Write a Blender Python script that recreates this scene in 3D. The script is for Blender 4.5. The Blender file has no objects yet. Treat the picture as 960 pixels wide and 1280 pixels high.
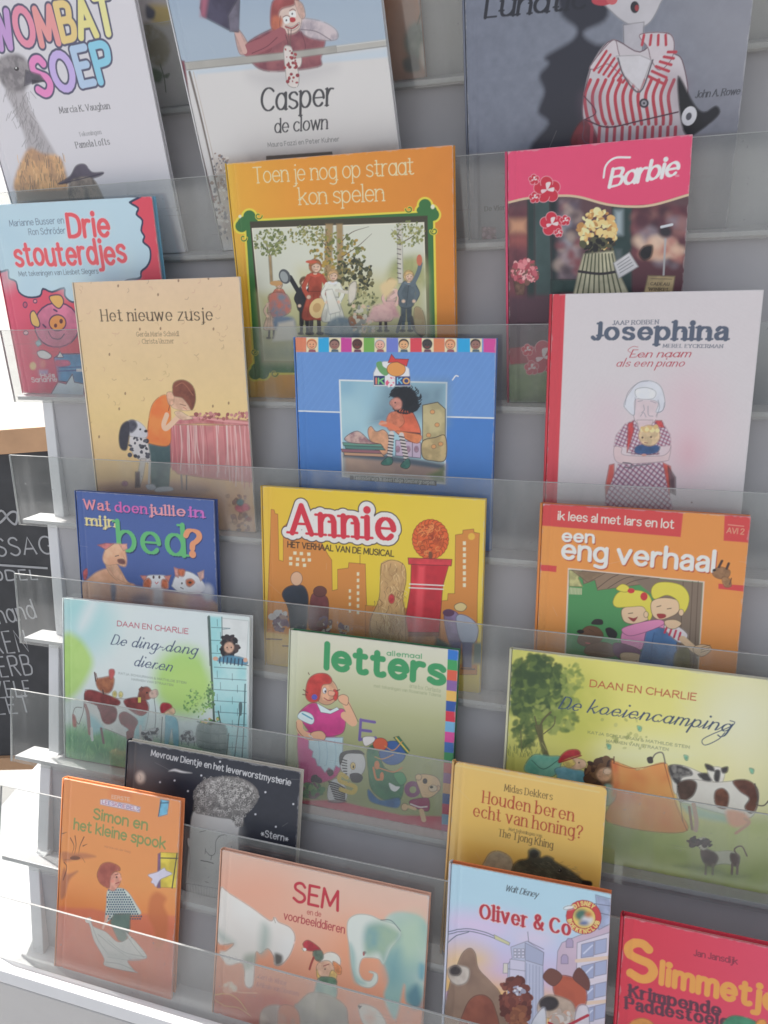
import bpy, math, random
import numpy as np
from mathutils import Matrix, Vector

# ------------------------------------------------------------------ camera, world, sun, exposure
scene = bpy.context.scene
COL = scene.collection
rad = math.radians
F_PX, W_PX, H_PX = 981.4, 960.0, 1280.0                      # measured focal length and photograph size
CAM = np.array([0.83751, -0.68905, 0.67030])
RGT = np.array([0.948258, 0.299242, -0.106120])
UPV = np.array([-0.062932, 0.504747, 0.860971])
FWD = np.array([-0.311202, 0.809744, -0.497462])
cam_data = bpy.data.cameras.new('camera')
cam_data.sensor_fit = 'HORIZONTAL'
cam_data.sensor_width = 36.0
cam_data.lens = 36.0 * F_PX / W_PX
cam_data.clip_start, cam_data.clip_end = 0.02, 500.0
cam = bpy.data.objects.new('camera', cam_data)
COL.objects.link(cam)
M3 = Matrix((tuple(RGT), tuple(UPV), tuple(-FWD))).transposed()
cam.matrix_world = Matrix.Translation(tuple(CAM)) @ M3.to_4x4()
scene.camera = cam

SUN_ELEV, SUN_AZ = rad(44), rad(-42)                          # azimuth from +Y (behind the rack) towards -X (left)
sun_dir = Vector((math.sin(SUN_AZ) * math.cos(SUN_ELEV), math.cos(SUN_AZ) * math.cos(SUN_ELEV), math.sin(SUN_ELEV)))
world = bpy.data.worlds.new('World')
scene.world = world
world.use_nodes = True
wn = world.node_tree
bg = wn.nodes['Background']
sky = wn.nodes.new('ShaderNodeTexSky')
sky.sky_type = 'NISHITA'
sky.sun_disc = False
sky.sun_elevation = SUN_ELEV
sky.sun_rotation = SUN_AZ
sky.air_density, sky.dust_density, sky.ozone_density = 1.0, 3.0, 0.6
hs = wn.nodes.new('ShaderNodeHueSaturation')                  # thin bright overcast: less blue than a clear sky
hs.inputs['Saturation'].default_value = 0.3
wn.links.new(sky.outputs['Color'], hs.inputs['Color'])
wn.links.new(hs.outputs['Color'], bg.inputs['Color'])
bg.inputs['Strength'].default_value = 0.12
sl = bpy.data.lights.new('sun', 'SUN')
sl.energy = 3.5
sl.angle = rad(0.6)
sl.color = (1.0, 0.95, 0.88)
sun = bpy.data.objects.new('sun', sl)
COL.objects.link(sun)
sun.rotation_euler = sun_dir.to_track_quat('Z', 'Y').to_euler()
sun.location = (-2, 2, 3)
scene.view_settings.view_transform = 'Standard'
scene.view_settings.look = 'None'
scene.view_settings.exposure = 0.95
scene.view_settings.gamma = 1.0
scene.view_settings.use_curve_mapping = False
scene.cycles.max_bounces = 10
scene.cycles.transparent_max_bounces = 24
scene.cycles.use_denoising = True

# ------------------------------------------------------------------ materials
def lin(c):
    c = np.asarray(c, float) / 255.0
    return np.where(c <= 0.04045, c / 12.92, ((c + 0.055) / 1.055) ** 2.4)

ALB_K = 1.2
def A(c):                                                     # printed colour as it looks on white-balanced paper -> base colour
    q = lin(c) * ALB_K
    y = (q @ np.array([0.2126, 0.7152, 0.0722]))[..., None]
    return np.clip(q + 0.05 * (y - q), 0.012, 0.86)

def new_mat(name):
    m = bpy.data.materials.new(name)
    m.use_nodes = True
    return m, m.node_tree, m.node_tree.nodes['Principled BSDF']

def plain(name, col, rough=0.5, spec=0.5, bump=0.0, scale=60.0, vary=0.0):
    m, nt, b = new_mat(name)
    b.inputs['Base Color'].default_value = (*col, 1)
    b.inputs['Roughness'].default_value = rough
    b.inputs['Specular IOR Level'].default_value = spec
    if bump or vary:
        tc = nt.nodes.new('ShaderNodeTexCoord')
        nz = nt.nodes.new('ShaderNodeTexNoise')
        nz.inputs['Scale'].default_value = scale
        nz.inputs['Detail'].default_value = 6
        nt.links.new(tc.outputs['Object'], nz.inputs['Vector'])
        if bump:
            bp = nt.nodes.new('ShaderNodeBump')
            bp.inputs['Strength'].default_value = bump
            bp.inputs['Distance'].default_value = 0.002
            nt.links.new(nz.outputs['Fac'], bp.inputs['Height'])
            nt.links.new(bp.outputs['Normal'], b.inputs['Normal'])
        if vary:
            mx = nt.nodes.new('ShaderNodeMix')
            mx.data_type = 'RGBA'
            lo = [max(0, c * (1 - vary)) for c in col]
            hi = [min(1, c * (1 + vary)) for c in col]
            mx.inputs[6].default_value = (*lo, 1)
            mx.inputs[7].default_value = (*hi, 1)
            nt.links.new(nz.outputs['Fac'], mx.inputs[0])
            nt.links.new(mx.outputs[2], b.inputs['Base Color'])
    return m

def printed():                                                # laminated print: colour attribute, slightly uneven gloss
    m, nt, b = new_mat('laminated_print')
    at = nt.nodes.new('ShaderNodeAttribute')
    at.attribute_name = 'Col'
    nt.links.new(at.outputs['Color'], b.inputs['Base Color'])
    tc = nt.nodes.new('ShaderNodeTexCoord')
    nz = nt.nodes.new('ShaderNodeTexNoise')
    nz.inputs['Scale'].default_value = 14
    nz.inputs['Detail'].default_value = 5
    nt.links.new(tc.outputs['Object'], nz.inputs['Vector'])
    mr = nt.nodes.new('ShaderNodeMapRange')
    mr.inputs['To Min'].default_value = 0.24
    mr.inputs['To Max'].default_value = 0.42
    nt.links.new(nz.outputs['Fac'], mr.inputs['Value'])
    nt.links.new(mr.outputs['Result'], b.inputs['Roughness'])
    b.inputs['Specular IOR Level'].default_value = 0.5
    return m

def page_mat():                                               # the cut edges of the pages, fine lines along the block
    m, nt, b = new_mat('page_edges')
    tc = nt.nodes.new('ShaderNodeTexCoord')
    sp = nt.nodes.new('ShaderNodeSeparateXYZ')
    nt.links.new(tc.outputs['Object'], sp.inputs[0])
    nz = nt.nodes.new('ShaderNodeTexNoise')
    nz.noise_dimensions = '1D'
    nz.inputs['Scale'].default_value = 2500
    nt.links.new(sp.outputs['Z'], nz.inputs['W'])
    cr = nt.nodes.new('ShaderNodeValToRGB')
    cr.color_ramp.elements[0].position = 0.35
    cr.color_ramp.elements[0].color = (0.45, 0.42, 0.36, 1)
    cr.color_ramp.elements[1].position = 0.6
    cr.color_ramp.elements[1].color = (0.78, 0.75, 0.68, 1)
    nt.links.new(nz.outputs['Fac'], cr.inputs['Fac'])
    nt.links.new(cr.outputs['Color'], b.inputs['Base Color'])
    b.inputs['Roughness'].default_value = 0.8
    return m

def acrylic_mat():                                            # clear, scratched, slightly dusty sheet; reflected veil and glare streaks painted in as haze
    m, nt, b = new_mat('clear_acrylic')
    out = nt.nodes['Material Output']
    tr = nt.nodes.new('ShaderNodeBsdfTransparent')
    tr.inputs['Color'].default_value = (0.93, 0.945, 0.94, 1)
    df = nt.nodes.new('ShaderNodeBsdfDiffuse')
    df.inputs['Color'].default_value = (0.75, 0.76, 0.77, 1)
    tl = nt.nodes.new('ShaderNodeBsdfTranslucent')
    tl.inputs['Color'].default_value = (0.75, 0.76, 0.77, 1)
    ad = nt.nodes.new('ShaderNodeMixShader')
    ad.inputs[0].default_value = 0.35
    nt.links.new(df.outputs[0], ad.inputs[1]); nt.links.new(tl.outputs[0], ad.inputs[2])
    tc = nt.nodes.new('ShaderNodeTexCoord')
    def noise(scale, stretch, detail, lo, hi, o0, o1):         # one layer of smudgy painted veil, glare streaks, scratches or specks
        mp = nt.nodes.new('ShaderNodeMapping')
        mp.inputs['Scale'].default_value = stretch
        mp.inputs['Rotation'].default_value = (0, 0.35, 0)
        nt.links.new(tc.outputs['Object'], mp.inputs['Vector'])
        nz = nt.nodes.new('ShaderNodeTexNoise')
        nz.inputs['Scale'].default_value = scale
        nz.inputs['Detail'].default_value = detail
        nt.links.new(mp.outputs['Vector'], nz.inputs['Vector'])
        mr = nt.nodes.new('ShaderNodeMapRange')
        for k, v in (('From Min', lo), ('From Max', hi), ('To Min', o0), ('To Max', o1)): mr.inputs[k].default_value = v
        nt.links.new(nz.outputs['Fac'], mr.inputs['Value'])
        return mr.outputs['Result']
    def add(p, q):
        ma = nt.nodes.new('ShaderNodeMath'); ma.operation = 'ADD'
        nt.links.new(p, ma.inputs[0]); nt.links.new(q, ma.inputs[1])
        return ma.outputs[0]
    haze_fac = add(add(noise(6, (1, 1, 1), 6, 0.35, 0.7, 0.025, 0.095), noise(9, (3.5, 0.6, 0.5), 3, 0.48, 0.72, 0.0, 0.10)),
                   add(noise(7, (3, 3, 130), 2, 0.70, 0.76, 0.0, 0.22), noise(260, (1, 1, 1), 1, 0.74, 0.80, 0.0, 0.25)))
    m1 = nt.nodes.new('ShaderNodeMixShader')
    nt.links.new(haze_fac, m1.inputs[0])
    nt.links.new(tr.outputs[0], m1.inputs[1]); nt.links.new(ad.outputs[0], m1.inputs[2])
    gl = nt.nodes.new('ShaderNodeBsdfGlossy')
    gl.inputs['Roughness'].default_value = 0.06
    lw = nt.nodes.new('ShaderNodeLayerWeight')
    lw.inputs['Blend'].default_value = 0.5
    pw = nt.nodes.new('ShaderNodeMath'); pw.operation = 'POWER'; pw.inputs[1].default_value = 5.0
    nt.links.new(lw.outputs['Facing'], pw.inputs[0])
    fr = nt.nodes.new('ShaderNodeMath'); fr.operation = 'MULTIPLY_ADD'
    fr.inputs[1].default_value, fr.inputs[2].default_value = 0.92, 0.06
    nt.links.new(pw.outputs[0], fr.inputs[0])
    m2 = nt.nodes.new('ShaderNodeMixShader')
    nt.links.new(fr.outputs[0], m2.inputs[0])
    nt.links.new(m1.outputs[0], m2.inputs[1]); nt.links.new(gl.outputs[0], m2.inputs[2])
    nt.links.new(m2.outputs[0], out.inputs['Surface'])
    nt.nodes.remove(b)
    return m

MAT = dict(
    print=printed(), pages=page_mat(), acrylic=acrylic_mat(),
    panel=plain('grey_panel', (0.44, 0.428, 0.438), 0.3, 0.5, 0.05, 30, 0.06),
    ledge=plain('ledge_white', (0.50, 0.49, 0.50), 0.35, 0.5, 0.04, 60, 0.04),
    white=plain('white_lacquer', (0.74, 0.74, 0.75), 0.4, 0.5, 0.04, 40, 0.04),
    edge=plain('acrylic_cut_edge', (0.42, 0.43, 0.43), 0.3, 0.6),
    plinth=plain('plinth_grey', (0.48, 0.48, 0.49), 0.5, 0.4, 0.05, 25, 0.05),
    scratch=plain('scratch_white', (0.85, 0.85, 0.85), 0.6, 0.3),
    board=plain('chalkboard_black', (0.06, 0.062, 0.068), 0.7, 0.35, 0.05, 20, 0.35),
    chalk=plain('chalk_white', (0.40, 0.41, 0.43), 0.9, 0.2),
    wood=plain('pine_wood', (0.55, 0.33, 0.19), 0.5, 0.4, 0.1, 20, 0.2),
    paving=plain('pale_paving', (0.42, 0.41, 0.40), 0.85, 0.2, 0.1, 6, 0.12),
)

# ------------------------------------------------------------------ objects
def tag(o, label=None, cat=None, group=None, kind=None):
    for k, v in (('label', label), ('category', cat), ('group', group), ('kind', kind)):
        if v: o[k] = v
    return o

def mesh_obj(name, verts, faces, mats, parent=None, fmat=None, smooth=False):
    me = bpy.data.meshes.new(name)
    me.from_pydata([tuple(map(float, v)) for v in verts], [], faces)
    for m in (mats if isinstance(mats, list) else [mats]): me.materials.append(m)
    if fmat is not None: me.polygons.foreach_set('material_index', fmat)
    if smooth: me.polygons.foreach_set('use_smooth', [True] * len(me.polygons))
    me.update()
    o = bpy.data.objects.new(name, me)
    COL.objects.link(o)
    if parent: o.parent = parent
    return o

def empty(name, mw=None):
    o = bpy.data.objects.new(name, None)
    o.empty_display_size = 0.05
    COL.objects.link(o)
    if mw is not None: o.matrix_world = mw
    return o

class Geo:                                                    # collects boxes and prisms into one mesh
    def __init__(s): s.v, s.f, s.m = [], [], []
    def hexa(s, p8, m=0):
        b = len(s.v); s.v += list(p8)
        for q in ((0, 3, 2, 1), (4, 5, 6, 7), (0, 1, 5, 4), (1, 2, 6, 5), (2, 3, 7, 6), (3, 0, 4, 7)):
            s.f.append(tuple(b + k for k in q)); s.m.append(m)
    def box(s, x0, x1, y0, y1, z0, z1, m=0):
        s.hexa([(x0, y0, z0), (x1, y0, z0), (x1, y1, z0), (x0, y1, z0), (x0, y0, z1), (x1, y0, z1), (x1, y1, z1), (x0, y1, z1)], m)
    def build(s, name, mats, parent=None, bevel=0.0):
        o = mesh_obj(name, s.v, s.f, mats, parent, s.m)
        if bevel:
            md = o.modifiers.new('bevel', 'BEVEL'); md.width = bevel; md.segments = 2; md.limit_method = 'ANGLE'
        return o

# ------------------------------------------------------------------ the rack: rows of tilted pockets
# per row: y, z of the point where a cover stands on the ledge, lean of the row, x of the rack's left end there
ROWS = [
    (0.3550, 0.6450, rad(-3.0), -0.092),
    (0.2760, 0.4705, 0.04944, -0.070),
    (0.1906, 0.2965, 0.19154, -0.048),
    (0.0962, 0.1417, 0.27766, -0.024),
    (0.0000, 0.0000, 0.35596, 0.000),
    (-0.1078, -0.1224, 0.45828, 0.024),
    (-0.2032, -0.2073, 0.52168, 0.047),
    (-0.2971, -0.2969, 0.52763, 0.082)]
XR = 1.75
LIP_A, LIP_V = 0.0221, 0.0951
def rp(r, x, a, v):                                           # x along the row, a towards the reader, v up the cover
    y, z, t, _ = ROWS[r]
    return (x, y - a * math.cos(t) + v * math.sin(t), z + a * math.sin(t) + v * math.cos(t))

def row_box(g, r, x0, x1, a0, a1, v0, v1, m=0, sk=0.0):
    P = lambda x, a, v: rp(r, x, a, v)
    g.hexa([P(x0, a1, v0), P(x1, a1, v0), P(x1, a0, v0), P(x0, a0, v0), P(x0, a1, v1), P(x1, a1, v1), P(x1, a0, v1), P(x0, a0, v1)], m)
rack = empty('book_rack', Matrix.Translation(rp(7, 0.08, 0, -0.25)))
tag(rack, 'grey book rack with tilted clear ledges holding rows of picture books', 'book rack')
RB = rack.matrix_world.inverted()
def on_rack(o):
    o.parent = rack
    o.matrix_parent_inverse = RB
    return o
NR = len(ROWS)
TB = -0.0150                                                  # where the back panel meets the ledge
g = Geo()
xl = lambda r: ROWS[r][3] + 0.058
# stepped back panel: one sheet from the back of each ledge up to the underside of the ledge above
for r in range(NR):
    x0 = xl(r)
    lo = rp(r, 0, TB, -0.006)
    hi = rp(r - 1, 0, 0.010, -0.0062) if r else rp(0, 0, TB, 0.75)
    xt = xl(r - 1) if r else x0 - 0.08
    d = 0.012
    g.hexa([(x0, lo[1], lo[2]), (XR, lo[1], lo[2]), (XR, lo[1] + d, lo[2]), (x0, lo[1] + d, lo[2]),
            (xt, hi[1], hi[2]), (XR, hi[1], hi[2]), (XR, hi[1] + d, hi[2]), (xt, hi[1] + d, hi[2])])
on_rack(g.build('back_panel', MAT['panel']))
# uprights at the left end, following the profile
g = Geo()
for r in range(NR):
    lo = rp(r, 0, -0.004, -0.0065)
    hi = rp(r - 1, 0, 0.012, -0.0066) if r else rp(0, 0, -0.004, 0.75)
    x0, xt = ROWS[r][3] + 0.040, (ROWS[r - 1][3] if r else ROWS[0][3] - 0.08) + 0.040
    w, d = 0.0175, 0.026
    g.hexa([(x0, lo[1], lo[2]), (x0 + w, lo[1], lo[2]), (x0 + w, lo[1] + d, lo[2]), (x0, lo[1] + d, lo[2]),
            (xt, hi[1], hi[2]), (xt + w, hi[1], hi[2]), (xt + w, hi[1] + d, hi[2]), (xt, hi[1] + d, hi[2])])
on_rack(g.build('upright', MAT['white'], None, 0.001))
random.seed(4)
for r in range(NR):
    x0 = ROWS[r][3]
    g = Geo()
    row_box(g, r, x0 + 0.004, XR, TB - 0.002, LIP_A - 0.0016, -0.006, -0.0004)
    ld = on_rack(g.build('ledge', MAT['ledge'] , None, 0.0008))
    g = Geo()
    row_box(g, r, x0, XR, LIP_A - 0.0014, LIP_A + 0.0014, -0.0085, LIP_V - 0.00055, 0)
    row_box(g, r, x0, XR, LIP_A - 0.0014, LIP_A + 0.0014, LIP_V - 0.0005, LIP_V, 1)
    row_box(g, r, x0 - 0.0009, x0 - 0.00005, LIP_A - 0.0014, LIP_A + 0.0014, -0.0085, LIP_V, 1)
    lp = g.build('acrylic_lip', [MAT['acrylic'], MAT['edge']])
    lp.parent = ld
# white base board and plinth under the lowest row
g = Geo()
row_box(g, 7, -0.10, XR, LIP_A + 0.0020, LIP_A + 0.0235, 0.0030, 0.0180)
on_rack(g.build('base_board', MAT['white'], None, 0.0012))
y7, z7 = rp(7, 0, LIP_A + 0.017, 0.003)[1:]
g = Geo()
g.box(-0.10, XR, y7, y7 + 0.40, -0.86, z7 - 0.014)
on_rack(g.build('plinth', MAT['plinth'], None, 0.002))
# ------------------------------------------------------------------ pavement and the chalkboard behind the left end
gp = mesh_obj('pavement', [(-60, -60, -0.86), (60, -60, -0.86), (60, 60, -0.86), (-60, 60, -0.86)], [(0, 1, 2, 3)], MAT['paving'])
tag(gp, None, None, None, 'structure')

def ray(px, py):
    d = FWD + RGT * (px - 480) / F_PX - UPV * (py - 640) / F_PX
    return d
def at_depth(px, py, dep):
    return Vector(tuple(CAM + ray(px, py) * dep))
bc = at_depth(20, 745, 1.85)
bx = Vector((0.97, 0.24, 0)).normalized()
bt = rad(14)
by = Vector((0.24 * -math.sin(bt), 0.97 * math.sin(bt), math.cos(bt))).normalized()
bz = bx.cross(by).normalized()
by = bz.cross(bx).normalized()
bm = Matrix.Identity(4)
for k in range(3):
    bm[k][0], bm[k][1], bm[k][2], bm[k][3] = bx[k], by[k], bz[k], bc[k]
board = empty('chalkboard', bm)
tag(board, 'black chalkboard in a pine frame with chalk writing, behind the left end of the rack', 'chalkboard')
def to_board(px, py):
    o = bm.inverted() @ Vector(tuple(CAM)); d = bm.inverted().to_3x3() @ Vector(tuple(ray(px, py)))
    t = -o.z / d.z
    q = o + d * t
    return q.x, q.y
yb = to_board(20, 944)[1]; yt = to_board(20, 566)[1]
xlb, xrb = to_board(10, 740)[0] - 0.62, to_board(20, 740)[0] + 0.16
g = Geo(); g.box(xlb, xrb, yb, yt, -0.012, 0.0)
g.build('writing_surface', MAT['board'], board)
fw = 0.055
for nm, q in (('frame_rail', (xlb - fw, xrb + fw, yt + .0005, yt + fw)), ('frame_rail', (xlb - fw, xrb + fw, yb - 0.035, yb - .0005)),
              ('frame_stile', (xlb - fw, xlb - .0005, yb, yt)), ('frame_stile', (xrb + .0005, xrb + fw, yb, yt))):
    g = Geo(); g.box(q[0], q[1], q[2], q[3], -0.02, 0.012)
    g.build(nm, MAT['wood'], board, 0.002)
for sx in (xlb + 0.02, xrb - 0.06):                            # legs to the pavement
    g = Geo()
    g.hexa([(sx, yb - 0.35, -0.02), (sx + .04, yb - 0.35, -0.02), (sx + .04, yb - 0.35, 0.0), (sx, yb - 0.35, 0.0),
            (sx, yb - 0.036, -0.02), (sx + .04, yb - 0.036, -0.02), (sx + .04, yb - 0.036, 0.0), (sx, yb - 0.036, 0.0)])
    g.build('leg', MAT['wood'], board)
# ------------------------------------------------------------------ a small painter: colours on a fine grid over each cover
GL = {  # letter skeletons: x-height 5, capitals 7, ascenders 7.4; L polyline, S smooth, E arc (cx cy rx ry a0 a1), D dot
'a': 'E 2 2.5 1.9 2.5 0 360|L 3.9 5 3.9 0', 'b': 'L .2 7.4 .2 0|E 2.1 2.5 1.9 2.5 0 360', 'c': 'E 2.2 2.5 2 2.5 45 315',
'd': 'L 4 7.4 4 0|E 2.1 2.5 1.9 2.5 0 360', 'e': 'L .3 2.6 4.1 2.6|E 2.2 2.5 1.95 2.5 0 318',
'f': 'S 3.1 7 2.4 7.4 1.6 7 1.3 6|L 1.3 6 1.3 0|L .1 5 2.7 5', 'g': 'E 2.1 2.5 1.9 2.5 0 360|L 4 5 4 -.6|S 4 -.6 3.6 -1.9 2.2 -2.4 .5 -1.9',
'h': 'L .2 7.4 .2 0|S .2 3.2 .8 4.5 2 5 3.2 4.6 3.7 3.4|L 3.7 3.4 3.7 0', 'i': 'L .3 5 .3 0|D .3 6.9', 'j': 'L 1 5 1 -1.2|S 1 -1.2 .7 -2.2 -.5 -2.4|D 1 6.9',
'k': 'L .2 7.4 .2 0|L 3.6 5 .3 2.2|L 1.5 3.1 3.9 0', 'l': 'L .3 7.4 .3 0',
'm': 'L .2 5 .2 0|S .2 3.4 .8 4.6 1.8 5 2.8 4.6 3.1 3.5|L 3.1 3.5 3.1 0|S 3.1 3.4 3.7 4.6 4.7 5 5.7 4.6 6 3.5|L 6 3.5 6 0',
'n': 'L .2 5 .2 0|S .2 3.2 .8 4.5 2 5 3.2 4.6 3.7 3.4|L 3.7 3.4 3.7 0', 'o': 'E 2.2 2.5 2 2.5 0 360', 'p': 'L .2 5 .2 -2.4|E 2.1 2.5 1.9 2.5 0 360',
'q': 'L 4 5 4 -2.4|E 2.1 2.5 1.9 2.5 0 360', 'r': 'L .2 5 .2 0|S .2 3 .8 4.4 1.6 5 2.6 4.9',
's': 'S 3.4 4.2 2.6 4.9 1.4 4.9 .5 4.2 .6 3.2 1.8 2.6 3.1 2 3.5 1 2.8 .2 1.6 0 .3 .7', 't': 'L 1.2 6.6 1.2 1.2|S 1.2 1.2 1.5 .2 2.4 0 3 .3|L .1 5 2.7 5',
'u': 'L .2 5 .2 1.8|S .2 1.8 .7 .4 1.9 0 3.1 .5 3.8 1.8|L 3.8 5 3.8 0', 'v': 'L .1 5 2 0 3.9 5', 'w': 'L .1 5 1.5 0 2.9 4.8 4.3 0 5.7 5',
'x': 'L .2 5 3.8 0|L 3.8 5 .2 0', 'y': 'L .1 5 2.1 .2|L 4 5 1.2 -2.4', 'z': 'L .3 5 3.5 5 .2 0 3.7 0',
'A': 'L 0 0 2.6 7 5.2 0|L .9 2.4 4.3 2.4', 'B': 'L .3 0 .3 7|S .3 7 2.6 7 3.9 6.4 4 5.2 3.3 4 .3 3.8|S .3 3.8 3.2 3.8 4.4 3 4.5 1.8 3.6 .3 .3 0',
'C': 'E 3 3.5 2.8 3.5 45 315', 'D': 'L .3 0 .3 7|S .3 7 2.4 7 4.4 6 5 3.5 4.4 1 2.4 0 .3 0', 'E': 'L 3.8 7 .3 7 .3 0 3.9 0|L .3 3.7 3.2 3.7',
'F': 'L 3.8 7 .3 7 .3 0|L .3 3.7 3.2 3.7', 'G': 'E 3 3.5 2.8 3.5 45 330|L 5.5 1.6 5.5 3.2 3.6 3.2', 'H': 'L .3 0 .3 7|L 4.6 0 4.6 7|L .3 3.6 4.6 3.6',
'I': 'L .3 0 .3 7', 'J': 'L 2.6 7 2.6 1.6|S 2.6 1.6 2 .2 .9 0 0 .8', 'K': 'L .3 0 .3 7|L 4.4 7 .4 3.2|L 1.7 4.4 4.6 0', 'L': 'L .3 7 .3 0 3.6 0',
'M': 'L .2 0 .6 7 3.1 1.2 5.6 7 6 0', 'N': 'L .3 0 .3 7 4.6 0 4.6 7', 'O': 'E 3 3.5 2.8 3.5 0 360', 'P': 'L .3 0 .3 7|S .3 7 3 7 4.2 6.3 4.3 5 3.6 3.7 .3 3.4',
'Q': 'E 3 3.5 2.8 3.5 0 360|L 3.6 1.6 5.8 -.6', 'R': 'L .3 0 .3 7|S .3 7 3 7 4.2 6.3 4.3 5.1 3.6 3.9 .3 3.6|L 2.2 3.6 4.6 0',
'S': 'S 4 5.9 3.1 6.9 1.7 7 .5 6.1 .6 4.7 2.2 3.8 3.8 3 4.3 1.6 3.4 .3 1.9 0 .2 1', 'T': 'L 0 7 4.6 7|L 2.3 7 2.3 0', 'U': 'L .3 7 .3 2.2|S .3 2.2 .9 .5 2.4 0 3.9 .5 4.5 2.2|L 4.5 2.2 4.5 7',
'V': 'L 0 7 2.4 0 4.8 7', 'W': 'L 0 7 1.8 0 3.5 6.4 5.2 0 7 7', 'X': 'L .2 7 4.6 0|L 4.6 7 .2 0', 'Y': 'L 0 7 2.3 3.4 4.6 7|L 2.3 3.4 2.3 0', 'Z': 'L .3 7 4.3 7 .2 0 4.5 0',
'2': 'S .3 5.4 .9 6.7 2.2 7 3.5 6.3 3.6 5 2.4 3 .2 0|L .2 0 3.9 0', '?': 'S .2 5.6 .8 6.8 2 7.2 3.3 6.6 3.6 5.4 2.9 4.2 1.9 3.2 1.7 2|D 1.7 .2',
'&': 'S 4.8 .1 3.2 1.8 1 4.8 1 6.2 2 7 3 6.3 2.8 5 .8 3.2 .2 1.8 .9 .3 2.4 0 4 1.2 4.8 3.2', '-': 'L .2 2.6 2.4 2.6', '.': 'D .3 .2', "'": 'L .3 7.2 .3 5.8',
'*': 'L .2 2.5 3.8 2.5|L 1.1 .9 2.9 4.1|L 2.9 .9 1.1 4.1', 'ö': 'E 2.2 2.5 2 2.5 0 360|D 1.3 6.7|D 3.1 6.7',
}
GL2 = dict(GL, a='S .5 4 1.3 4.9 2.4 4.9 3.2 4.3 3.4 3.4|L 3.4 3.4 3.4 0|S 3.4 3 1.6 2.7 .5 2 .3 1.1 .8 .2 1.8 0 2.8 .4 3.4 1.2')
PI2 = math.tau

def spline(P, n=6, closed=False):
    P = np.asarray(P, float)
    if len(P) < 3 and not closed: return P
    Q = np.vstack([P[-1], P, P[0], P[1]]) if closed else np.vstack([2 * P[0] - P[1], P, 2 * P[-1] - P[-2]])
    out = []
    for k in range(1, len(Q) - 2):
        a, b, c, d = Q[k - 1], Q[k], Q[k + 1], Q[k + 2]
        for t in np.arange(n) / n:
            out.append(0.5 * (2 * b + (c - a) * t + (2 * a - 5 * b + 4 * c - d) * t * t + (3 * b - a - 3 * c + d) * t ** 3))
    if not closed: out.append(P[-1])
    return np.array(out)

_gc = {}
def glyph(ch, two):
    key = (ch, two)
    if key in _gc: return _gc[key]
    src = (GL2 if two else GL).get(ch, 'L 0 0 0 .01')
    st = []
    for it in src.split('|'):
        t = it.split(); v = np.array(list(map(float, t[1:])))
        if t[0] == 'E':
            aa = np.radians(np.linspace(v[4], v[5], 21))
            st.append(('C', np.stack([v[0] + v[2] * np.cos(aa), v[1] + v[3] * np.sin(aa)], 1)))
        elif t[0] == 'S': st.append(('C', spline(v.reshape(-1, 2), 5)))
        elif t[0] == 'D': st.append(('D', v.reshape(1, 2)))
        else: st.append(('L', v.reshape(-1, 2)))
    w = max(p[:, 0].max() for _, p in st)
    _gc[key] = (st, max(w, 0.5))
    return _gc[key]

# type styles: thick and thin pen width, slab/serif length, slant, gap, two-storey a, joined script
FONTS = dict(
    sans=(0.85, 0.75, 0, 0, 1.1, True, False), light=(0.42, 0.36, 0, 0, 1.0, True, False), bold=(1.5, 1.25, 0, 0, 1.4, True, False),
    geo=(1.5, 1.35, 0, 0, 1.5, False, False), hand=(0.95, 0.9, 0, 0.04, 1.2, False, False), caps=(0.75, 0.72, 0, 0, 1.6, False, False),
    serif=(1.05, 0.42, 0.75, 0, 1.75, True, False), slab=(1.75, 0.8, 0.5, 0, 2.0, True, False), fat=(1.9, 0.8, 0.9, 0, 2.3, True, False),
    italic=(1.05, 0.5, 0.35, 0.16, 1.1, False, False), script=(0.85, 0.32, 0, 0.5, 2.4, False, True), copper=(0.95, 0.34, 0, 0.4, 1.8, False, True),
    brush=(1.1, 0.45, 0, 0.3, 0.9, False, False), thin=(0.34, 0.28, 0.5, 0, 0.8, False, False), balloon=(1.7, 1.6, 0, 0, 1.7, False, False))

rng = np.random.default_rng(11)
def vnoise(U, V, s, seed):                                    # smooth value noise
    r = np.random.default_rng(seed)
    T = r.random((64, 64))
    x, y = U / s, V / s
    xi, yi = np.floor(x).astype(int), np.floor(y).astype(int)
    fx, fy = x - xi, y - yi
    fx, fy = fx * fx * (3 - 2 * fx), fy * fy * (3 - 2 * fy)
    g = lambda a, b: T[a % 64, b % 64]
    return (g(xi, yi) * (1 - fx) + g(xi + 1, yi) * fx) * (1 - fy) + (g(xi, yi + 1) * (1 - fx) + g(xi + 1, yi + 1) * fx) * fy
def fnoise(U, V, s, seed):
    return 0.55 * vnoise(U, V, s, seed) + 0.28 * vnoise(U, V, s / 2.1, seed + 1) + 0.17 * vnoise(U, V, s / 4.3, seed + 2)

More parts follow.
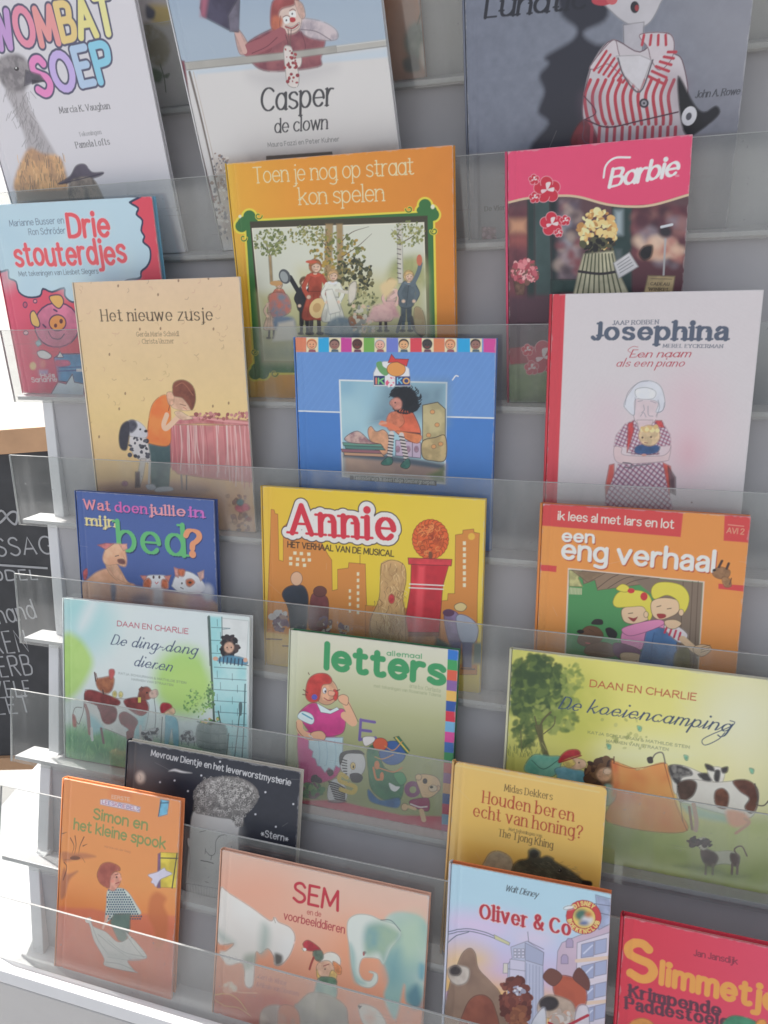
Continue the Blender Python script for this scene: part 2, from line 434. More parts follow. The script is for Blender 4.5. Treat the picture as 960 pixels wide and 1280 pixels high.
STEP = 0.66
class Art:
    def __init__(s, row, x, w, h, roll, base):
        s.row, s.w, s.h = row, w * 1000, h * 1000
        s.nx, s.ny = int(round(s.w / STEP)) + 1, int(round(s.h / STEP)) + 1
        s.u, s.v = np.linspace(0, s.w, s.nx), np.linspace(0, s.h, s.ny)
        s.U, s.V = np.meshgrid(s.u, s.v)
        s.img = np.empty((s.ny, s.nx, 3)); s.img[:] = A(base)
        o = np.array(rp(row, x, 0, 0)); t = ROWS[row][2]
        ex = np.array([1.0, 0, 0]); ev = np.array([0, math.sin(t), math.cos(t)]); en = np.array([0, -math.cos(t), math.sin(t)])
        c, q = math.cos(roll), math.sin(roll)
        s.ex, s.ev, s.en, s.o = c * ex + q * ev, -q * ex + c * ev, en, o
        s.zoom = (0, 0, 1.0)
        s.ink = True
    # measured positions in the photograph -> millimetres on the cover
    def view(s, x0, y0, k):
        s.zoom = (x0, y0, k)
        c = s.mm([[0, 0]])[0]
        m = s.cen()
        p0, p1, p2 = s.mm([m, (m[0] + 10, m[1]), (m[0], m[1] + 10)])
        s.k = 0.5 * (np.hypot(*(p1 - p0)) + np.hypot(*(p2 - p0))) / 10
        return s
    def cen(s):
        p = s.o + s.ex * s.w / 2000 + s.ev * s.h / 2000 - CAM
        z = p @ FWD
        px, py = 480 + F_PX * (p @ RGT) / z, 640 - F_PX * (p @ UPV) / z
        x0, y0, k = s.zoom
        return (px - x0) * k, (py - y0) * k
    def mm(s, P):
        P = np.asarray(P, float).reshape(-1, 2)
        x0, y0, k = s.zoom
        px, py = x0 + P[:, 0] / k, y0 + P[:, 1] / k
        D = FWD[None] + RGT[None] * ((px - 480) / F_PX)[:, None] - UPV[None] * ((py - 640) / F_PX)[:, None]
        t = ((s.o - CAM) @ s.en) / (D @ s.en)
        X = CAM + D * t[:, None] - s.o
        return np.stack([X @ s.ex, X @ s.ev], 1) * 1000
    def win(s, lo, hi):
        i0, i1 = np.searchsorted(s.u, [lo[0], hi[0]]); j0, j1 = np.searchsorted(s.v, [lo[1], hi[1]])
        return slice(max(j0 - 1, 0), j1 + 1), slice(max(i0 - 1, 0), i1 + 1)
    def lay(s, W, a, col, mul=False):
        if a.size == 0: return
        a = a[..., None]
        if mul: s.img[W] *= (1 - a) + a * np.clip(col, 0, 1)
        else: s.img[W] = s.img[W] * (1 - a) + a * col
    # --- shapes (points in zoomed-photo units unless mmu)
    def polym(s, Q, col, soft=0.35, alpha=1.0, noise=0, seed=1, col2=None):
        m = soft + 1
        W = s.win(Q.min(0) - m, Q.max(0) + m)
        U, V = s.U[W], s.V[W]
        if U.size == 0: return
        ins = np.zeros(U.shape, bool); dd = np.full(U.shape, 1e9)
        for a, b in zip(Q, np.roll(Q, -1, 0)):
            e = b - a; L = e @ e
            if L < 1e-12: continue
            c = (a[1] > V) != (b[1] > V)
            if abs(e[1]) > 1e-12: ins ^= c & (U < a[0] + (V - a[1]) * e[0] / e[1])
            t = np.clip(((U - a[0]) * e[0] + (V - a[1]) * e[1]) / L, 0, 1)
            dd = np.minimum(dd, (U - a[0] - t * e[0]) ** 2 + (V - a[1] - t * e[1]) ** 2)
        d = np.sqrt(dd) * np.where(ins, 1, -1)
        al = np.clip(0.5 + d / (2 * soft), 0, 1)
        if soft > 1: al = al * al * (3 - 2 * al)
        al = al * alpha
        col = A(col)
        if noise:
            n = fnoise(U, V, noise, seed)
            if col2 is not None: col = A(col2) + (col - A(col2)) * np.clip((n - 0.3) / 0.4, 0, 1)[..., None]
            else: al = al * np.clip(0.35 + 1.3 * n, 0, 1)
        s.lay(W, al, col)
    def poly(s, P, col, soft=0.35, alpha=1.0, smooth=False, noise=0, seed=1, col2=None, line=None, lw=1.5):
        P = np.asarray(P, float).reshape(-1, 2)
        if smooth: P = spline(P, 5, True)
        Q = s.mm(P); ext = Q.max(0) - Q.min(0); big = max(ext)
        drawn = s.ink and 0.8 <= soft <= 2.5 and alpha == 1.0 and 5.0 < big < 0.55 * max(s.w, s.h)
        if drawn and not noise:                                 # hand-coloured shapes: uneven pigment
            noise, col2, seed = max(big / 4, 2.5), tuple(int(c * (0.86 if min(col) < 170 else 0.965)) for c in col), int(big * 7) % 97
        s.polym(Q, col, soft, alpha, noise, seed, col2)
        if drawn and line is None:                              # and a broken pen contour
            R = np.vstack([P, P[:1]]); dk = tuple(int(c * 0.45) for c in col)
            n = len(R); g = np.random.default_rng(n + int(big * 10)); i = 0
            while i < n - 1:
                j = min(n - 1, i + int(4 + g.random() * 9)); s.line(R[i:j + 1], 0.5 / s.k, dk, smooth=False, alpha=0.5 + 0.4 * g.random()); i = j + (1 if g.random() < 0.35 else 0)
        if line is not None: s.line(np.vstack([P, P[:1]]), lw, line, smooth=False)
    def sm(s, P, col, **k): s.poly(P, col, smooth=True, **k)
    def rect(s, x0, y0, x1, y1, col, **k): s.poly([x0, y0, x1, y0, x1, y1, x0, y1], col, **k)
    def ell(s, cx, cy, rx, ry, col, rot=0, **k):
        m = 0.62 / s.k; rx, ry = max(rx, m), max(ry, m)            # nothing finer than the press can print
        a = np.linspace(0, PI2, 22, endpoint=False); r = math.radians(rot)
        X, Y = rx * np.cos(a), ry * np.sin(a)
        s.poly(np.stack([cx + X * math.cos(r) - Y * math.sin(r), cy + X * math.sin(r) + Y * math.cos(r)], 1), col, **k)
    def segs(s, Q0, Q1, r0, r1, col, alpha=1.0, aa=0.36):
        R = max(r0.max(), r1.max()) + 1
        lo = np.minimum(Q0.min(0), Q1.min(0)) - R; hi = np.maximum(Q0.max(0), Q1.max(0)) + R
        W = s.win(lo, hi); U, V = s.U[W], s.V[W]
        if U.size == 0: return
        best = np.full(U.shape, -1e9)
        for a, b, ra, rb in zip(Q0, Q1, r0, r1):
            e = b - a; L = max(e @ e, 1e-12)
            t = np.clip(((U - a[0]) * e[0] + (V - a[1]) * e[1]) / L, 0, 1)
            best = np.maximum(best, ra + (rb - ra) * t - np.hypot(U - a[0] - t * e[0], V - a[1] - t * e[1]))
        al = np.clip(0.5 + best / (2 * aa), 0, 1) * alpha
        s.lay(W, al, A(col))
    def line(s, P, w, col, smooth=True, alpha=1.0, taper=False):
        P = np.asarray(P, float).reshape(-1, 2)
        if smooth and len(P) > 2: P = spline(P, 5)
        Q = s.mm(P); n = len(Q) - 1
        r = np.full(n + 1, w * s.k / 2)
        if taper: r = r * np.linspace(1, 0.25, n + 1)
        thin = r.max()
        if thin < 0.34: alpha = alpha * max(thin / 0.34, 0.7); r = np.maximum(r, 0.34)
        s.segs(Q[:-1], Q[1:], r[:-1], r[1:], col, alpha)
    def frame(s, P, w, col):
        P = list(np.asarray(P, float).reshape(-1, 2)); s.line(np.array(P + P[:1]).ravel(), w, col, smooth=False)
    def dots(s, n, box, r, cols, seed=0, **k):
        g = np.random.default_rng(seed)
        for i in range(n):
            q = r * (0.5 + g.random())
            s.ell(box[0] + g.random() * (box[2] - box[0]), box[1] + g.random() * (box[3] - box[1]), q, q * (0.5 + 0.6 * g.random()), cols[i % len(cols)], rot=g.random() * 180, **k)
    def leaves(s, n, cx, cy, rx, ry, r, cols, seed=0, **k):       # a spray of small dabs inside an ellipse
        g = np.random.default_rng(seed)
        for i in range(n):
            a, q = g.random() * PI2, math.sqrt(g.random())
            z = r * (0.5 + g.random())
            s.ell(cx + rx * q * math.cos(a), cy + ry * q * math.sin(a), z, z * (0.4 + 0.5 * g.random()), cols[int(g.random() * len(cols))], rot=g.random() * 180, **k)
    def hatch(s, P0, P1, Q0, Q1, n, w, col, **k):              # n strokes from edge P0-P1 to edge Q0-Q1
        for i in range(n):
            t = (i + 0.5) / n
            s.line([P0[0] + (P1[0] - P0[0]) * t, P0[1] + (P1[1] - P0[1]) * t, Q0[0] + (Q1[0] - Q0[0]) * t, Q0[1] + (Q1[1] - Q0[1]) * t], w, col, smooth=False, **k)
    def grad(s, axis, stops, box=None):                        # printed colour blend across the cover (u or v in 0..1)
        T = (s.V / s.h) if axis == 'v' else (s.U / s.w)
        xs = [q[0] for q in stops]; C = np.array([A(q[1]) for q in stops])
        s.img[:] = np.stack([np.interp(T, xs, C[:, k]) for k in range(3)], -1)
    def mottle(s, amt, size, seed=3):
        n = fnoise(s.U, s.V, size, seed) - 0.5
        s.img *= (1 + amt * n)[..., None]
    # --- lettering: baseline from (x0,y0) to (x1,y1), size = height of x (lower case) in zoom units
    def text(s, T, x0, y0, x1, y1, size, font='sans', col=(40, 40, 40), wt=1.0, out=None, caph=None, bounce=0, cols=None, shadow=None, alpha=1.0):
        th, tn, sf, sl, gap, two, join = FONTS[font]
        th, tn = th * wt, tn * wt
        pos, x = [], 0.0
        for ch in T:
            if ch == ' ': pos.append(None); x += 2.4; continue
            st, w = glyph(ch, two); pos.append((x, st, w)); x += w + gap
        total = x - gap
        p0, p1 = s.mm([(x0, y0), (x1, y1)])
        ex = (p1 - p0) / total
        mid = ((x0 + x1) / 2, (y0 + y1) / 2)
        q0, q1 = s.mm([mid, (mid[0], mid[1] - size)])
        k = np.hypot(*(q1 - q0)) / (5.0 + tn)
        if caph: k = np.hypot(*(q1 - q0)) / (7.0 + tn)
        ed = ex / np.hypot(*ex)
        ey = np.array([-ed[1], ed[0]]) * k
        kx = np.hypot(*ex)
        kw = 0.5 * (kx + k)
        passes = []
        if shadow: passes.append((shadow[0], 0.0, shadow[1], shadow[2]))
        if out:
            for c, wd in out: passes.append((c, wd, 0, 0))
        passes.append((None, 0.0, 0, 0))
        g = np.random.default_rng(len(T))
        bl = [g.normal() * bounce for _ in T]
        for c, extra, dx, dy in passes:
            for n, pz in enumerate(pos):
                if pz is None: continue
                gx, st, w = pz
                Q0, Q1, R0, R1 = [], [], [], []
                for kind, P in st:
                    if kind == 'D':
                        Q0.append(P[0]); Q1.append(P[0] + .01); rr = 0.62 * max(th, 0.6); R0.append(rr); R1.append(rr); continue
                    for a, b in zip(P[:-1], P[1:]):
                        d = b - a; L = np.hypot(*d)
                        if L < 1e-9: continue
                        ww = tn + (th - tn) * (abs(d[1]) / L if not sl or font == 'italic' else abs(d[1] * 0.9 - d[0] * 0.3) / L)
                        Q0.append(a); Q1.append(b); R0.append(ww / 2); R1.append(ww / 2)
                    if sf and kind == 'L':
                        for e, o2 in ((P[0], P[1]), (P[-1], P[-2])):
                            d = o2 - e
                            if abs(d[1]) > 0.7 * abs(d[0]):
                                low = e[1] < o2[1]; ll = sf + th * 0.3
                                rt = ll if low or ch.isupper() else 0.1
                                Q0.append(np.array([e[0] - ll, e[1]])); Q1.append(np.array([e[0] + rt, e[1]])); R0.append(tn / 2); R1.append(tn / 2)
                            elif ch in 'EFLTZCGS':
                                Q0.append(e); Q1.append(e + np.array([0, -0.9 if e[1] > 3.8 else 0.9])); R0.append(tn / 2); R1.append(tn / 2)
                if join and n + 1 < len(pos) and pos[n + 1] is not None and ch.islower() and ch not in 'obvw':
                    ln = pos[n + 1][0] - gx
                    J = spline([(w - 0.1, 1.0), (w + 0.3, 0.1), (w + 0.9, 0.3), (ln - 0.6, 1.8), (ln + 0.15, 3.6)], 4)
                    for a, b in zip(J[:-1], J[1:]): Q0.append(a); Q1.append(b); R0.append(tn * 0.6); R1.append(tn * 0.6)
                Q0, Q1 = np.array(Q0), np.array(Q1); R0, R1 = np.array(R0) * kw + extra * s.k, np.array(R1) * kw + extra * s.k
                asc = 1.75 if join else 1.0
                def stretch(y): return np.where(y > 5, 5 + (y - 5) * asc, np.where(y < 0, y * asc, y)) + tn / 2
                f = lambda Q: p0 + np.outer(gx + Q[:, 0], ex) + np.outer(stretch(Q[:, 1]) + bl[n], ey) + np.outer(sl * stretch(Q[:, 1]), ed * k) + np.array([dx, -dy]) * s.k
                al = alpha
                if R0.max() < 0.3:
                    al = alpha * max(R0.max() / 0.3, 0.62); R0 = np.maximum(R0, 0.3); R1 = np.maximum(R1, 0.3)
                cc = c if c is not None else (cols[n % len(cols)] if cols else col)
                s.segs(f(Q0), f(Q1), R0, R1, cc, al)

# ------------------------------------------------------------------ a bound book around its painted cover
def make_book(art, name, label, thick=0.009, hard=True, edge=(200, 190, 180), spine=None, group=None, warp=0.9, seed=0, pages=None, hinge=True, corner=0.0011):
    R = Matrix.Identity(4)
    for k in range(3):
        R[k][0], R[k][1], R[k][2], R[k][3] = art.ex[k], art.ev[k], art.en[k], art.o[k]
    root = empty('picture_book', R)
    tag(root, label, 'book', group)
    w, h = art.w / 1000, art.h / 1000
    bt = 0.0026 if hard else 0.0005
    nx, ny = art.nx, art.ny
    U, V = art.U / 1000, art.V / 1000
    Z = warp * 0.001 * (fnoise(art.U + 50 * seed, art.V, 150, 20 + seed) - 0.5)
    if hard and hinge: Z = Z - 0.0009 * np.exp(-((U - 0.0095) / 0.0022) ** 2)
    rim = np.minimum(np.minimum(U, w - U), np.minimum(V, h - V))
    Z = Z - np.where(rim < 0.0005, 0.0004, 0)                   # softened board edge
    # worn rims and corners: paper showing through the print, and a few handling scuffs
    cd = np.minimum(np.hypot(np.minimum(U, w - U), V), np.hypot(np.minimum(U, w - U), h - V))
    n1 = fnoise(art.U + 31 * seed, art.V, 9, 40 + seed); n2 = fnoise(art.U, art.V + 17 * seed, 3.2, 60 + seed)
    wear = np.clip((0.0016 * n2 + 0.0014 * np.clip(n1 - 0.45, 0, 1) * 3 - rim) / 0.0008, 0, 1) * 0.32 + np.clip((0.005 * n2 - cd) / 0.0015, 0, 1) * 0.4
    g_ = np.random.default_rng(100 + seed)
    for _ in range(5):
        x, y, q, L = g_.random() * art.w, g_.random() * art.h, g_.random() * PI2, 6 + 22 * g_.random()
        P = np.array([[x, y], [x + L * math.cos(q), y + L * math.sin(q)]])
        art.segs(P[:1], P[1:], np.array([.26]), np.array([.26]), (214, 210, 206), 0.14)
    art.img = art.img + (0.60 - art.img) * np.clip(wear, 0, 0.75)[..., None]
    if corner:
        for sx in (0, 1):
            for sy in (0, 1):
                x, y = (U if not sx else w - U), (V if not sy else h - V)
                m = (x < corner) & (y < corner)
                p, q = np.where(m, 1 - x / corner, 0), np.where(m, 1 - y / corner, 0)
                nx_, ny_ = corner * (1 - p * np.sqrt(1 - q * q / 2)), corner * (1 - q * np.sqrt(1 - p * p / 2))
                U = np.where(m, (nx_ if not sx else w - nx_), U); V = np.where(m, (ny_ if not sy else h - ny_), V)
    co = np.stack([U, V, Z], -1).reshape(-1, 3)
    idx = np.arange(nx * ny).reshape(ny, nx)
    q = np.stack([idx[:-1, :-1], idx[:-1, 1:], idx[1:, 1:], idx[1:, :-1]], -1).reshape(-1, 4)
    ring = np.concatenate([idx[0, :], idx[1:, -1], idx[-1, -2::-1], idx[-2:0:-1, 0]])
    nb = len(ring)
    back = co[ring].copy(); back[:, 2] = -bt
    base = nx * ny
    rb = base + np.arange(nb)
    side = np.stack([np.roll(ring, -1), ring, rb, np.roll(rb, -1)], -1)
    co = np.vstack([co, back]); 
    me = bpy.data.meshes.new('front_cover')
    nf = len(q) + len(side)
    faces = np.vstack([q, side]).astype(np.int32)
    me.vertices.add(len(co)); me.vertices.foreach_set('co', co.ravel())
    me.loops.add(nf * 4); me.loops.foreach_set('vertex_index', faces.ravel())
    me.polygons.add(nf)
    me.polygons.foreach_set('loop_start', np.arange(nf, dtype=np.int32) * 4)
    me.polygons.foreach_set('loop_total', np.full(nf, 4, np.int32))
    me.update(calc_edges=True)
    cl = np.ones((len(co), 4), np.float32)
    cl[:base, :3] = art.img.reshape(-1, 3); cl[base:, :3] = A(edge)
    at = me.attributes.new('Col', 'FLOAT_COLOR', 'POINT'); at.data.foreach_set('color', cl.ravel())
    sm = np.zeros(nf, bool); sm[:len(q)] = True
    me.polygons.foreach_set('use_smooth', sm)
    me.materials.append(MAT['print'])
    o = bpy.data.objects.new('front_cover', me); COL.objects.link(o); o.parent = root
    em = plain('cover_edge', tuple(A(edge)), 0.4)
    g = Geo(); ci = max(0.0, corner - 0.0011) * 0.32
    g.box(0.0, w - ci, ci, h - ci, -thick, -thick + bt)
    g.build('back_cover', em, root)
    ins = (0.003 if hard else 0.0) + 0.4 * max(0.0, corner - 0.0011)
    g = Geo(); g.box(0.0015, w - ins, ins, h - ins, -thick + bt + 0.0001, -bt - 0.0002)
    g.build('page_block', pages or MAT['pages'], root)
    # rounded spine down the left side
    sv, sf2 = [], []
    n = 7
    for j, yy in enumerate((0.0, h)):
        for i in range(n):
            a = math.pi * i / (n - 1)
            sv.append((-0.0022 * math.sin(a) - 0.0002, yy, -thick / 2 + (thick / 2) * math.cos(a)))
    for i in range(n - 1): sf2.append((i, i + 1, n + i + 1, n + i))
    so = mesh_obj('spine', sv, sf2, plain('spine_print', tuple(A(spine or edge)), 0.35), root, None, True)
    md = so.modifiers.new('board', 'SOLIDIFY'); md.thickness = 0.0012
    return root
# ------------------------------------------------------------------ covers, top rows
def art_wombat():
    a = Art(1, -0.040, 0.2648, 0.40, 0.0022, (207, 205, 211)); a.view(0, 0, 3)
    a.text('WOMBAT', -10, 200, 436, 140, 160, 'balloon', wt=1.0, caph=1, bounce=.12, out=[((88, 88, 112), 7)], cols=[(190, 150, 205), (226, 140, 165), (228, 150, 150), (235, 195, 130), (238, 212, 140), (238, 216, 150)])
    a.text('SOEP', 150, 368, 432, 312, 158, 'balloon', wt=1.0, caph=1, bounce=.12, out=[((88, 88, 112), 7)], cols=[(226, 135, 190), (190, 170, 222), (172, 195, 230), (135, 198, 228)])
    a.text('Marcia K. Vaughan', 225, 425, 412, 408, 17, 'serif', (85, 85, 90))
    a.text('Tekeningen', 298, 512, 380, 502, 11, 'serif', (125, 125, 130))
    a.text('Pamela Lofts', 286, 556, 412, 542, 17, 'serif', (80, 80, 85))
    # the emu
    a.sm([20, 340, 80, 310, 110, 400, 165, 500, 215, 590, 245, 680, 60, 700, 100, 560, 60, 430], (172, 168, 172), soft=4)
    a.sm([-10, 230, 40, 200, 90, 215, 110, 260, 100, 330, 40, 345, 0, 300], (150, 145, 148), soft=4, noise=7, seed=4, col2=(120, 116, 120))
    a.poly([95, 262, 150, 280, 168, 303, 120, 312, 90, 322], (98, 95, 105), soft=2); a.poly([120, 300, 165, 304, 120, 316], (70, 68, 78), soft=1)
    a.ell(62, 258, 9, 8, (60, 55, 60)); a.ell(60, 255, 3, 3, (230, 228, 225))
    g = np.random.default_rng(2)
    for i in range(120):
        t = g.random(); x, y = 45 + 130 * t + g.normal() * 22, 330 + 280 * t
        a.line([x, y, x + g.normal() * 10, y + 26], 3, (132, 128, 132), alpha=.55, smooth=False)
    a.sm([105, 560, 160, 575, 225, 590, 245, 650, 250, 720, 150, 745, 60, 720, 55, 670], (212, 168, 122), soft=4, noise=9, seed=8, col2=(176, 140, 112))
    for i in range(150):
        x, y = 60 + g.random() * 190, 575 + g.random() * 150
        a.line([x, y, x - 5 + g.random() * 14, y + 18 + 10 * g.random()], 3, [(228, 184, 138), (150, 122, 100), (202, 158, 116), (120, 105, 98)][i % 4], alpha=.8, smooth=False)
    a.poly([60, 715, 250, 712, 390, 742, 390, 800, 60, 800], (150, 138, 130), soft=3)
    a.sm([218, 690, 262, 660, 285, 622, 318, 616, 345, 645, 388, 646, 370, 662, 300, 680], (98, 92, 108), soft=1.5)
    a.sm([265, 680, 340, 665, 378, 720, 380, 760, 270, 760], (152, 140, 130), soft=2, noise=8, col2=(110, 104, 104)); a.line([222, 690, 300, 672, 386, 650], 3, (70, 66, 82))
    make_book(a, 'book', 'white picture book with balloon letters and an emu, half out of frame at upper left', .008, edge=(205, 203, 208), group=None, seed=1)

def art_casper():
    a = Art(1, 0.28389, 0.26097, 0.40, 0.0518, (204, 202, 202)); a.view(200, 0, 3)
    a.poly([-40, -200, 900, -200, 900, 160, 90, 260, 60, 230], (160, 176, 192), soft=2)
    a.poly([-40, -260, 900, -260, 900, -40, -40, 60], (150, 168, 188), soft=30)
    a.poly([80, 262, 860, 175, 870, 225, 140, 285], (188, 200, 210), soft=6)
    a.poly([140, 280, 860, 215, 885, 560, 700, 552, 250, 590, 190, 560], (206, 204, 203), soft=2)
    a.sm([330, 280, 470, 262, 660, 250, 560, 300, 420, 330], (182, 180, 182), soft=14, alpha=.7)
    a.poly([205, 600, 395, 585, 650, 566, 890, 545, 890, 900, 230, 900], (186, 172, 160), soft=10, noise=14, col2=(160, 146, 138), alpha=.9)
    a.dots(120, (195, 575, 255, 900), 5, [(120, 118, 125), (150, 130, 120), (210, 205, 200)], 3)
    # rail, post, ropes at the left
    a.poly([92, 235, 480, 195, 850, 148, 852, 172, 480, 222, 100, 262], (176, 174, 168), soft=2); a.line([100, 262, 480, 222, 852, 172], 3, (130, 128, 124), smooth=False); a.line([95, 238, 480, 197, 850, 150], 2, (205, 204, 200), smooth=False)
    a.poly([78, 225, 92, 230, 120, 430, 205, 760, 190, 760, 100, 430], (140, 78, 92), soft=1.5); a.line([110, 270, 160, 470, 225, 760], 9, (120, 112, 108)); a.line([125, 270, 175, 480, 240, 760], 4, (188, 180, 172))
    # clown
    a.sm([325, 165, 415, 110, 470, 100, 560, 95, 620, 130, 605, 215, 590, 252, 410, 268, 340, 230], (150, 92, 98), soft=2, noise=12, col2=(122, 72, 84))
    a.sm([505, 70, 600, 78, 660, 112, 662, 148, 600, 150, 540, 130], (198, 186, 190), soft=2, noise=8, col2=(160, 150, 160)); a.line([525, 110, 585, 118, 640, 150], 3, (120, 110, 118))
    a.sm([280, 118, 300, 115, 335, 175, 320, 205, 295, 195], (196, 160, 152), soft=1.5); a.sm([325, 165, 400, 140, 415, 190, 340, 205], (158, 88, 98), soft=2)
    a.sm([440, 25, 490, 8, 530, 40, 525, 105, 490, 128, 455, 110], (212, 190, 180), soft=2)
    a.sm([420, 10, 460, -15, 520, -5, 500, 20, 450, 40, 440, 110, 415, 95], (168, 88, 88), soft=2); a.sm([425, 60, 460, 70, 450, 112, 420, 105], (186, 108, 84), soft=3, noise=6)
    a.ell(497, 74, 12, 10, (176, 62, 66)); a.sm([462, 66, 482, 62, 486, 84, 468, 88], (232, 224, 218)); a.sm([484, 46, 505, 40, 510, 62, 490, 62], (232, 224, 218)); a.ell(474, 76, 3, 4, (60, 58, 66)); a.ell(496, 52, 3, 4, (60, 58, 66)); a.line([462, 64, 474, 58, 486, 62], 2.5, (120, 80, 80)); a.line([486, 40, 498, 34, 508, 40], 2.5, (120, 80, 80)); a.sm([470, 96, 496, 100, 522, 84, 520, 100, 498, 114, 476, 108], (206, 190, 184), soft=1); a.line([474, 102, 498, 106, 518, 92], 3.5, (140, 46, 52)); a.line([452, 60, 450, 100, 475, 126], 2, (120, 80, 74))
    a.line([470, 100, 495, 106, 518, 92], 4, (150, 50, 56)); a.sm([505, 0, 535, 15, 545, 60, 530, 70, 515, 40], (205, 170, 158), soft=1.5)
    for q in (-6, 0, 6): a.line([480 + q * 2, 110, 484 + q, 150, 490, 180], 3, (110, 84, 84))
    a.sm([465, 180, 490, 176, 500, 210, 520, 280, 515, 325, 480, 318, 470, 260], (214, 206, 202), soft=1.2); a.sm([505, 195, 530, 215, 525, 250, 500, 245], (214, 206, 202), soft=1.2)
    a.dots(34, (468, 185, 516, 320), 5, [(158, 72, 76), (140, 60, 68)], 5)
    a.line([455, 128, 390, 165, 330, 190], 44, (156, 92, 100)); a.line([318, 192, 302, 150, 284, 112], 20, (200, 164, 156)); a.line([440, 140, 400, 175, 345, 200], 3, (110, 62, 74)); a.line([470, 130, 480, 170, 470, 215], 3, (112, 66, 78)); a.line([530, 120, 545, 170, 540, 200], 3, (112, 66, 78))
    a.poly([92, 235, 480, 195, 660, 172, 662, 196, 480, 222, 100, 262], (176, 174, 168), soft=1.5); a.sm([465, 180, 490, 176, 500, 210, 520, 280, 515, 325, 480, 318, 470, 260], (214, 206, 202), soft=1.2); a.dots(30, (468, 185, 516, 320), 5, [(158, 72, 76), (140, 60, 68)], 5)
    # top hat held up
    a.poly([160, -40, 300, -40, 292, 120, 255, 112, 160, 62, 150, 30], (78, 74, 96), soft=2); a.poly([155, -40, 185, -40, 170, 65, 152, 60], (162, 96, 116), soft=4); a.poly([255, 60, 300, -20, 296, 120, 262, 118], (112, 108, 124), soft=2)
    a.text('Casper', 380, 420, 648, 396, 66, 'italic', (72, 72, 76), wt=.95)
    a.text('de clown', 430, 500, 626, 484, 38, 'italic', (72, 72, 76), wt=1.0)
    a.text('Maura Fazzi en Peter Kuhner', 405, 552, 672, 530, 13, 'geo', (92, 92, 94), wt=.5)
    a.poly([398, 585, 645, 568, 648, 580, 398, 600], (92, 86, 82), soft=.5)
    make_book(a, 'book', 'picture book of a clown leaning over a white sheet, standing behind the orange book', .009, edge=(206, 206, 208), seed=2)

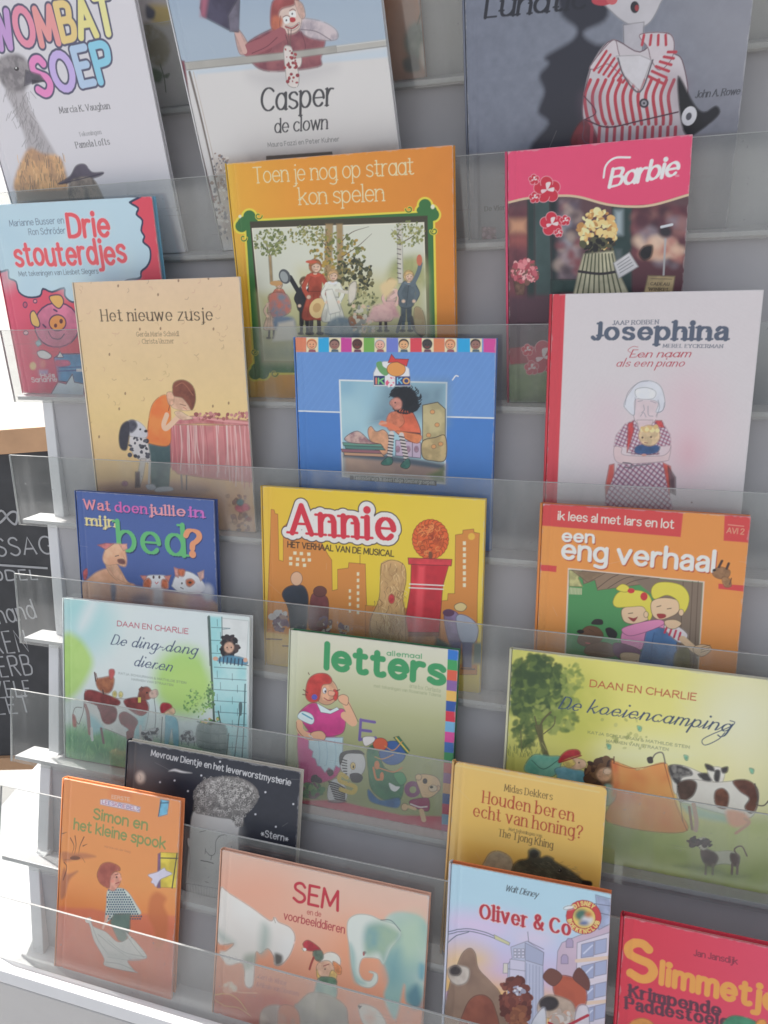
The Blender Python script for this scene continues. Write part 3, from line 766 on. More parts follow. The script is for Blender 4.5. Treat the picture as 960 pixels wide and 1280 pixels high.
def art_lunatic():
    a = Art(1, 0.6208, 0.285, 0.40, -0.015, (116, 122, 138)); a.view(480, 0, 2)
    a.grad('u', [(0, (112, 118, 134)), (.5, (118, 124, 138)), (1, (122, 124, 136))]); a.mottle(.25, 8, 6)
    a.sm([770, 0, 980, -20, 980, 200, 860, 180, 780, 90], (142, 144, 154), soft=50, alpha=.8)
    a.poly([205, 385, 960, 320, 960, 700, 205, 700], (118, 118, 126), soft=2)
    # cast shape of the figure, printed dark
    a.sm([440, -60, 540, -60, 560, 40, 500, 80, 530, 110, 600, 130, 560, 380, 370, 380, 410, 310, 385, 280, 400, 230, 388, 190, 410, 160, 405, 140, 470, 100, 480, 70, 440, 30], (46, 48, 60), soft=4)
    a.sm([520, -40, 700, -40, 690, 10, 660, 60, 620, 64, 570, 30], (186, 184, 190), soft=1.5); a.ell(545, 2, 26, 12, (176, 66, 78)); a.ell(570, -2, 14, 14, (190, 90, 96)); a.ell(627, 18, 11, 15, (48, 46, 54)); a.ell(632, 20, 5, 8, (150, 60, 66))
    a.poly([598, 62, 650, 55, 645, 140, 600, 135], (176, 174, 182), soft=2)
    body = [520, 160, 570, 100, 640, 130, 690, 85, 720, 90, 722, 130, 745, 150, 760, 230, 740, 260, 745, 350, 520, 362, 500, 310, 498, 250]
    a.sm(body, (196, 190, 196), soft=1.2)
    a.sm([470, 365, 480, 320, 510, 300, 540, 370], (122, 42, 52), soft=2)
    for i in range(13):
        x = 506 + i * 19
        a.line([x + 10, 200, x - 4, 240, x + 2, 290, x + 12 - i, 310], 9, (176, 62, 76)) if x + 10 < 742 else None
    for i in range(12): a.line([520 + i * 19, 318, 518 + i * 19, 356], 9, (176, 62, 76), smooth=False)
    a.line(body + body[:2], 2.5, (96, 70, 84)); a.sm([520, 320, 640, 322, 745, 300, 745, 350, 520, 362], (120, 84, 104), soft=12, alpha=.3); a.sm([498, 240, 540, 230, 530, 300, 505, 300], (120, 96, 112), soft=12, alpha=.4); a.sm([700, 180, 755, 200, 745, 270, 715, 270], (120, 96, 112), soft=12, alpha=.35); a.sm([516, 165, 572, 100, 586, 130, 600, 190, 560, 160, 530, 172], (198, 190, 196), soft=1, line=(110, 80, 92), lw=2); a.sm([640, 86, 716, 86, 722, 140, 690, 175, 668, 150, 660, 120], (198, 190, 196), soft=1, line=(110, 80, 92), lw=2); a.line([505, 300, 560, 318, 640, 302, 735, 280], 4, (84, 50, 66)); a.line([500, 240, 530, 280, 500, 300], 3, (84, 50, 66))
    for i in range(7): a.line([525 + i * 12, 176 + i * 5, 556 + i * 10, 128 + i * 9], 7, (176, 62, 76), smooth=False)
    for i in range(6): a.line([660 + i * 10, 190 - i * 12, 700 + i * 6, 210 - i * 16], 7, (176, 62, 76), smooth=False)
    for i in range(4): a.line([650 + i * 18, 88, 645 + i * 20, 112], 7, (176, 62, 76), smooth=False)
    a.poly([580, 140, 640, 138, 668, 150, 640, 228, 600, 190], (200, 198, 204), soft=2); a.line([585, 145, 600, 190, 640, 230, 672, 150], 4, (90, 88, 96))
    a.ell(650, 258, 12, 12, (60, 58, 68)); a.ell(650, 258, 7, 7, (150, 150, 158)); a.ell(650, 258, 3, 3, (50, 50, 60))
    a.sm([735, 190, 775, 260, 800, 280, 830, 265, 838, 285, 800, 320, 760, 340, 742, 300], (34, 35, 44), soft=1.5); a.ell(763, 290, 18, 25, (206, 206, 212), rot=20); a.ell(762, 291, 7, 10, (84, 84, 94), rot=20)
    a.text('Lunatic', 250, 46, 500, 22, 42, 'italic', (40, 42, 52), wt=1.1)
    a.text('John A. Rowe', 778, 245, 888, 236, 13, 'italic', (50, 52, 60), wt=1.1)
    a.text('De Vier Windstreken', 252, 528, 400, 518, 9, 'serif', (46, 48, 56), wt=1.3)
    a.rect(245, 568, 278, 608, (136, 100, 112), soft=2); a.dots(20, (246, 570, 278, 606), 4, [(112, 80, 96), (160, 130, 140)], 2)
    make_book(a, 'book', 'large grey picture book showing a figure in a red striped shirt, top right', .010, edge=(112, 118, 132), spine=(104, 110, 126), seed=3)

def art_drie():
    a = Art(2, -0.05092, 0.26409, 0.26193, -0.01389, (216, 78, 98)); a.view(0, 230, 4)
    a.grad('u', [(0, (216, 92, 118)), (.4, (214, 80, 100)), (1, (216, 74, 92))])
    cloud = [-120, 110, 645, 60, 648, 92, 690, 120, 682, 152, 712, 182, 706, 232, 722, 262, 716, 290, 748, 320, 752, 372, 735, 412, 706, 438, 700, 470, 640, 480, 560, 520, 470, 540, 400, 580, 360, 590, 325, 560, 320, 520, 260, 540, 215, 524, 200, 560, 140, 566, 95, 540, 80, 488, 45, 470, 40, 430, 0, 440, -60, 430]
    a.poly(spline(np.array(cloud, float).reshape(-1, 2), 3, True), (182, 208, 220), soft=1.2, line=(52, 60, 88), lw=9)
    a.dots(26, (0, 120, 680, 520), 44, [(196, 218, 228), (170, 200, 216)], 4, soft=14, alpha=.35)
    a.text('Marianne Busser en', 50, 213, 320, 197, 24, 'sans', (88, 106, 132), wt=.9)
    a.text('Ron Schröder', 145, 256, 328, 248, 24, 'sans', (88, 106, 132), wt=.9)
    a.text('Drie', 345, 270, 548, 270, 96, 'bold', (226, 88, 96), wt=1.0, bounce=.15, out=[((205, 200, 210), 3)])
    a.text('stouterdjes', 84, 418, 632, 400, 94, 'bold', (226, 92, 100), wt=.98, bounce=.2, out=[((205, 200, 210), 3)])
    a.text('Met tekeningen van Liesbet Slegers', 96, 462, 492, 448, 19, 'sans', (76, 92, 112), wt=.95)
    # pig
    K = (84, 66, 96)
    a.ell(285, 705, 112, 112, (222, 128, 158), soft=1, line=K, lw=7)
    a.sm([248, 562, 300, 556, 318, 590, 296, 622, 262, 598], (238, 172, 96), line=K, lw=6); a.sm([152, 650, 172, 636, 198, 690, 192, 716, 160, 700], (240, 180, 104), line=K, lw=6)
    a.ell(288, 694, 42, 40, (238, 148, 84), line=K, lw=6); a.ell(306, 686, 9, 12, (110, 66, 70)); a.ell(278, 708, 8, 10, (110, 66, 70))
    a.line([270, 628, 284, 636], 9, K); a.line([216, 704, 228, 716], 9, K); a.line([242, 738, 262, 770, 300, 774, 322, 750], 5, K); a.line([186, 770, 240, 812, 330, 810, 372, 760], 4, (190, 90, 124))
    a.ell(126, 604, 10, 14, (190, 84, 110), line=K, lw=5); a.ell(176, 586, 9, 9, (222, 140, 150), line=K, lw=5); a.ell(130, 744, 12, 10, (228, 170, 176), line=K, lw=4)
    a.sm([186, 840, 220, 832, 258, 858, 240, 876, 200, 868], (226, 226, 234), line=K, lw=4); a.poly([175, 795, 195, 775, 210, 800, 190, 815], (160, 196, 205), soft=1.5)
    a.poly([270, 870, 300, 850, 420, 848, 420, 1000, 290, 985], (88, 156, 206), soft=2, line=K, lw=5); a.sm([280, 884, 340, 882, 350, 906, 290, 912], (216, 100, 140), soft=1); a.line([290, 936, 420, 930], 6, (64, 92, 150)); a.line([292, 918, 420, 914], 4, (64, 92, 150)); a.rect(382, 924, 410, 938, (226, 230, 236))
    a.poly([284, 868, 300, 838, 318, 866], (232, 232, 236), line=K, lw=4)
    a.poly([250, 1060, 290, 990, 330, 1000, 362, 950, 372, 990, 420, 1000, 420, 1060], (208, 220, 230), soft=2, line=K, lw=4)
    a.ell(165, 910, 16, 20, (236, 208, 150), soft=2, alpha=.8); a.rect(192, 880, 290, 996, (206, 96, 122), soft=6, alpha=.8); a.rect(196, 930, 240, 952, (150, 170, 206), soft=3, alpha=.7); a.ell(215, 900, 14, 22, (226, 140, 130), soft=3, alpha=.7)
    a.text('Huis', 205, 968, 275, 966, 15, 'hand', (236, 220, 226)); a.text('Sarianne', 160, 992, 286, 988, 18, 'hand', (236, 220, 226))
    make_book(a, 'book', 'red and pale blue picture book with a pink pig', .010, edge=(112, 170, 198), spine=(206, 80, 104), seed=4)

def kid(a, x, y, h, coat, hair, skin=(226, 190, 164), legs=(70, 62, 62), skirt=True, lean=0, seed=0):
    dk = tuple(int(c * .55) for c in coat); lt = tuple(min(255, int(c * 1.12)) for c in coat); hx = x + lean * 1.4
    for q in (-1, 1):                                            # stockings and boots
        a.line([x + q * h * .045, y - h * .26, x + q * h * .055, y - h * .03], h * .058, legs, smooth=False); a.ell(x + q * h * .065, y - h * .012, h * .05, h * .022, (52, 42, 40), soft=.8)
    if skirt:
        a.sm([hx - h * .085, y - h * .79, hx + h * .085, y - h * .79, hx + h * .09, y - h * .56, x + h * .175, y - h * .22, x, y - h * .19, x - h * .175, y - h * .22, hx - h * .09, y - h * .56], coat, soft=1, noise=h * .05, seed=seed, col2=tuple(int(c * .8) for c in coat), line=dk, lw=1.6)
        for q in (-.09, -.03, .04, .1): a.line([hx + q * h * .6, y - h * .54, x + q * h * 1.2, y - h * .22], 1.6, dk, smooth=False, alpha=.6)
        a.line([hx - h * .09, y - h * .565, hx + h * .09, y - h * .565], 2.2, dk, smooth=False)
    else:
        a.poly([x - h * .09, y - h * .46, x + h * .09, y - h * .46, x + h * .085, y - h * .16, x + h * .01, y - h * .16, x, y - h * .36, x - h * .01, y - h * .16, x - h * .085, y - h * .16], tuple(int(c * .85) for c in coat), soft=1)
        a.sm([hx - h * .1, y - h * .79, hx + h * .1, y - h * .79, x + h * .115, y - h * .42, x - h * .115, y - h * .42], coat, soft=1, line=dk, lw=1.6); a.line([hx, y - h * .77, x, y - h * .42], 1.6, dk, smooth=False)
    for q in (-1, 1):
        a.line([hx + q * h * .09, y - h * .76, hx + q * h * .15, y - h * .62, hx + q * h * .1, y - h * .5], h * .062, coat); a.line([hx + q * h * .12, y - h * .74, hx + q * h * .18, y - h * .62, hx + q * h * .13, y - h * .5], 1.4, dk); a.ell(hx + q * h * .085, y - h * .49, h * .028, h * .026, skin, soft=.8)
    a.line([hx, y - h * .82, hx, y - h * .78], h * .05, skin, smooth=False); a.line([hx - h * .06, y - h * .785, hx, y - h * .77, hx + h * .06, y - h * .785], h * .03, lt)
    a.ell(hx, y - h * .9, h * .085, h * .095, hair, soft=1); a.ell(hx + h * .012, y - h * .885, h * .06, h * .07, skin, soft=.8); a.sm([hx - h * .07, y - h * .9, hx - h * .04, y - h * .965, hx + h * .05, y - h * .965, hx + h * .075, y - h * .91, hx + h * .02, y - h * .935], hair, soft=.8)
    for q in (-1, 1): a.ell(hx + h * (.012 + .026 * q), y - h * .89, h * .007, h * .008, (70, 50, 50), alpha=.9)
    a.line([hx - h * .005, y - h * .85, hx + h * .03, y - h * .85], h * .008, (170, 90, 84))

def art_toen():
    a = Art(2, 0.3285, 0.28396, 0.28893, -0.00213, (226, 146, 48)); a.view(270, 170, 2.824)
    a.grad('u', [(0, (226, 176, 52)), (.06, (228, 160, 44)), (.35, (228, 146, 42)), (1, (214, 130, 44))]); a.mottle(.08, 30)
    a.text('Toen je nog op straat', 135, 168, 698, 136, 44, 'thin', (240, 214, 168), wt=1.5)
    a.text('kon spelen', 295, 244, 592, 230, 44, 'thin', (240, 214, 168), wt=1.5)
    Y, G, Dk = (232, 206, 60), (58, 112, 62), (70, 66, 52)
    for c, e in ((Y, 7), (G, 0)):
        a.poly([104 - e, 302 - e, 766 + e, 268 - e, 776 + e, 834 + e, 138 - e, 836 + e], c)
        for x, y in ((112, 302), (744, 262), (160, 818)):
            sx = 1 if x > 400 else -1; sy = 1 if y > 600 else -1
            a.ell(x, y, 36 + e, 20 + e, c); a.ell(x + 6 * -sx, y + sy * 18, 22 + e, 22 + e, c); a.ell(x + sx * 22, y + sy * 2 + 18, 22 + e, 22 + e, c)
    for x, y, sx in ((150, 282, 1), (682, 258, -1), (770, 335, -1), (96, 360, 1), (206, 838, 1), (134, 762, 1)):
        q = np.linspace(0, 5.2, 12); rr = 13 - 1.6 * q
        P = np.stack([x + sx * rr * np.cos(q), y + rr * np.sin(q)], 1).ravel(); a.line(P, 8, Y); a.line(P, 4, (60, 104, 58))
    a.ell(84, 284, 6, 6, (236, 226, 190)); a.ell(765, 250, 7, 8, (236, 226, 190))
    a.poly([119, 302, 747, 281, 757, 802, 161, 798], Dk); a.poly([126, 325, 735, 304, 748, 800, 170, 793], (222, 216, 196))
    a.poly([130, 329, 731, 308, 744, 796, 174, 789], (204, 206, 190))
    a.poly([150, 560, 738, 520, 744, 800, 174, 792], (186, 184, 136), soft=12); a.poly([160, 700, 740, 640, 744, 800, 174, 792], (164, 160, 120), soft=12, noise=20, col2=(180, 172, 130))
    a.sm([610, 520, 620, 450, 670, 425, 730, 430, 738, 530], (150, 156, 104), soft=8, noise=10, col2=(172, 172, 120)); a.poly([300, 480, 620, 500, 620, 560, 300, 560], (196, 190, 140), soft=20)
    for x0, x1, w in ((400, 394, 26), (436, 440, 22), (648, 652, 18), (190, 196, 10)):
        a.poly([x0 - w / 2, 310 if x0 > 200 else 420, x0 + w / 2, 310 if x0 > 200 else 420, x1 + w / 2, 520, x1 - w / 2, 520], (164, 138, 96) if x0 < 600 else (200, 196, 184), soft=1.5)
    for y in range(330, 510, 17): a.line([640, y, 652, y + 3], 3, (90, 84, 76), smooth=False); a.line([386 + y % 3, y, 392, y + 14], 3, (118, 94, 66), smooth=False)
    for P in ([400, 400, 350, 350, 300, 325], [436, 380, 480, 340, 540, 320], [650, 380, 700, 350, 725, 320], [395, 380, 370, 335], [440, 430, 500, 390, 550, 345], [190, 420, 170, 370, 140, 350], [190, 410, 220, 370, 240, 350], [648, 360, 620, 330]):
        a.line(P, 4, (92, 78, 58), taper=True)
    a.leaves(150, 192, 375, 60, 48, 5, [(120, 130, 78), (146, 150, 92), (96, 108, 66)], 1); a.leaves(150, 330, 350, 80, 35, 4, [(140, 140, 80), (160, 150, 90), (110, 118, 70)], 2)
    a.leaves(170, 430, 420, 100, 80, 6, [(172, 142, 64), (132, 134, 72), (104, 110, 62), (150, 132, 70)], 3); a.leaves(140, 680, 345, 60, 45, 4, [(138, 142, 84), (112, 120, 72), (160, 158, 98)], 4); a.leaves(190, 485, 500, 70, 75, 7, [(76, 80, 58), (112, 108, 72), (150, 140, 92), (60, 64, 50)], 5)
    a.leaves(90, 520, 600, 60, 60, 6, [(130, 134, 90), (168, 164, 116), (98, 104, 72)], 6)
    kid(a, 196, 715, 160, (206, 180, 160), (196, 160, 120), seed=1); kid(a, 222, 660, 150, (176, 110, 90), (180, 140, 90), seed=2); a.ell(212, 520, 22, 9, (196, 150, 96)); a.sm([190, 560, 250, 560, 262, 620, 200, 640], (188, 112, 96), soft=2, noise=8, col2=(120, 128, 140)); a.sm([205, 640, 270, 640, 275, 680, 215, 690], (112, 130, 150), soft=3, noise=8)
    kid(a, 312, 700, 205, (44, 44, 50), (120, 86, 60), skirt=False, legs=(44, 44, 50), seed=3); a.line([288, 545, 262, 500], 18, (44, 44, 50)); a.ell(242, 496, 20, 27, (84, 88, 92), rot=-20); a.ell(240, 497, 13, 20, (150, 156, 156), rot=-20); a.poly([300, 532, 326, 532, 316, 548, 306, 548], (226, 222, 210))
    kid(a, 350, 700, 268, (178, 76, 56), (168, 104, 62), seed=4); a.ell(336, 444, 20, 6, (196, 90, 66)); a.ell(360, 608, 30, 36, (224, 192, 132), rot=20); a.ell(356, 606, 14, 17, (200, 160, 104), rot=20)
    kid(a, 412, 700, 232, (226, 222, 206), (206, 168, 116), seed=5); a.poly([385, 545, 410, 540, 440, 620, 400, 630], (230, 226, 212), soft=2)
    a.line([425, 545, 470, 550, 490, 520], 11, (206, 200, 184)); a.sm([470, 530, 494, 516, 492, 570, 470, 590], (214, 206, 190), soft=2)
    a.sm([380, 690, 420, 640, 480, 650, 510, 705, 440, 715], (118, 134, 142), soft=3, noise=10, col2=(150, 160, 160)); a.sm([470, 640, 515, 635, 520, 670, 480, 675], (160, 110, 80), soft=2, noise=6); a.dots(60, (480, 600, 560, 690), 7, [(206, 200, 180), (150, 150, 140), (216, 190, 160)], 9)
    kid(a, 590, 690, 190, (222, 182, 172), (222, 192, 140), lean=20, seed=6); a.sm([580, 530, 620, 505, 640, 520, 600, 570], (224, 196, 146), soft=3); a.line([620, 570, 650, 550, 668, 535], 12, (222, 186, 176)); a.poly([555, 600, 625, 580, 650, 640, 530, 655], (220, 180, 172), soft=3, noise=10, col2=(200, 150, 150))
    kid(a, 672, 690, 218, (96, 110, 118), (212, 178, 120), skirt=False, lean=6, legs=(84, 98, 106), seed=7); a.line([694, 525, 715, 480, 722, 450], 15, (98, 112, 120)); a.ell(718, 438, 10, 20, (196, 110, 84)); a.line([690, 640, 700, 680, 725, 705], 12, (84, 84, 84)); a.line([655, 640, 640, 690], 12, (84, 90, 92))
    a.sm([700, 610, 725, 610, 738, 650, 738, 700, 705, 690], (168, 146, 110), soft=2, noise=8); a.poly([220, 660, 275, 650, 290, 720, 200, 725], (196, 190, 178), soft=3)
    a.poly([160, 745, 300, 735, 300, 790, 172, 790], (150, 156, 128), soft=10, noise=14)
    make_book(a, 'book', 'orange book with a green scrollwork frame around children playing under trees', .011, edge=(224, 152, 52), spine=(228, 178, 56), seed=5)

def blossom(a, x, y, r, c=(196, 44, 66)):
    for k in range(5):
        q = k * PI2 / 5 - .4; a.ell(x + r * .62 * math.cos(q), y + r * .62 * math.sin(q), r * .52, r * .52, c, line=(232, 170, 178), lw=1.4)
    a.ell(x, y, r * .6, r * .6, c)
    a.sm([x, y, x - r * .1, y - r * .55, x + r * .3, y - r * .6], (246, 206, 206)); a.sm([x, y, x + r * .55, y - r * .2, x + r * .5, y + r * .15], (246, 206, 206)); a.sm([x, y, x - r * .4, y + r * .3, x - r * .5, y], (240, 190, 196))

def art_rose():
    a = Art(2, 0.67747, 0.18878, 0.27705, 0.01276, (220, 72, 112)); a.view(600, 160, 2.667)
    a.mottle(.04, 20)
    a.poly([70, 250, 92, 246, 160, 232, 260, 224, 330, 228, 420, 252, 500, 260, 580, 254, 700, 218, 720, 700, 80, 790], (92, 66, 72), soft=.8)
    # shop front: panes, timber, shelves out of focus
    a.rect(85, 270, 160, 640, (118, 66, 74), soft=8, noise=22, col2=(84, 50, 60)); a.rect(100, 305, 155, 350, (190, 140, 110), soft=6); a.rect(98, 360, 160, 390, (150, 84, 80), soft=8)
    a.poly([158, 238, 182, 232, 182, 600, 158, 600], (44, 62, 62), soft=2); a.poly([182, 234, 232, 228, 240, 560, 186, 560], (66, 86, 86), soft=2); a.poly([232, 228, 262, 226, 268, 560, 240, 560], (36, 48, 52), soft=2)
    a.rect(262, 240, 330, 505, (96, 84, 96), soft=6, noise=18, col2=(150, 132, 136)); a.rect(270, 300, 300, 385, (150, 158, 170), soft=5); a.dots(30, (262, 260, 330, 500), 14, [(130, 70, 76), (170, 150, 140), (70, 56, 64)], 7, soft=4, alpha=.7)
    a.rect(440, 262, 508, 560, (48, 70, 70), soft=2); a.rect(450, 275, 475, 355, (150, 164, 170), soft=4); a.rect(452, 405, 472, 470, (84, 96, 98), soft=3); a.rect(236, 505, 330, 548, (44, 66, 64), soft=2)
    a.rect(508, 262, 700, 540, (92, 52, 62), soft=3); a.rect(515, 330, 690, 352, (136, 72, 80), soft=6)
    a.dots(70, (512, 262, 690, 440), 20, [(118, 66, 72), (60, 40, 52), (150, 104, 100), (140, 130, 140), (84, 48, 60)], 8, soft=5, alpha=.75); a.dots(30, (515, 375, 690, 430), 16, [(204, 160, 134), (180, 120, 110), (220, 190, 166)], 9, soft=5, alpha=.8)
    a.line([618, 370, 612, 490], 6, (168, 166, 168), smooth=False); a.ell(618, 345, 22, 20, (48, 44, 52), soft=3); a.line([605, 330, 640, 322], 8, (196, 200, 206)); a.sm([545, 395, 575, 392, 570, 430, 545, 440, 530, 420], (36, 34, 40), soft=2)
    # basket of pink blossoms, price board
    a.rect(96, 560, 240, 720, (84, 58, 70), soft=6); a.poly([112, 510, 152, 510, 146, 556, 120, 556], (120, 92, 78), soft=1.5, noise=5, col2=(84, 62, 56)); a.leaves(120, 152, 478, 44, 38, 8, [(214, 130, 136), (228, 168, 166), (168, 74, 86), (120, 84, 76), (190, 96, 108)], 10)
    a.poly([560, 492, 650, 494, 640, 560, 545, 558], (190, 166, 122), soft=1); a.text('CADEAU', 568, 524, 630, 526, 10, 'slab', (84, 70, 54), caph=1); a.text('WINKEL', 562, 542, 630, 544, 10, 'slab', (84, 70, 54), caph=1); a.line([570, 502, 640, 504], 2, (110, 94, 70), smooth=False)
    # a golden bush in a striped planter beside a sheet of paper
    a.leaves(150, 392, 340, 62, 66, 10, [(216, 172, 104), (232, 196, 130), (184, 134, 76), (240, 212, 156)], 12); a.leaves(60, 395, 400, 56, 40, 10, [(52, 50, 48), (84, 84, 62), (36, 36, 38)], 13)
    a.poly([345, 420, 445, 410, 462, 480, 500, 560, 310, 560, 330, 470], (196, 190, 160), soft=1.5)
    for i in range(9): a.line([352 + i * 11, 420, 340 + i * 14, 480, 322 + i * 19, 560], 5, (86, 92, 70))
    a.line([330, 478, 400, 486, 460, 478], 9, (52, 48, 52)); a.poly([445, 450, 498, 415, 528, 462, 462, 502], (206, 204, 206), soft=1); 
    for i in range(4): a.line([458 + i * 3, 456 + i * 9, 496 + i * 5, 430 + i * 9], 2.5, (130, 130, 136), smooth=False)
    # wave edge, blossoms, lower band
    a.line([88, 250, 160, 234, 260, 226, 330, 230, 420, 254, 500, 262, 580, 256, 704, 220], 7, (206, 182, 150))
    a.poly([80, 650, 260, 648, 260, 730, 80, 735], (84, 58, 72), soft=1); a.poly([86, 735, 260, 720, 260, 780, 84, 792], (176, 62, 80), soft=1); a.poly([84, 790, 300, 775, 300, 930, 84, 930], (142, 158, 120), soft=1.5)
    blossom(a, 224, 206, 40); blossom(a, 180, 172, 16); blossom(a, 182, 232, 17); blossom(a, 240, 320, 36); blossom(a, 284, 308, 16); blossom(a, 262, 350, 13); blossom(a, 212, 765, 50, (190, 62, 84)); blossom(a, 158, 740, 18); blossom(a, 172, 800, 22, (200, 90, 104))
    a.text('Barbie', 428, 200, 655, 158, 46, 'brush', (246, 232, 222), wt=1.35); a.line([412, 165, 420, 125, 450, 100, 500, 98], 6, (246, 232, 222)); a.text('TM', 651, 163, 663, 162, 6, 'caps', (240, 190, 200), caph=1)
    make_book(a, 'book', 'tall pink book with red blossoms and a dim shop front, under the grey book', .008, edge=(214, 80, 114), seed=6)
# ------------------------------------------------------------------ covers, middle rows
def art_het():
    a = Art(3, 0.10259, 0.24716, 0.32872, 0.00067, (226, 190, 146)); a.view(80, 330, 3.657)
    a.grad('v', [(0, (222, 190, 158)), (.2, (224, 184, 134)), (.45, (230, 192, 132)), (1, (222, 192, 158))]); a.mottle(.08, 45); a.mottle(.05, 6, 9)
    g = np.random.default_rng(5)
    for i in range(70):
        x, y = 70 + g.random() * 780, 70 + g.random() * 760; q = g.random() * 3.1
        a.line([x, y, x + 12 * math.cos(q), y + 12 * math.sin(q), x + 20 * math.cos(q + .5), y + 20 * math.sin(q + .5)], 2.2, [(176, 130, 96), (140, 104, 80), (196, 140, 120), (180, 150, 100)][i % 4], alpha=.55)
    for x, y in ((248, 100), (523, 76), (660, 66), (683, 297), (208, 413), (280, 592), (252, 662), (347, 298), (441, 295), (430, 140), (160, 790), (680, 650), (752, 636)): a.ell(x, y, 4, 7, (130, 92, 70), alpha=.8)
    a.text('Het nieuwe zusje', 172, 262, 678, 258, 40, 'serif', (72, 56, 44), wt=.85)
    a.text('Gerda Marie Scheidl', 332, 331, 524, 329, 15, 'serif', (120, 94, 74), wt=.7); a.text('Christa Unzner', 358, 364, 502, 362, 15, 'serif', (120, 94, 74), wt=.7)
    # ground
    a.poly([150, 990, 860, 985, 890, 1240, 160, 1240], (226, 180, 132), soft=6, noise=40, col2=(214, 170, 136)); a.sm([160, 1010, 400, 1000, 640, 1020, 620, 1050, 300, 1060, 160, 1045], (150, 120, 118), soft=6, alpha=.6)
    # cradle with pink skirt
    a.sm([505, 710, 600, 695, 720, 706, 860, 720, 865, 745, 640, 730, 520, 735], (176, 96, 100), soft=2, noise=9, col2=(198, 130, 130)); a.poly([480, 735, 860, 740, 878, 1000, 700, 985, 520, 960, 478, 920], (206, 132, 132), soft=2)
    for i in range(62):
        t = g.random(); x = 485 + 375 * t; L = 880 + 100 * t * g.random() + 60
        a.line([x, 738 + 4 * t, x + 4 + g.normal() * 4, 840, x + 8 + g.normal() * 8, L], 5, [(226, 170, 166), (184, 96, 104), (236, 196, 190), (196, 112, 116)][i % 4], alpha=.7)
    a.line([500, 712, 600, 702, 720, 716, 862, 730], 9, (214, 150, 148)); a.dots(50, (590, 680, 850, 712), 7, [(150, 84, 84), (196, 132, 128), (170, 100, 96)], 6)
    a.line([536, 965, 540, 1030], 10, (150, 130, 124)); a.line([560, 968, 560, 1030], 8, (120, 104, 100))
    # boy
    a.poly([385, 815, 485, 820, 488, 900, 480, 1025, 430, 1030, 398, 1015], (72, 94, 98), soft=1.5, noise=12, col2=(88, 112, 112)); a.sm([375, 1010, 410, 1008, 420, 1030, 385, 1032], (190, 190, 196), soft=1.5); a.sm([425, 1022, 485, 1018, 495, 1036, 420, 1042], (206, 206, 210), soft=1.5)
    a.sm([470, 600, 440, 605, 405, 640, 388, 700, 378, 800, 395, 822, 480, 828, 488, 740, 486, 640], (234, 134, 66), soft=1.5, noise=16, col2=(222, 116, 56)); a.line([470, 600, 482, 640, 478, 670], 3, (120, 70, 46)); a.line([388, 705, 384, 770], 3, (190, 96, 50))
    a.sm([475, 600, 540, 610, 590, 640, 580, 668, 530, 668, 490, 650], (232, 182, 152), soft=1.5); a.sm([470, 590, 500, 590, 500, 640, 478, 640], (226, 174, 144), soft=1.5)
    a.sm([500, 545, 545, 530, 590, 560, 602, 620, 585, 668, 565, 640, 540, 612, 500, 600], (132, 76, 60), soft=1.5, noise=8, col2=(110, 62, 52)); a.line([510, 560, 545, 545, 590, 600], 3, (166, 104, 80))
    a.line([470, 690, 455, 735, 470, 750, 530, 690], 22, (232, 184, 154)); a.sm([505, 680, 530, 672, 560, 690, 590, 705, 540, 712], (234, 190, 160), soft=1.5); a.line([530, 640, 556, 648], 3, (130, 84, 70)); a.line([545, 655, 560, 664], 3, (190, 110, 96))
    # dog
    a.sm([300, 790, 360, 780, 385, 830, 392, 900, 345, 895, 310, 860], (206, 200, 200), soft=2); a.sm([290, 720, 330, 716, 365, 740, 382, 775, 370, 795, 320, 790, 295, 780], (196, 194, 200), soft=2); a.sm([262, 738, 290, 718, 302, 740, 296, 800, 285, 850, 258, 842, 250, 790], (66, 66, 78), soft=1.5); a.sm([296, 720, 320, 714, 335, 740, 312, 770, 298, 760], (80, 80, 94), soft=2)
    a.dots(24, (300, 795, 386, 890), 8, [(62, 62, 72), (84, 84, 94)], 7); a.ell(374, 764, 8, 7, (46, 44, 50)); a.ell(348, 756, 5, 5, (50, 48, 54)); a.poly([350, 890, 375, 890, 360, 980, 345, 1020, 325, 1018, 336, 960], (196, 184, 176), soft=2); a.poly([325, 950, 345, 950, 348, 1020, 325, 1022], (110, 88, 96), soft=2); a.line([392, 900, 388, 1000], 12, (190, 180, 176))
    a.dots(30, (740, 1060, 860, 1220), 9, [(176, 130, 120), (160, 110, 96), (196, 150, 120), (150, 126, 130)], 9, soft=1); a.sm([785, 1105, 830, 1095, 850, 1120, 810, 1135, 785, 1125], (222, 104, 122), soft=2); a.ell(805, 1090, 16, 16, (110, 150, 156), soft=2); a.ell(845, 1168, 12, 10, (176, 96, 88), soft=2); a.ell(278, 1004, 14, 12, (176, 120, 140), soft=2)
    make_book(a, 'book', 'tall cream paperback with a boy leaning over a pink cradle', .004, hard=False, edge=(226, 206, 180), seed=7, warp=1.6)

def face(a, x, y, r, skin, hair, style=0, line=(60, 50, 60)):
    a.ell(x, y - r * .25, r * 1.12, r * 1.05, hair); a.ell(x, y, r, r * .95, skin, line=line, lw=1)
    for q in (-1, 1): a.ell(x + q * r * .35, y - r * .1, r * .1, r * .12, (40, 36, 40))
    a.line([x - r * .4, y + r * .35, x, y + r * .55, x + r * .4, y + r * .35], r * .12, (150, 60, 60))

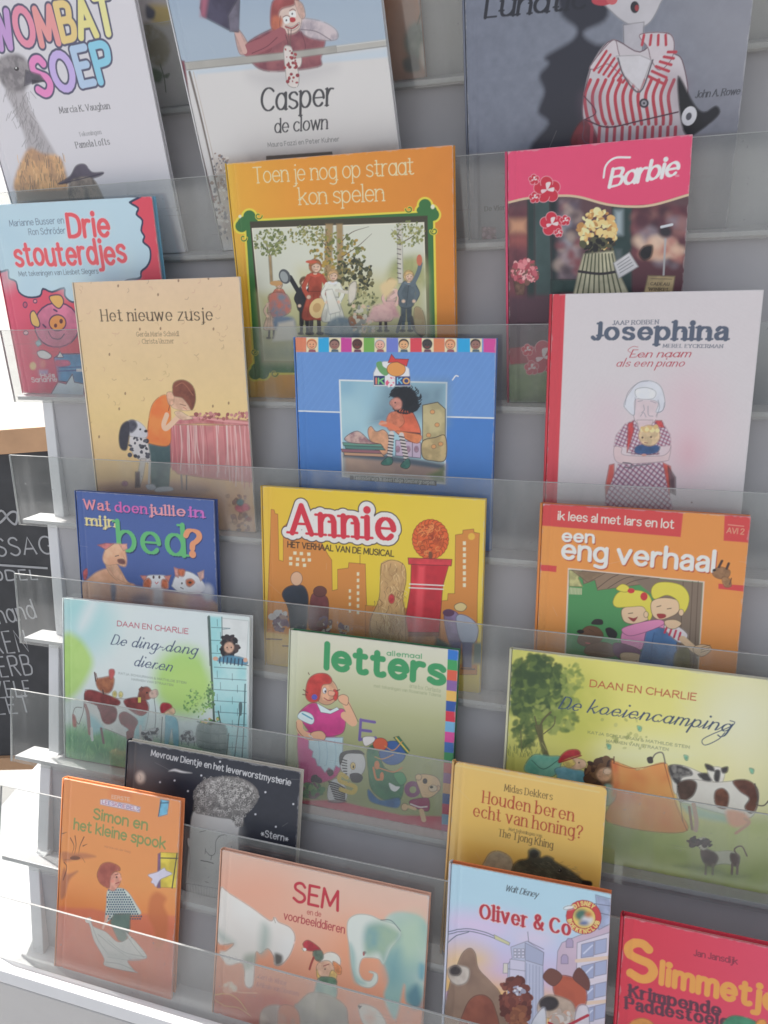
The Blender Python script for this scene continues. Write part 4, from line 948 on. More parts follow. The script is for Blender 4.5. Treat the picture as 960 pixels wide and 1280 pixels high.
def art_ikko():
    a = Art(3, 0.41779, 0.24885, 0.25563, -0.01224, (84, 134, 200)); a.view(350, 400, 3.097)
    a.poly([40, 60, 860, 60, 860, 380, 648, 376, 230, 356, 40, 350], (100, 144, 204), soft=1); a.poly([40, 352, 230, 356, 648, 376, 860, 382, 860, 960, 40, 960], (70, 124, 194), soft=1); a.mottle(.05, 12)
    for i in range(46): a.line([60 + i * 26, 130, 60 + i * 26 - 150, 350], 4, (112, 156, 212), smooth=False, alpha=.35)
    cols = [(214, 126, 92), (34, 162, 214), (196, 66, 150), (112, 168, 76), (110, 124, 200), (214, 70, 84), (216, 124, 84), (32, 160, 214), (206, 72, 150)]
    xs = [56, 144, 232, 320, 412, 503, 592, 690, 788]
    for i, x in enumerate(xs): a.poly([x, 66, x + 46, 66, x + 46, 124, x, 124], cols[i])
    sk = [(226, 160, 120), (150, 110, 100), (92, 60, 56), (226, 170, 150), (232, 170, 120), (70, 66, 66), (226, 160, 120), (150, 110, 100)]
    hr = [(214, 120, 70), (60, 50, 50), (84, 44, 50), (196, 196, 196), (40, 36, 40), (54, 58, 56), (214, 130, 80), (50, 44, 46)]
    for i, x in enumerate(xs[:8]):
        a.poly([x + 46, 66, x + 92 if i < 8 else x + 46, 66, x + 92, 124, x + 46, 124], (226, 208, 170)); face(a, x + 67, 96, 18, sk[i], hr[i]); a.poly([x + 54, 124, x + 56, 114, x + 80, 114, x + 84, 124], [(150, 80, 90), (80, 100, 110), (110, 60, 80)][i % 3])
    a.poly([788, 66, 838, 70, 836, 127, 790, 124], cols[8])
    for P in ([66, 352, 232, 357], [646, 375, 832, 380]): a.line(P, 5, (214, 222, 232), smooth=False)
    a.poly([228, 230, 648, 240, 640, 636, 240, 608], (214, 222, 230)); a.poly([234, 236, 642, 246, 635, 629, 246, 602], (134, 176, 196), noise=70, col2=(160, 196, 206))
    a.poly([400, 250, 642, 246, 640, 400, 560, 380, 430, 420, 350, 400], (104, 130, 148), soft=14, noise=30, col2=(120, 150, 164)); a.poly([244, 520, 420, 535, 640, 560, 636, 630, 246, 603], (180, 152, 134), soft=6, noise=30, col2=(150, 128, 120)); a.poly([246, 508, 400, 520, 560, 545, 636, 560, 636, 580, 400, 545, 246, 530], (84, 96, 108), soft=3)
    # cushions and books
    a.poly([552, 330, 610, 318, 640, 345, 640, 480, 600, 495, 552, 470], (190, 176, 130), soft=1.2, line=(70, 64, 58), lw=3); a.sm([552, 470, 600, 455, 640, 450, 640, 540, 590, 545, 552, 530], (196, 172, 122), soft=1, line=(70, 64, 58), lw=3)
    for x, y in ((590, 356), (608, 406), (575, 446), (595, 490), (622, 480)): a.ell(x, y, 9, 8, (206, 150, 96), line=(110, 84, 66), lw=1.5)
    a.poly([448, 465, 545, 475, 545, 535, 448, 525], (190, 170, 190), line=(80, 70, 86), lw=2.5)
    for x in (480, 512): a.line([x, 468, x, 530], 2.5, (84, 74, 90), smooth=False)
    for x in (456, 496, 528): a.ell(x, 500, 8, 12, (170, 130, 150), soft=1.5)
    a.sm([340, 430, 352, 412, 372, 432, 400, 425, 420, 450, 418, 510, 385, 520, 350, 470], (218, 160, 122), soft=1.2, line=(110, 70, 60), lw=2)
    for y, c, d in ((478, (96, 146, 130), 0), (490, (84, 130, 120), 8), (503, (150, 100, 110), -6), (516, (196, 150, 120), 4)):
        a.poly([242 + d, y - 4, 390 + d, y + 2, 400 + d, y + 14, 246 + d, y + 8], c, soft=.6, line=(58, 62, 66), lw=2)
    a.sm([250, 458, 300, 430, 350, 470, 380, 480, 280, 476], (150, 110, 116), soft=1, noise=6, col2=(200, 170, 160), line=(60, 50, 56), lw=2)
    # girl
    a.sm([450, 350, 500, 346, 528, 385, 545, 440, 520, 475, 455, 440, 430, 400], (222, 108, 76), soft=1, line=(96, 52, 46), lw=2.5); a.sm([425, 360, 465, 358, 480, 400, 430, 430, 410, 400], (214, 124, 92), soft=1); a.line([395, 400, 430, 410, 455, 425], 20, (220, 120, 84)); a.line([455, 432, 540, 440], 6, (60, 50, 60)); a.sm([450, 430, 500, 436, 548, 448, 530, 478, 470, 450], (230, 132, 84), soft=1)
    g = np.random.default_rng(8)
    a.sm([425, 290, 460, 260, 510, 265, 535, 310, 530, 350, 490, 352, 470, 335, 460, 310], (36, 40, 48), soft=1)
    for i in range(90):
        q = g.random() * PI2; x, y = 485 + 38 * math.cos(q), 306 + 36 * math.sin(q)
        if x < 455 and y > 300: continue
        a.line([x, y, x + 18 * math.cos(q + .4), y + 16 * math.sin(q + .4), x + 26 * math.cos(q - .2), y + 22 * math.sin(q - .2)], 3, (34, 38, 46))
    a.sm([432, 308, 456, 300, 472, 318, 468, 342, 448, 348, 430, 332, 424, 322], (206, 140, 124), soft=1); a.ell(446, 320, 3, 3, (40, 36, 40))
    for P in ([432, 440, 428, 490, 424, 535], [470, 445, 482, 500, 490, 545]):
        a.line(P, 19, (206, 196, 190))
        for i in range(8):
            t = (i + .5) / 8; x, y = P[0] + (P[4] - P[0]) * t, P[1] + (P[5] - P[1]) * t; a.line([x - 9, y, x + 9, y + 3], 5, (54, 50, 60), smooth=False)
    a.sm([392, 552, 420, 530, 436, 540, 430, 560, 400, 562], (72, 124, 112), soft=.8, line=(40, 56, 56), lw=2); a.sm([466, 565, 495, 535, 504, 560, 490, 576], (72, 124, 112), soft=.8, line=(40, 56, 56), lw=2)
    a.line([386, 402, 410, 398], 9, (214, 150, 124)); a.poly([570, 600, 636, 570, 636, 629, 590, 622], (110, 120, 88), soft=4, noise=8)
    # series badge: white arch, orange dome with red cap, lettered blocks
    a.poly([362, 256, 362, 205, 376, 175, 400, 160, 470, 160, 500, 190, 506, 256], (228, 230, 236), soft=.8); a.sm([372, 168, 392, 160, 400, 180, 425, 196, 410, 216, 385, 200], (104, 158, 100)); a.ell(450, 190, 36, 28, (232, 150, 76), line=(120, 70, 50), lw=2); a.poly([418, 166, 432, 132, 446, 150, 498, 152, 490, 180, 455, 162], (206, 66, 66), line=(100, 40, 46), lw=2)
    a.rect(364, 216, 406, 252, (46, 58, 110)); a.rect(446, 218, 504, 254, (60, 70, 120)); a.leaves(14, 428, 238, 14, 16, 9, [(222, 96, 130), (236, 220, 226)], 3)
    a.text('IK', 371, 248, 402, 249, 24, 'bold', (222, 120, 90), caph=1, cols=[(226, 130, 100), (120, 190, 120)]); a.text('KO', 454, 247, 500, 248, 24, 'bold', caph=1, cols=[(120, 190, 220), (236, 170, 90)])
    a.poly([270, 602, 606, 622, 606, 642, 270, 618], (70, 68, 66)); a.text('Taalonderwijs in meertalige kleutergroepen', 284, 616, 596, 636, 10, 'slab', (206, 204, 196), wt=.6)
    a.line([668, 232, 680, 216, 690, 218], 4, (220, 226, 234)); a.poly([780, 895, 850, 898, 850, 960, 780, 950], (206, 56, 84), soft=1)
    make_book(a, 'book', 'blue picture book with a row of small faces along its top edge', .009, edge=(84, 120, 186), spine=(84, 128, 196), seed=8)

def art_jos():
    a = Art(3, 0.73008, 0.20976, 0.29946, -0.00127, (207, 200, 202)); a.view(660, 350, 3.2)
    a.mottle(.03, 3, 5)
    a.poly([80, 40, 150, 55, 107, 1100, 40, 1100], (206, 66, 78), soft=.5)
    a.ell(640, 620, 110, 230, (214, 172, 184), soft=40, alpha=.55); a.ell(320, 620, 80, 150, (212, 180, 192), soft=36, alpha=.5); a.ell(640, 690, 40, 50, (206, 150, 162), soft=22, alpha=.5)
    C = (84, 94, 112)
    a.text('JAAP ROBBEN', 338, 180, 521, 176, 17, 'serif', C, caph=1, wt=1.25)
    a.text('Josephina', 258, 240, 790, 240, 53, 'slab', C, wt=1.05)
    a.text('MEREL EYCKERMAN', 540, 270, 778, 272, 14, 'serif', C, caph=1, wt=1.25)
    R = (178, 52, 70)
    a.text('Een naam', 405, 310, 645, 308, 19, 'copper', R, wt=1.1); a.text('als een piano', 352, 346, 620, 346, 19, 'copper', R, wt=1.1); a.line([410, 290, 400, 280, 420, 266, 440, 268], 2, R)
    # chair, dress, apron
    a.poly([325, 740, 345, 735, 345, 830, 312, 880, 308, 830], (202, 92, 84), soft=1.5); a.poly([535, 728, 570, 745, 575, 780, 565, 870, 540, 870], (206, 88, 76), soft=1.5); a.poly([560, 745, 590, 790, 590, 860, 570, 850], (110, 84, 92), soft=2)
    plaid = lambda P, n=17: None
    def checked(P, box, ang, st, base, c1, c2):
        sub = a.img.copy(); a.poly(P, base, soft=1)
        x0, y0, x1, y1 = box
        keep = a.img.copy()
        for k in range(-30, 60):
            for c, q in ((c1, ang), (c2, ang + 88)):
                cx, cy = (x0 + x1) / 2, (y0 + y1) / 2; r = math.radians(q); d = (k - 15) * st
                nx, ny = -math.sin(r), math.cos(r); L = 260
                a.line([cx + nx * d - math.cos(r) * L, cy + ny * d - math.sin(r) * L, cx + nx * d + math.cos(r) * L, cy + ny * d + math.sin(r) * L], st * .42, c, smooth=False, alpha=.7)
        full = a.img.copy(); a.img[:] = 0; a.img[:] = A((0, 0, 0))
        a.poly(P, (255, 255, 255), soft=1); m = np.clip(a.img[..., :1] / a.img.max(), 0, 1); a.img[:] = sub * (1 - m) + full * m
    wh, mg, dk = (208, 192, 202), (150, 62, 92), (120, 80, 112)
    checked([360, 735, 540, 728, 560, 830, 580, 920, 305, 918, 312, 860], (300, 720, 580, 920), 38, 17, wh, mg, dk)
    checked([388, 575, 430, 556, 500, 560, 540, 570, 570, 620, 572, 662, 520, 668, 525, 700, 415, 700, 400, 668, 342, 668, 352, 620], (340, 550, 575, 700), 25, 14, wh, mg, dk)
    a.poly([400, 575, 420, 565, 424, 600, 408, 660, 396, 690], (204, 76, 78), soft=1); a.poly([505, 562, 535, 562, 545, 590, 525, 590], (204, 76, 78), soft=1)
    # head, hair, arms
    a.sm([420, 470, 470, 455, 520, 470, 520, 530, 500, 572, 450, 580, 425, 555], (214, 196, 200), soft=1.5); a.poly([435, 560, 500, 560, 490, 610, 445, 610], (212, 190, 194), soft=1.5)
    a.sm([430, 420, 480, 402, 530, 425, 548, 490, 535, 525, 512, 528, 520, 490, 470, 476, 428, 480, 425, 540, 395, 520, 385, 490], (212, 214, 222), soft=1.5); a.sm([430, 440, 470, 430, 510, 445, 500, 474, 440, 474], (222, 224, 232), soft=2)
    for P in ([388, 500, 400, 450, 440, 412, 480, 404], [425, 540, 430, 490, 428, 470], [520, 480, 526, 510, 512, 545], [546, 490, 540, 520, 520, 530], [455, 530, 465, 520, 462, 500], [450, 545, 462, 530, 472, 548], [480, 505, 482, 540, 500, 545], [440, 486, 458, 482], [490, 484, 512, 492], [430, 580, 445, 600]):
        a.line(P, 2, (130, 126, 142))
    a.sm([345, 668, 375, 672, 385, 700, 520, 705, 560, 690, 572, 664, 565, 710, 545, 725, 400, 735, 350, 722], (212, 188, 190), soft=1.2, line=(140, 116, 128), lw=1.5); a.line([380, 730, 412, 735, 412, 752, 385, 748], 5, (110, 100, 110)); a.line([412, 745, 490, 736], 6, (130, 120, 130)); a.line([400, 690, 470, 700, 525, 694], 3, (130, 90, 104))
    # baby
    a.sm([430, 668, 470, 655, 525, 665, 515, 690, 470, 698, 430, 692], (62, 92, 138), soft=1); a.ell(485, 622, 43, 42, (222, 192, 150), soft=1, line=(160, 120, 96), lw=1.5); a.dots(20, (450, 586, 520, 606), 8, [(228, 206, 150), (210, 176, 120)], 3); a.ell(458, 630, 4, 4, (90, 66, 60)); a.ell(492, 628, 4, 4, (90, 66, 60)); a.line([466, 650, 478, 652], 3, (150, 90, 84)); a.ell(464, 700, 10, 5, (196, 140, 130))
    a.ell(655, 890, 4, 4, (150, 130, 130))
    make_book(a, 'book', 'white book with a red spine and an old woman holding a baby', .009, edge=(206, 200, 202), spine=(204, 62, 74), seed=9)

def art_bed():
    a = Art(4, 0.09514, 0.21623, 0.21543, -0.00185, (72, 96, 156)); a.view(80, 600, 3.84)
    a.mottle(.08, 40); a.mottle(.05, 3, 9)
    sh = ((44, 58, 104), 3, 4)
    for T, q, c in (('Wat', (98, 138, 222, 148), (226, 140, 150)), ('doen', (246, 152, 396, 162), (206, 96, 170)), ('jullie', (414, 164, 580, 174), (226, 150, 160)), ('in', (606, 176, 668, 180), (196, 104, 184))):
        a.text(T, *q, 33, 'serif', c, wt=1.25, shadow=sh)
    a.text('mijn', 108, 216, 246, 226, 34, 'serif', (226, 206, 142), wt=1.3, shadow=sh)
    a.text('bed', 262, 342, 576, 366, 104, 'serif', (92, 178, 112), wt=1.15, shadow=((40, 58, 96), 5, 5)); a.text('?', 586, 362, 654, 368, 92, 'serif', (232, 148, 106), wt=1.5, shadow=sh)
    # pig
    S, S2 = (222, 172, 138), (190, 132, 108)
    a.sm([120, 470, 160, 440, 210, 425, 240, 450, 300, 490, 340, 505, 330, 560, 110, 560, 90, 500], S, soft=2, noise=14, col2=(206, 152, 118)); a.sm([200, 400, 250, 400, 300, 480, 320, 498, 280, 498, 220, 450], S, soft=1.5); a.line([215, 420, 250, 470, 310, 500], 3, S2); a.line([262, 420, 285, 470], 3, S2)
    a.sm([195, 340, 215, 312, 265, 306, 290, 330, 302, 380, 296, 414, 272, 412, 255, 405, 205, 408, 186, 380], (226, 178, 142), soft=2, noise=12, col2=(212, 156, 122)); a.poly([160, 312, 200, 303, 240, 306, 200, 334], (206, 120, 120), soft=1); a.poly([264, 308, 302, 306, 304, 330, 285, 340], (222, 160, 140), soft=1); a.sm([258, 382, 285, 380, 296, 400, 280, 404, 262, 398], (120, 76, 76), soft=1.5); a.line([246, 366, 262, 362], 4, (110, 80, 76)); a.line([285, 365, 296, 390, 290, 414], 3, S2); a.line([278, 410, 285, 414], 3, S2)
    a.sm([92, 440, 108, 425, 112, 450, 102, 480, 94, 470], (196, 92, 96), soft=1.5)
    # cats
    a.sm([384, 480, 400, 460, 440, 456, 490, 462, 502, 500, 490, 524, 400, 524, 382, 508], (226, 220, 222), soft=1.5); a.poly([366, 458, 400, 460, 386, 490], (206, 130, 116), soft=1); a.poly([480, 462, 515, 456, 502, 492], (206, 130, 116), soft=1); a.sm([382, 490, 405, 470, 420, 490, 410, 524, 384, 520], (206, 112, 76), soft=2); a.sm([470, 480, 495, 480, 500, 518, 470, 520], (206, 112, 76), soft=2); a.ell(430, 466, 5, 8, (90, 70, 70)); a.ell(458, 466, 5, 8, (90, 70, 70)); a.line([438, 490, 444, 498, 452, 490], 4, (206, 110, 110))
    a.sm([520, 500, 540, 455, 590, 438, 650, 470, 680, 520, 640, 548, 560, 540, 520, 512], (228, 224, 226), soft=1.5, noise=9, col2=(212, 210, 214)); a.poly([528, 418, 560, 430, 550, 470, 534, 462], (216, 150, 140), soft=1); a.poly([640, 446, 672, 432, 672, 470, 655, 486], (216, 170, 160), soft=1); a.sm([550, 430, 580, 432, 575, 462, 552, 458], (206, 112, 74), soft=2); a.sm([586, 480, 612, 474, 628, 492, 605, 512, 588, 504], (206, 112, 74), soft=2); a.ell(605, 492, 8, 6, (70, 56, 50)); a.line([560, 516, 572, 522], 5, (130, 120, 124)); a.ell(566, 496, 4, 5, (80, 70, 70))
    # blankets
    a.sm([60, 510, 200, 490, 400, 520, 600, 550, 740, 600, 740, 700, 60, 640], (212, 162, 130), soft=4, noise=26, col2=(186, 136, 118)); a.ell(370, 575, 46, 30, (120, 90, 104), soft=8); a.rect(430, 520, 475, 600, (188, 180, 184), soft=4); a.ell(650, 590, 60, 40, (200, 150, 156), soft=9); a.sm([225, 500, 250, 510, 245, 580, 228, 570], (104, 106, 128), soft=3); a.ell(690, 540, 26, 40, (196, 196, 204), soft=5)
    make_book(a, 'book', 'dark blue landscape book with coloured lettering above a pig and two cats', .010, edge=(64, 84, 140), spine=(62, 88, 146), seed=10)

def art_yellow():
    a = Art(4, 0.38167, 0.28473, 0.23727, -0.00088, (226, 190, 44)); a.view(310, 590, 3)
    a.grad('u', [(0, (226, 184, 60)), (.05, (222, 182, 44)), (.5, (228, 192, 36)), (1, (226, 192, 60))]); a.mottle(.05, 30)
    O = (206, 132, 58); L = (150, 92, 44)
    sky1 = [86, 140, 98, 142, 102, 156, 112, 158, 116, 330, 132, 335, 132, 205, 150, 190, 180, 196, 200, 230, 260, 235, 300, 310, 314, 330, 316, 445, 336, 440, 336, 365, 376, 360, 378, 340, 440, 345, 442, 420, 446, 520, 440, 640, 70, 620]
    a.poly(sky1, O, line=L, lw=2); a.line([420, 312, 420, 345], 2.5, L, smooth=False)
    a.poly([712, 484, 748, 482, 750, 456, 775, 456, 778, 236, 805, 232, 806, 218, 846, 214, 848, 226, 868, 230, 860, 470, 858, 760, 706, 760], O, line=L, lw=2); a.ell(838, 242, 13, 13, (222, 176, 60)); a.poly([440, 500, 720, 520, 720, 660, 440, 640], O, soft=1)
    W = (226, 212, 176)
    for x, y in ((176, 304), (200, 306), (228, 308), (160, 324), (186, 327), (208, 330), (230, 330), (160, 344), (185, 347), (212, 350)): a.rect(x - 6, y - 6, x + 6, y + 6, W)
    for i in range(7): a.rect(408, 376 + i * 24, 417, 389 + i * 24, W)
    for i in range(4): a.rect(378, 440 + i * 25, 386, 452 + i * 25, W)
    for i in range(8): a.rect(806, 260 + i * 22.5, 817, 274 + i * 22.5, W)
    # generic stand-ins: clipped tree in a red planter, shaggy tan shrub, two dark bollards, street things
    g = np.random.default_rng(21)
    a.ell(684, 252, 52, 60, (206, 88, 42), soft=1.5)
    for k in range(26):
        q = k * PI2 / 26; a.ell(684 + 54 * math.cos(q), 252 + 60 * math.sin(q), 15, 15, (214, 96, 44), line=(140, 56, 34), lw=2)
    a.ell(684, 252, 50, 57, (216, 98, 46), soft=1.5)
    for k in range(60):
        q, r = g.random() * PI2, math.sqrt(g.random()); x, y = 684 + 52 * r * math.cos(q), 252 + 58 * r * math.sin(q); t = np.linspace(0, 4, 6) + q
        a.line(np.stack([x + 9 * np.cos(t), y + 8 * np.sin(t)], 1).ravel(), 2.4, [(150, 60, 36), (236, 140, 76), (176, 72, 38)][k % 3])
    a.line([684, 305, 684, 330], 13, (120, 74, 50), smooth=False)
    a.poly([612, 345, 752, 350, 730, 430, 716, 605, 582, 600, 610, 430], (214, 48, 62), soft=.8, line=(120, 36, 44), lw=2.5); a.poly([600, 322, 765, 328, 762, 352, 602, 346], (226, 66, 76), soft=.8, line=(120, 36, 44), lw=2.5); a.poly([638, 352, 664, 353, 652, 602, 622, 601], (226, 70, 80), soft=3); a.poly([712, 354, 748, 354, 722, 440, 708, 600, 692, 600], (190, 40, 54), soft=3)
    a.line([606, 420, 734, 426], 4, (226, 214, 206), smooth=False); a.line([604, 434, 732, 440], 4, (226, 214, 206), smooth=False); a.rect(596, 602, 716, 616, (150, 96, 66), line=(90, 56, 44), lw=2); a.rect(606, 616, 704, 650, (206, 150, 100), soft=1.5)
    a.sm([500, 345, 540, 330, 585, 350, 592, 410, 580, 470, 590, 540, 592, 640, 470, 640, 458, 560, 490, 480, 496, 410], (206, 164, 108), soft=2)
    for k in range(170):
        x, y = 470 + g.random() * 118, 340 + g.random() * 295
        if x < 498 and y < 470: continue
        a.line([x, y, x + 3 + g.normal() * 5, y + 13, x + g.normal() * 8, y + 27], 2.6, [(166, 122, 74), (228, 192, 138), (186, 142, 90), (140, 100, 62)][k % 4], taper=True)
    a.line([500, 345, 540, 330, 585, 350, 592, 410, 580, 470, 590, 540, 592, 640], 2, (120, 84, 56)); a.line([500, 345, 496, 410, 490, 480, 458, 560, 470, 640], 2, (120, 84, 56)); a.ell(538, 476, 12, 18, (206, 60, 66), soft=1)
    a.sm([128, 460, 150, 430, 200, 424, 222, 450, 226, 500, 214, 600, 164, 600, 150, 510], (54, 62, 76), soft=1, line=(36, 40, 50), lw=2); a.ell(182, 400, 22, 26, (214, 170, 136), line=(120, 84, 66), lw=2)
    a.sm([236, 470, 262, 456, 296, 470, 302, 520, 290, 590, 230, 585], (128, 70, 74), soft=1, line=(70, 40, 46), lw=2); a.ell(270, 448, 25, 20, (110, 66, 60), line=(60, 40, 42), lw=2)
    a.poly([68, 600, 440, 640, 440, 660, 880, 690, 880, 730, 840, 720, 70, 720], (212, 172, 82), soft=2)
    a.leaves(40, 120, 560, 36, 36, 11, [(120, 96, 116), (160, 130, 120), (196, 190, 190), (96, 70, 84)], 24); a.leaves(34, 290, 575, 24, 36, 9, [(120, 96, 116), (206, 198, 186), (130, 100, 90)], 25); a.leaves(24, 360, 588, 20, 20, 8, [(120, 96, 110), (190, 170, 150)], 26)
    a.line([66, 626, 126, 628], 5, (90, 64, 56), smooth=False); a.line([130, 652, 160, 653], 5, (90, 64, 56), smooth=False)
    a.sm([735, 540, 765, 520, 792, 545, 792, 640, 755, 640], (146, 124, 160), soft=1, line=(80, 66, 92), lw=2); a.sm([780, 545, 820, 540, 862, 580, 850, 640, 800, 640], (172, 178, 196), soft=1, line=(90, 92, 110), lw=2); a.poly([756, 632, 800, 636, 796, 700, 760, 690], (98, 84, 130), soft=1); a.poly([802, 638, 842, 640, 838, 735, 804, 732], (92, 92, 128), soft=1); a.ell(752, 528, 22, 14, (96, 64, 90)); a.sm([775, 500, 800, 490, 820, 504, 806, 522, 780, 518], (214, 190, 130), line=(100, 84, 66), lw=2)
    a.poly([708, 620, 760, 650, 758, 676, 700, 650], (90, 104, 96), soft=3); a.poly([845, 640, 880, 640, 880, 720, 842, 720], (92, 110, 100), soft=3); a.line([800, 738, 850, 740], 5, (84, 66, 60), smooth=False)
    a.text('Annie', 166, 232, 545, 258, 84, 'fat', (206, 48, 66), wt=.82, out=[((66, 50, 60), 20), ((224, 216, 210), 16)]); a.line([168, 238, 245, 246], 16, (206, 48, 66), smooth=False) if False else None
    a.text('HET VERHAAL VAN DE MUSICAL', 148, 283, 546, 319, 25, 'hand', (58, 46, 36), caph=1, wt=1.45)
    make_book(a, 'book', 'yellow landscape book with an orange city skyline and a red title', .008, edge=(222, 186, 60), spine=(216, 174, 56), seed=11)

def art_eng():
    a = Art(4, 0.73129, 0.2136, 0.23611, -0.00223, (232, 142, 62)); a.view(650, 610, 3.097)
    a.grad('u', [(0, (232, 148, 70)), (.12, (230, 144, 66)), (1, (232, 142, 66))]); a.mottle(.05, 25)
    R = (206, 68, 68)
    a.poly([70, 50, 632, 95, 622, 190, 75, 145], R, soft=.6); a.poly([792, 100, 905, 108, 890, 212, 788, 204], R, soft=.6); a.poly([60, 295, 142, 302, 140, 326, 60, 318], R); a.poly([768, 370, 880, 378, 876, 402, 768, 390], R)
    a.text('ik lees al met lars en lot', 146, 124, 594, 158, 26, 'sans', (232, 222, 206), wt=1.1); a.text('AVI 2', 800, 174, 866, 180, 22, 'light', (232, 190, 150), caph=1, wt=1.4); a.line([806, 142, 866, 148], 3, (226, 150, 130), smooth=False)
    sh = ((186, 92, 60), 4, 5)
    a.text('een', 164, 208, 284, 214, 36, 'bold', (232, 224, 214), wt=.95, shadow=sh); a.text('eng verhaal', 162, 276, 748, 328, 62, 'bold', (232, 224, 214), wt=.9, shadow=sh)
    # little dog
    a.sm([748, 320, 776, 305, 812, 320, 806, 345, 776, 352, 750, 340], (160, 118, 82), soft=.8, line=(90, 64, 50), lw=1.5); a.line([770, 306, 782, 282], 9, (76, 56, 50)); a.line([800, 312, 808, 292], 9, (76, 56, 50)); a.sm([782, 346, 810, 350, 818, 380, 792, 382], (168, 124, 84), soft=.8); a.line([812, 372, 818, 350], 4, (90, 64, 50)); a.ell(752, 318, 7, 5, (46, 38, 38))
    # picture
    a.poly([186, 310, 714, 362, 672, 1000, 160, 940], (222, 206, 190), soft=.6); a.poly([191, 316, 708, 366, 668, 990, 166, 930], (74, 142, 84), soft=.6)
    Wd, Wl = (142, 118, 96), (92, 74, 62)
    a.poly([240, 320, 540, 350, 480, 372, 300, 396, 290, 356, 246, 372], Wd, line=Wl, lw=2); a.poly([430, 342, 708, 366, 692, 640, 668, 980, 470, 900, 480, 600, 520, 420, 470, 380], (128, 110, 94), soft=1)
    for P in ([300, 388, 350, 350, 380, 336], [340, 388, 400, 352, 440, 342], [400, 380, 440, 360, 500, 348]): a.line(P, 3, Wl)
    for x in (632, 668, 690): a.line([x, 362, x - 14, 640, x - 22, 720], 2.5, Wl, smooth=False)
    a.poly([190, 318, 232, 322, 226, 350, 242, 382, 190, 380], (190, 184, 124), soft=1, line=(110, 104, 70), lw=2); a.hatch((192, 386), (240, 390), (190, 410), (240, 412), 9, 3, (206, 200, 160)); a.poly([200, 318, 330, 330, 262, 366], (150, 124, 96), soft=2, line=Wl, lw=2)
    K = (84, 62, 44); S = (230, 188, 150)
    # dog in the picture
    a.sm([222, 590, 236, 556, 262, 535, 300, 540, 322, 565, 315, 590, 290, 605, 262, 614, 232, 606], (112, 78, 58), line=K, lw=2); a.sm([275, 525, 290, 508, 318, 510, 320, 528, 295, 530], (48, 42, 44)); a.sm([330, 548, 350, 540, 376, 560, 370, 582, 345, 580], (46, 42, 46)); a.ell(234, 556, 14, 8, (40, 36, 40)); a.sm([260, 612, 310, 596, 360, 610, 370, 650, 300, 655, 250, 640], (120, 84, 62), line=K, lw=2); a.line([255, 600, 270, 602], 4, (206, 90, 90)); a.line([268, 548, 285, 556], 3, K)
    # girl
    a.sm([395, 560, 440, 530, 500, 540, 550, 520, 556, 545, 500, 580, 470, 625, 400, 615], (222, 138, 178), line=(130, 70, 100), lw=2); a.sm([365, 600, 440, 615, 470, 640, 430, 670, 370, 650], (120, 72, 104), line=K, lw=2); a.sm([390, 640, 450, 640, 480, 660, 450, 690, 400, 680], S, line=K, lw=2)
    a.sm([395, 470, 440, 455, 500, 465, 508, 500, 470, 520, 430, 526, 400, 512], S, line=K, lw=2); Yh = (216, 202, 66)
    a.sm([360, 440, 380, 405, 430, 395, 480, 402, 508, 430, 512, 490, 498, 512, 480, 462, 430, 460, 375, 462], Yh, line=(130, 116, 40), lw=2); a.sm([372, 390, 395, 372, 420, 382, 420, 400, 396, 402], Yh, line=(130, 116, 40), lw=2); a.ell(430, 398, 14, 10, (196, 52, 58)); a.ell(480, 420, 14, 16, (196, 52, 58)); a.sm([418, 500, 440, 504, 456, 498, 440, 518], (150, 50, 54)); a.line([420, 486, 436, 484], 3, K); a.ell(488, 490, 9, 12, S, line=K, lw=1.5)
    # boy
    a.sm([500, 540, 560, 545, 610, 560, 606, 620, 620, 720, 470, 700, 480, 600], (84, 124, 172), soft=1, line=(50, 66, 100), lw=2); a.line([520, 560, 512, 600, 505, 680], 3, (60, 90, 136)); a.sm([560, 530, 610, 535, 650, 570, 620, 600, 570, 560], (226, 214, 214), soft=1, line=K, lw=2)
    for i in range(4): a.line([570 + i * 17, 536 + i * 8, 560 + i * 18, 560 + i * 9], 8, (196, 56, 84), smooth=False)
    a.line([630, 585, 670, 620, 700, 640], 26, S); a.sm([672, 616, 700, 606, 735, 612, 738, 630, 706, 652, 676, 640], S, line=K, lw=2)
    for q in (0, 9, 18): a.line([700, 618 + q, 736, 608 + q], 2, K, smooth=False)
    a.sm([510, 440, 560, 425, 620, 440, 612, 480, 580, 500, 540, 510, 512, 490], S, line=K, lw=2); a.sm([508, 395, 530, 368, 580, 365, 630, 380, 655, 420, 645, 470, 620, 490, 612, 440, 570, 415, 520, 430], Yh, line=(130, 116, 40), lw=2); a.sm([530, 488, 560, 488, 564, 500, 540, 506], (160, 54, 56)); a.line([530, 460, 545, 456], 3, K); a.line([570, 468, 585, 466], 3, K); a.ell(624, 482, 10, 13, S, line=K, lw=1.5)
    a.sm([395, 545, 470, 520, 540, 510, 556, 528, 480, 560, 420, 572], (222, 138, 178), line=(130, 70, 100), lw=2); a.sm([560, 515, 600, 510, 625, 525, 600, 545, 570, 540], S, line=K, lw=2)
    a.sm([600, 640, 650, 620, 660, 690, 640, 760, 600, 720], (120, 110, 64), soft=2)
    make_book(a, 'book', 'orange reading book with red bands and two blond children hugging', .009, edge=(226, 126, 66), spine=(222, 136, 66), seed=12)
# ------------------------------------------------------------------ covers, lower rows
def script_title(a, T, x0, y0, x1, y1, sz, c): a.text(T, x0, y0, x1, y1, sz, 'script', c, wt=1.25)
def cow_patch(a, P, c, seed=1): a.sm(P, c, soft=1.5, noise=8, seed=seed, col2=tuple(int(q * .8) for q in c))

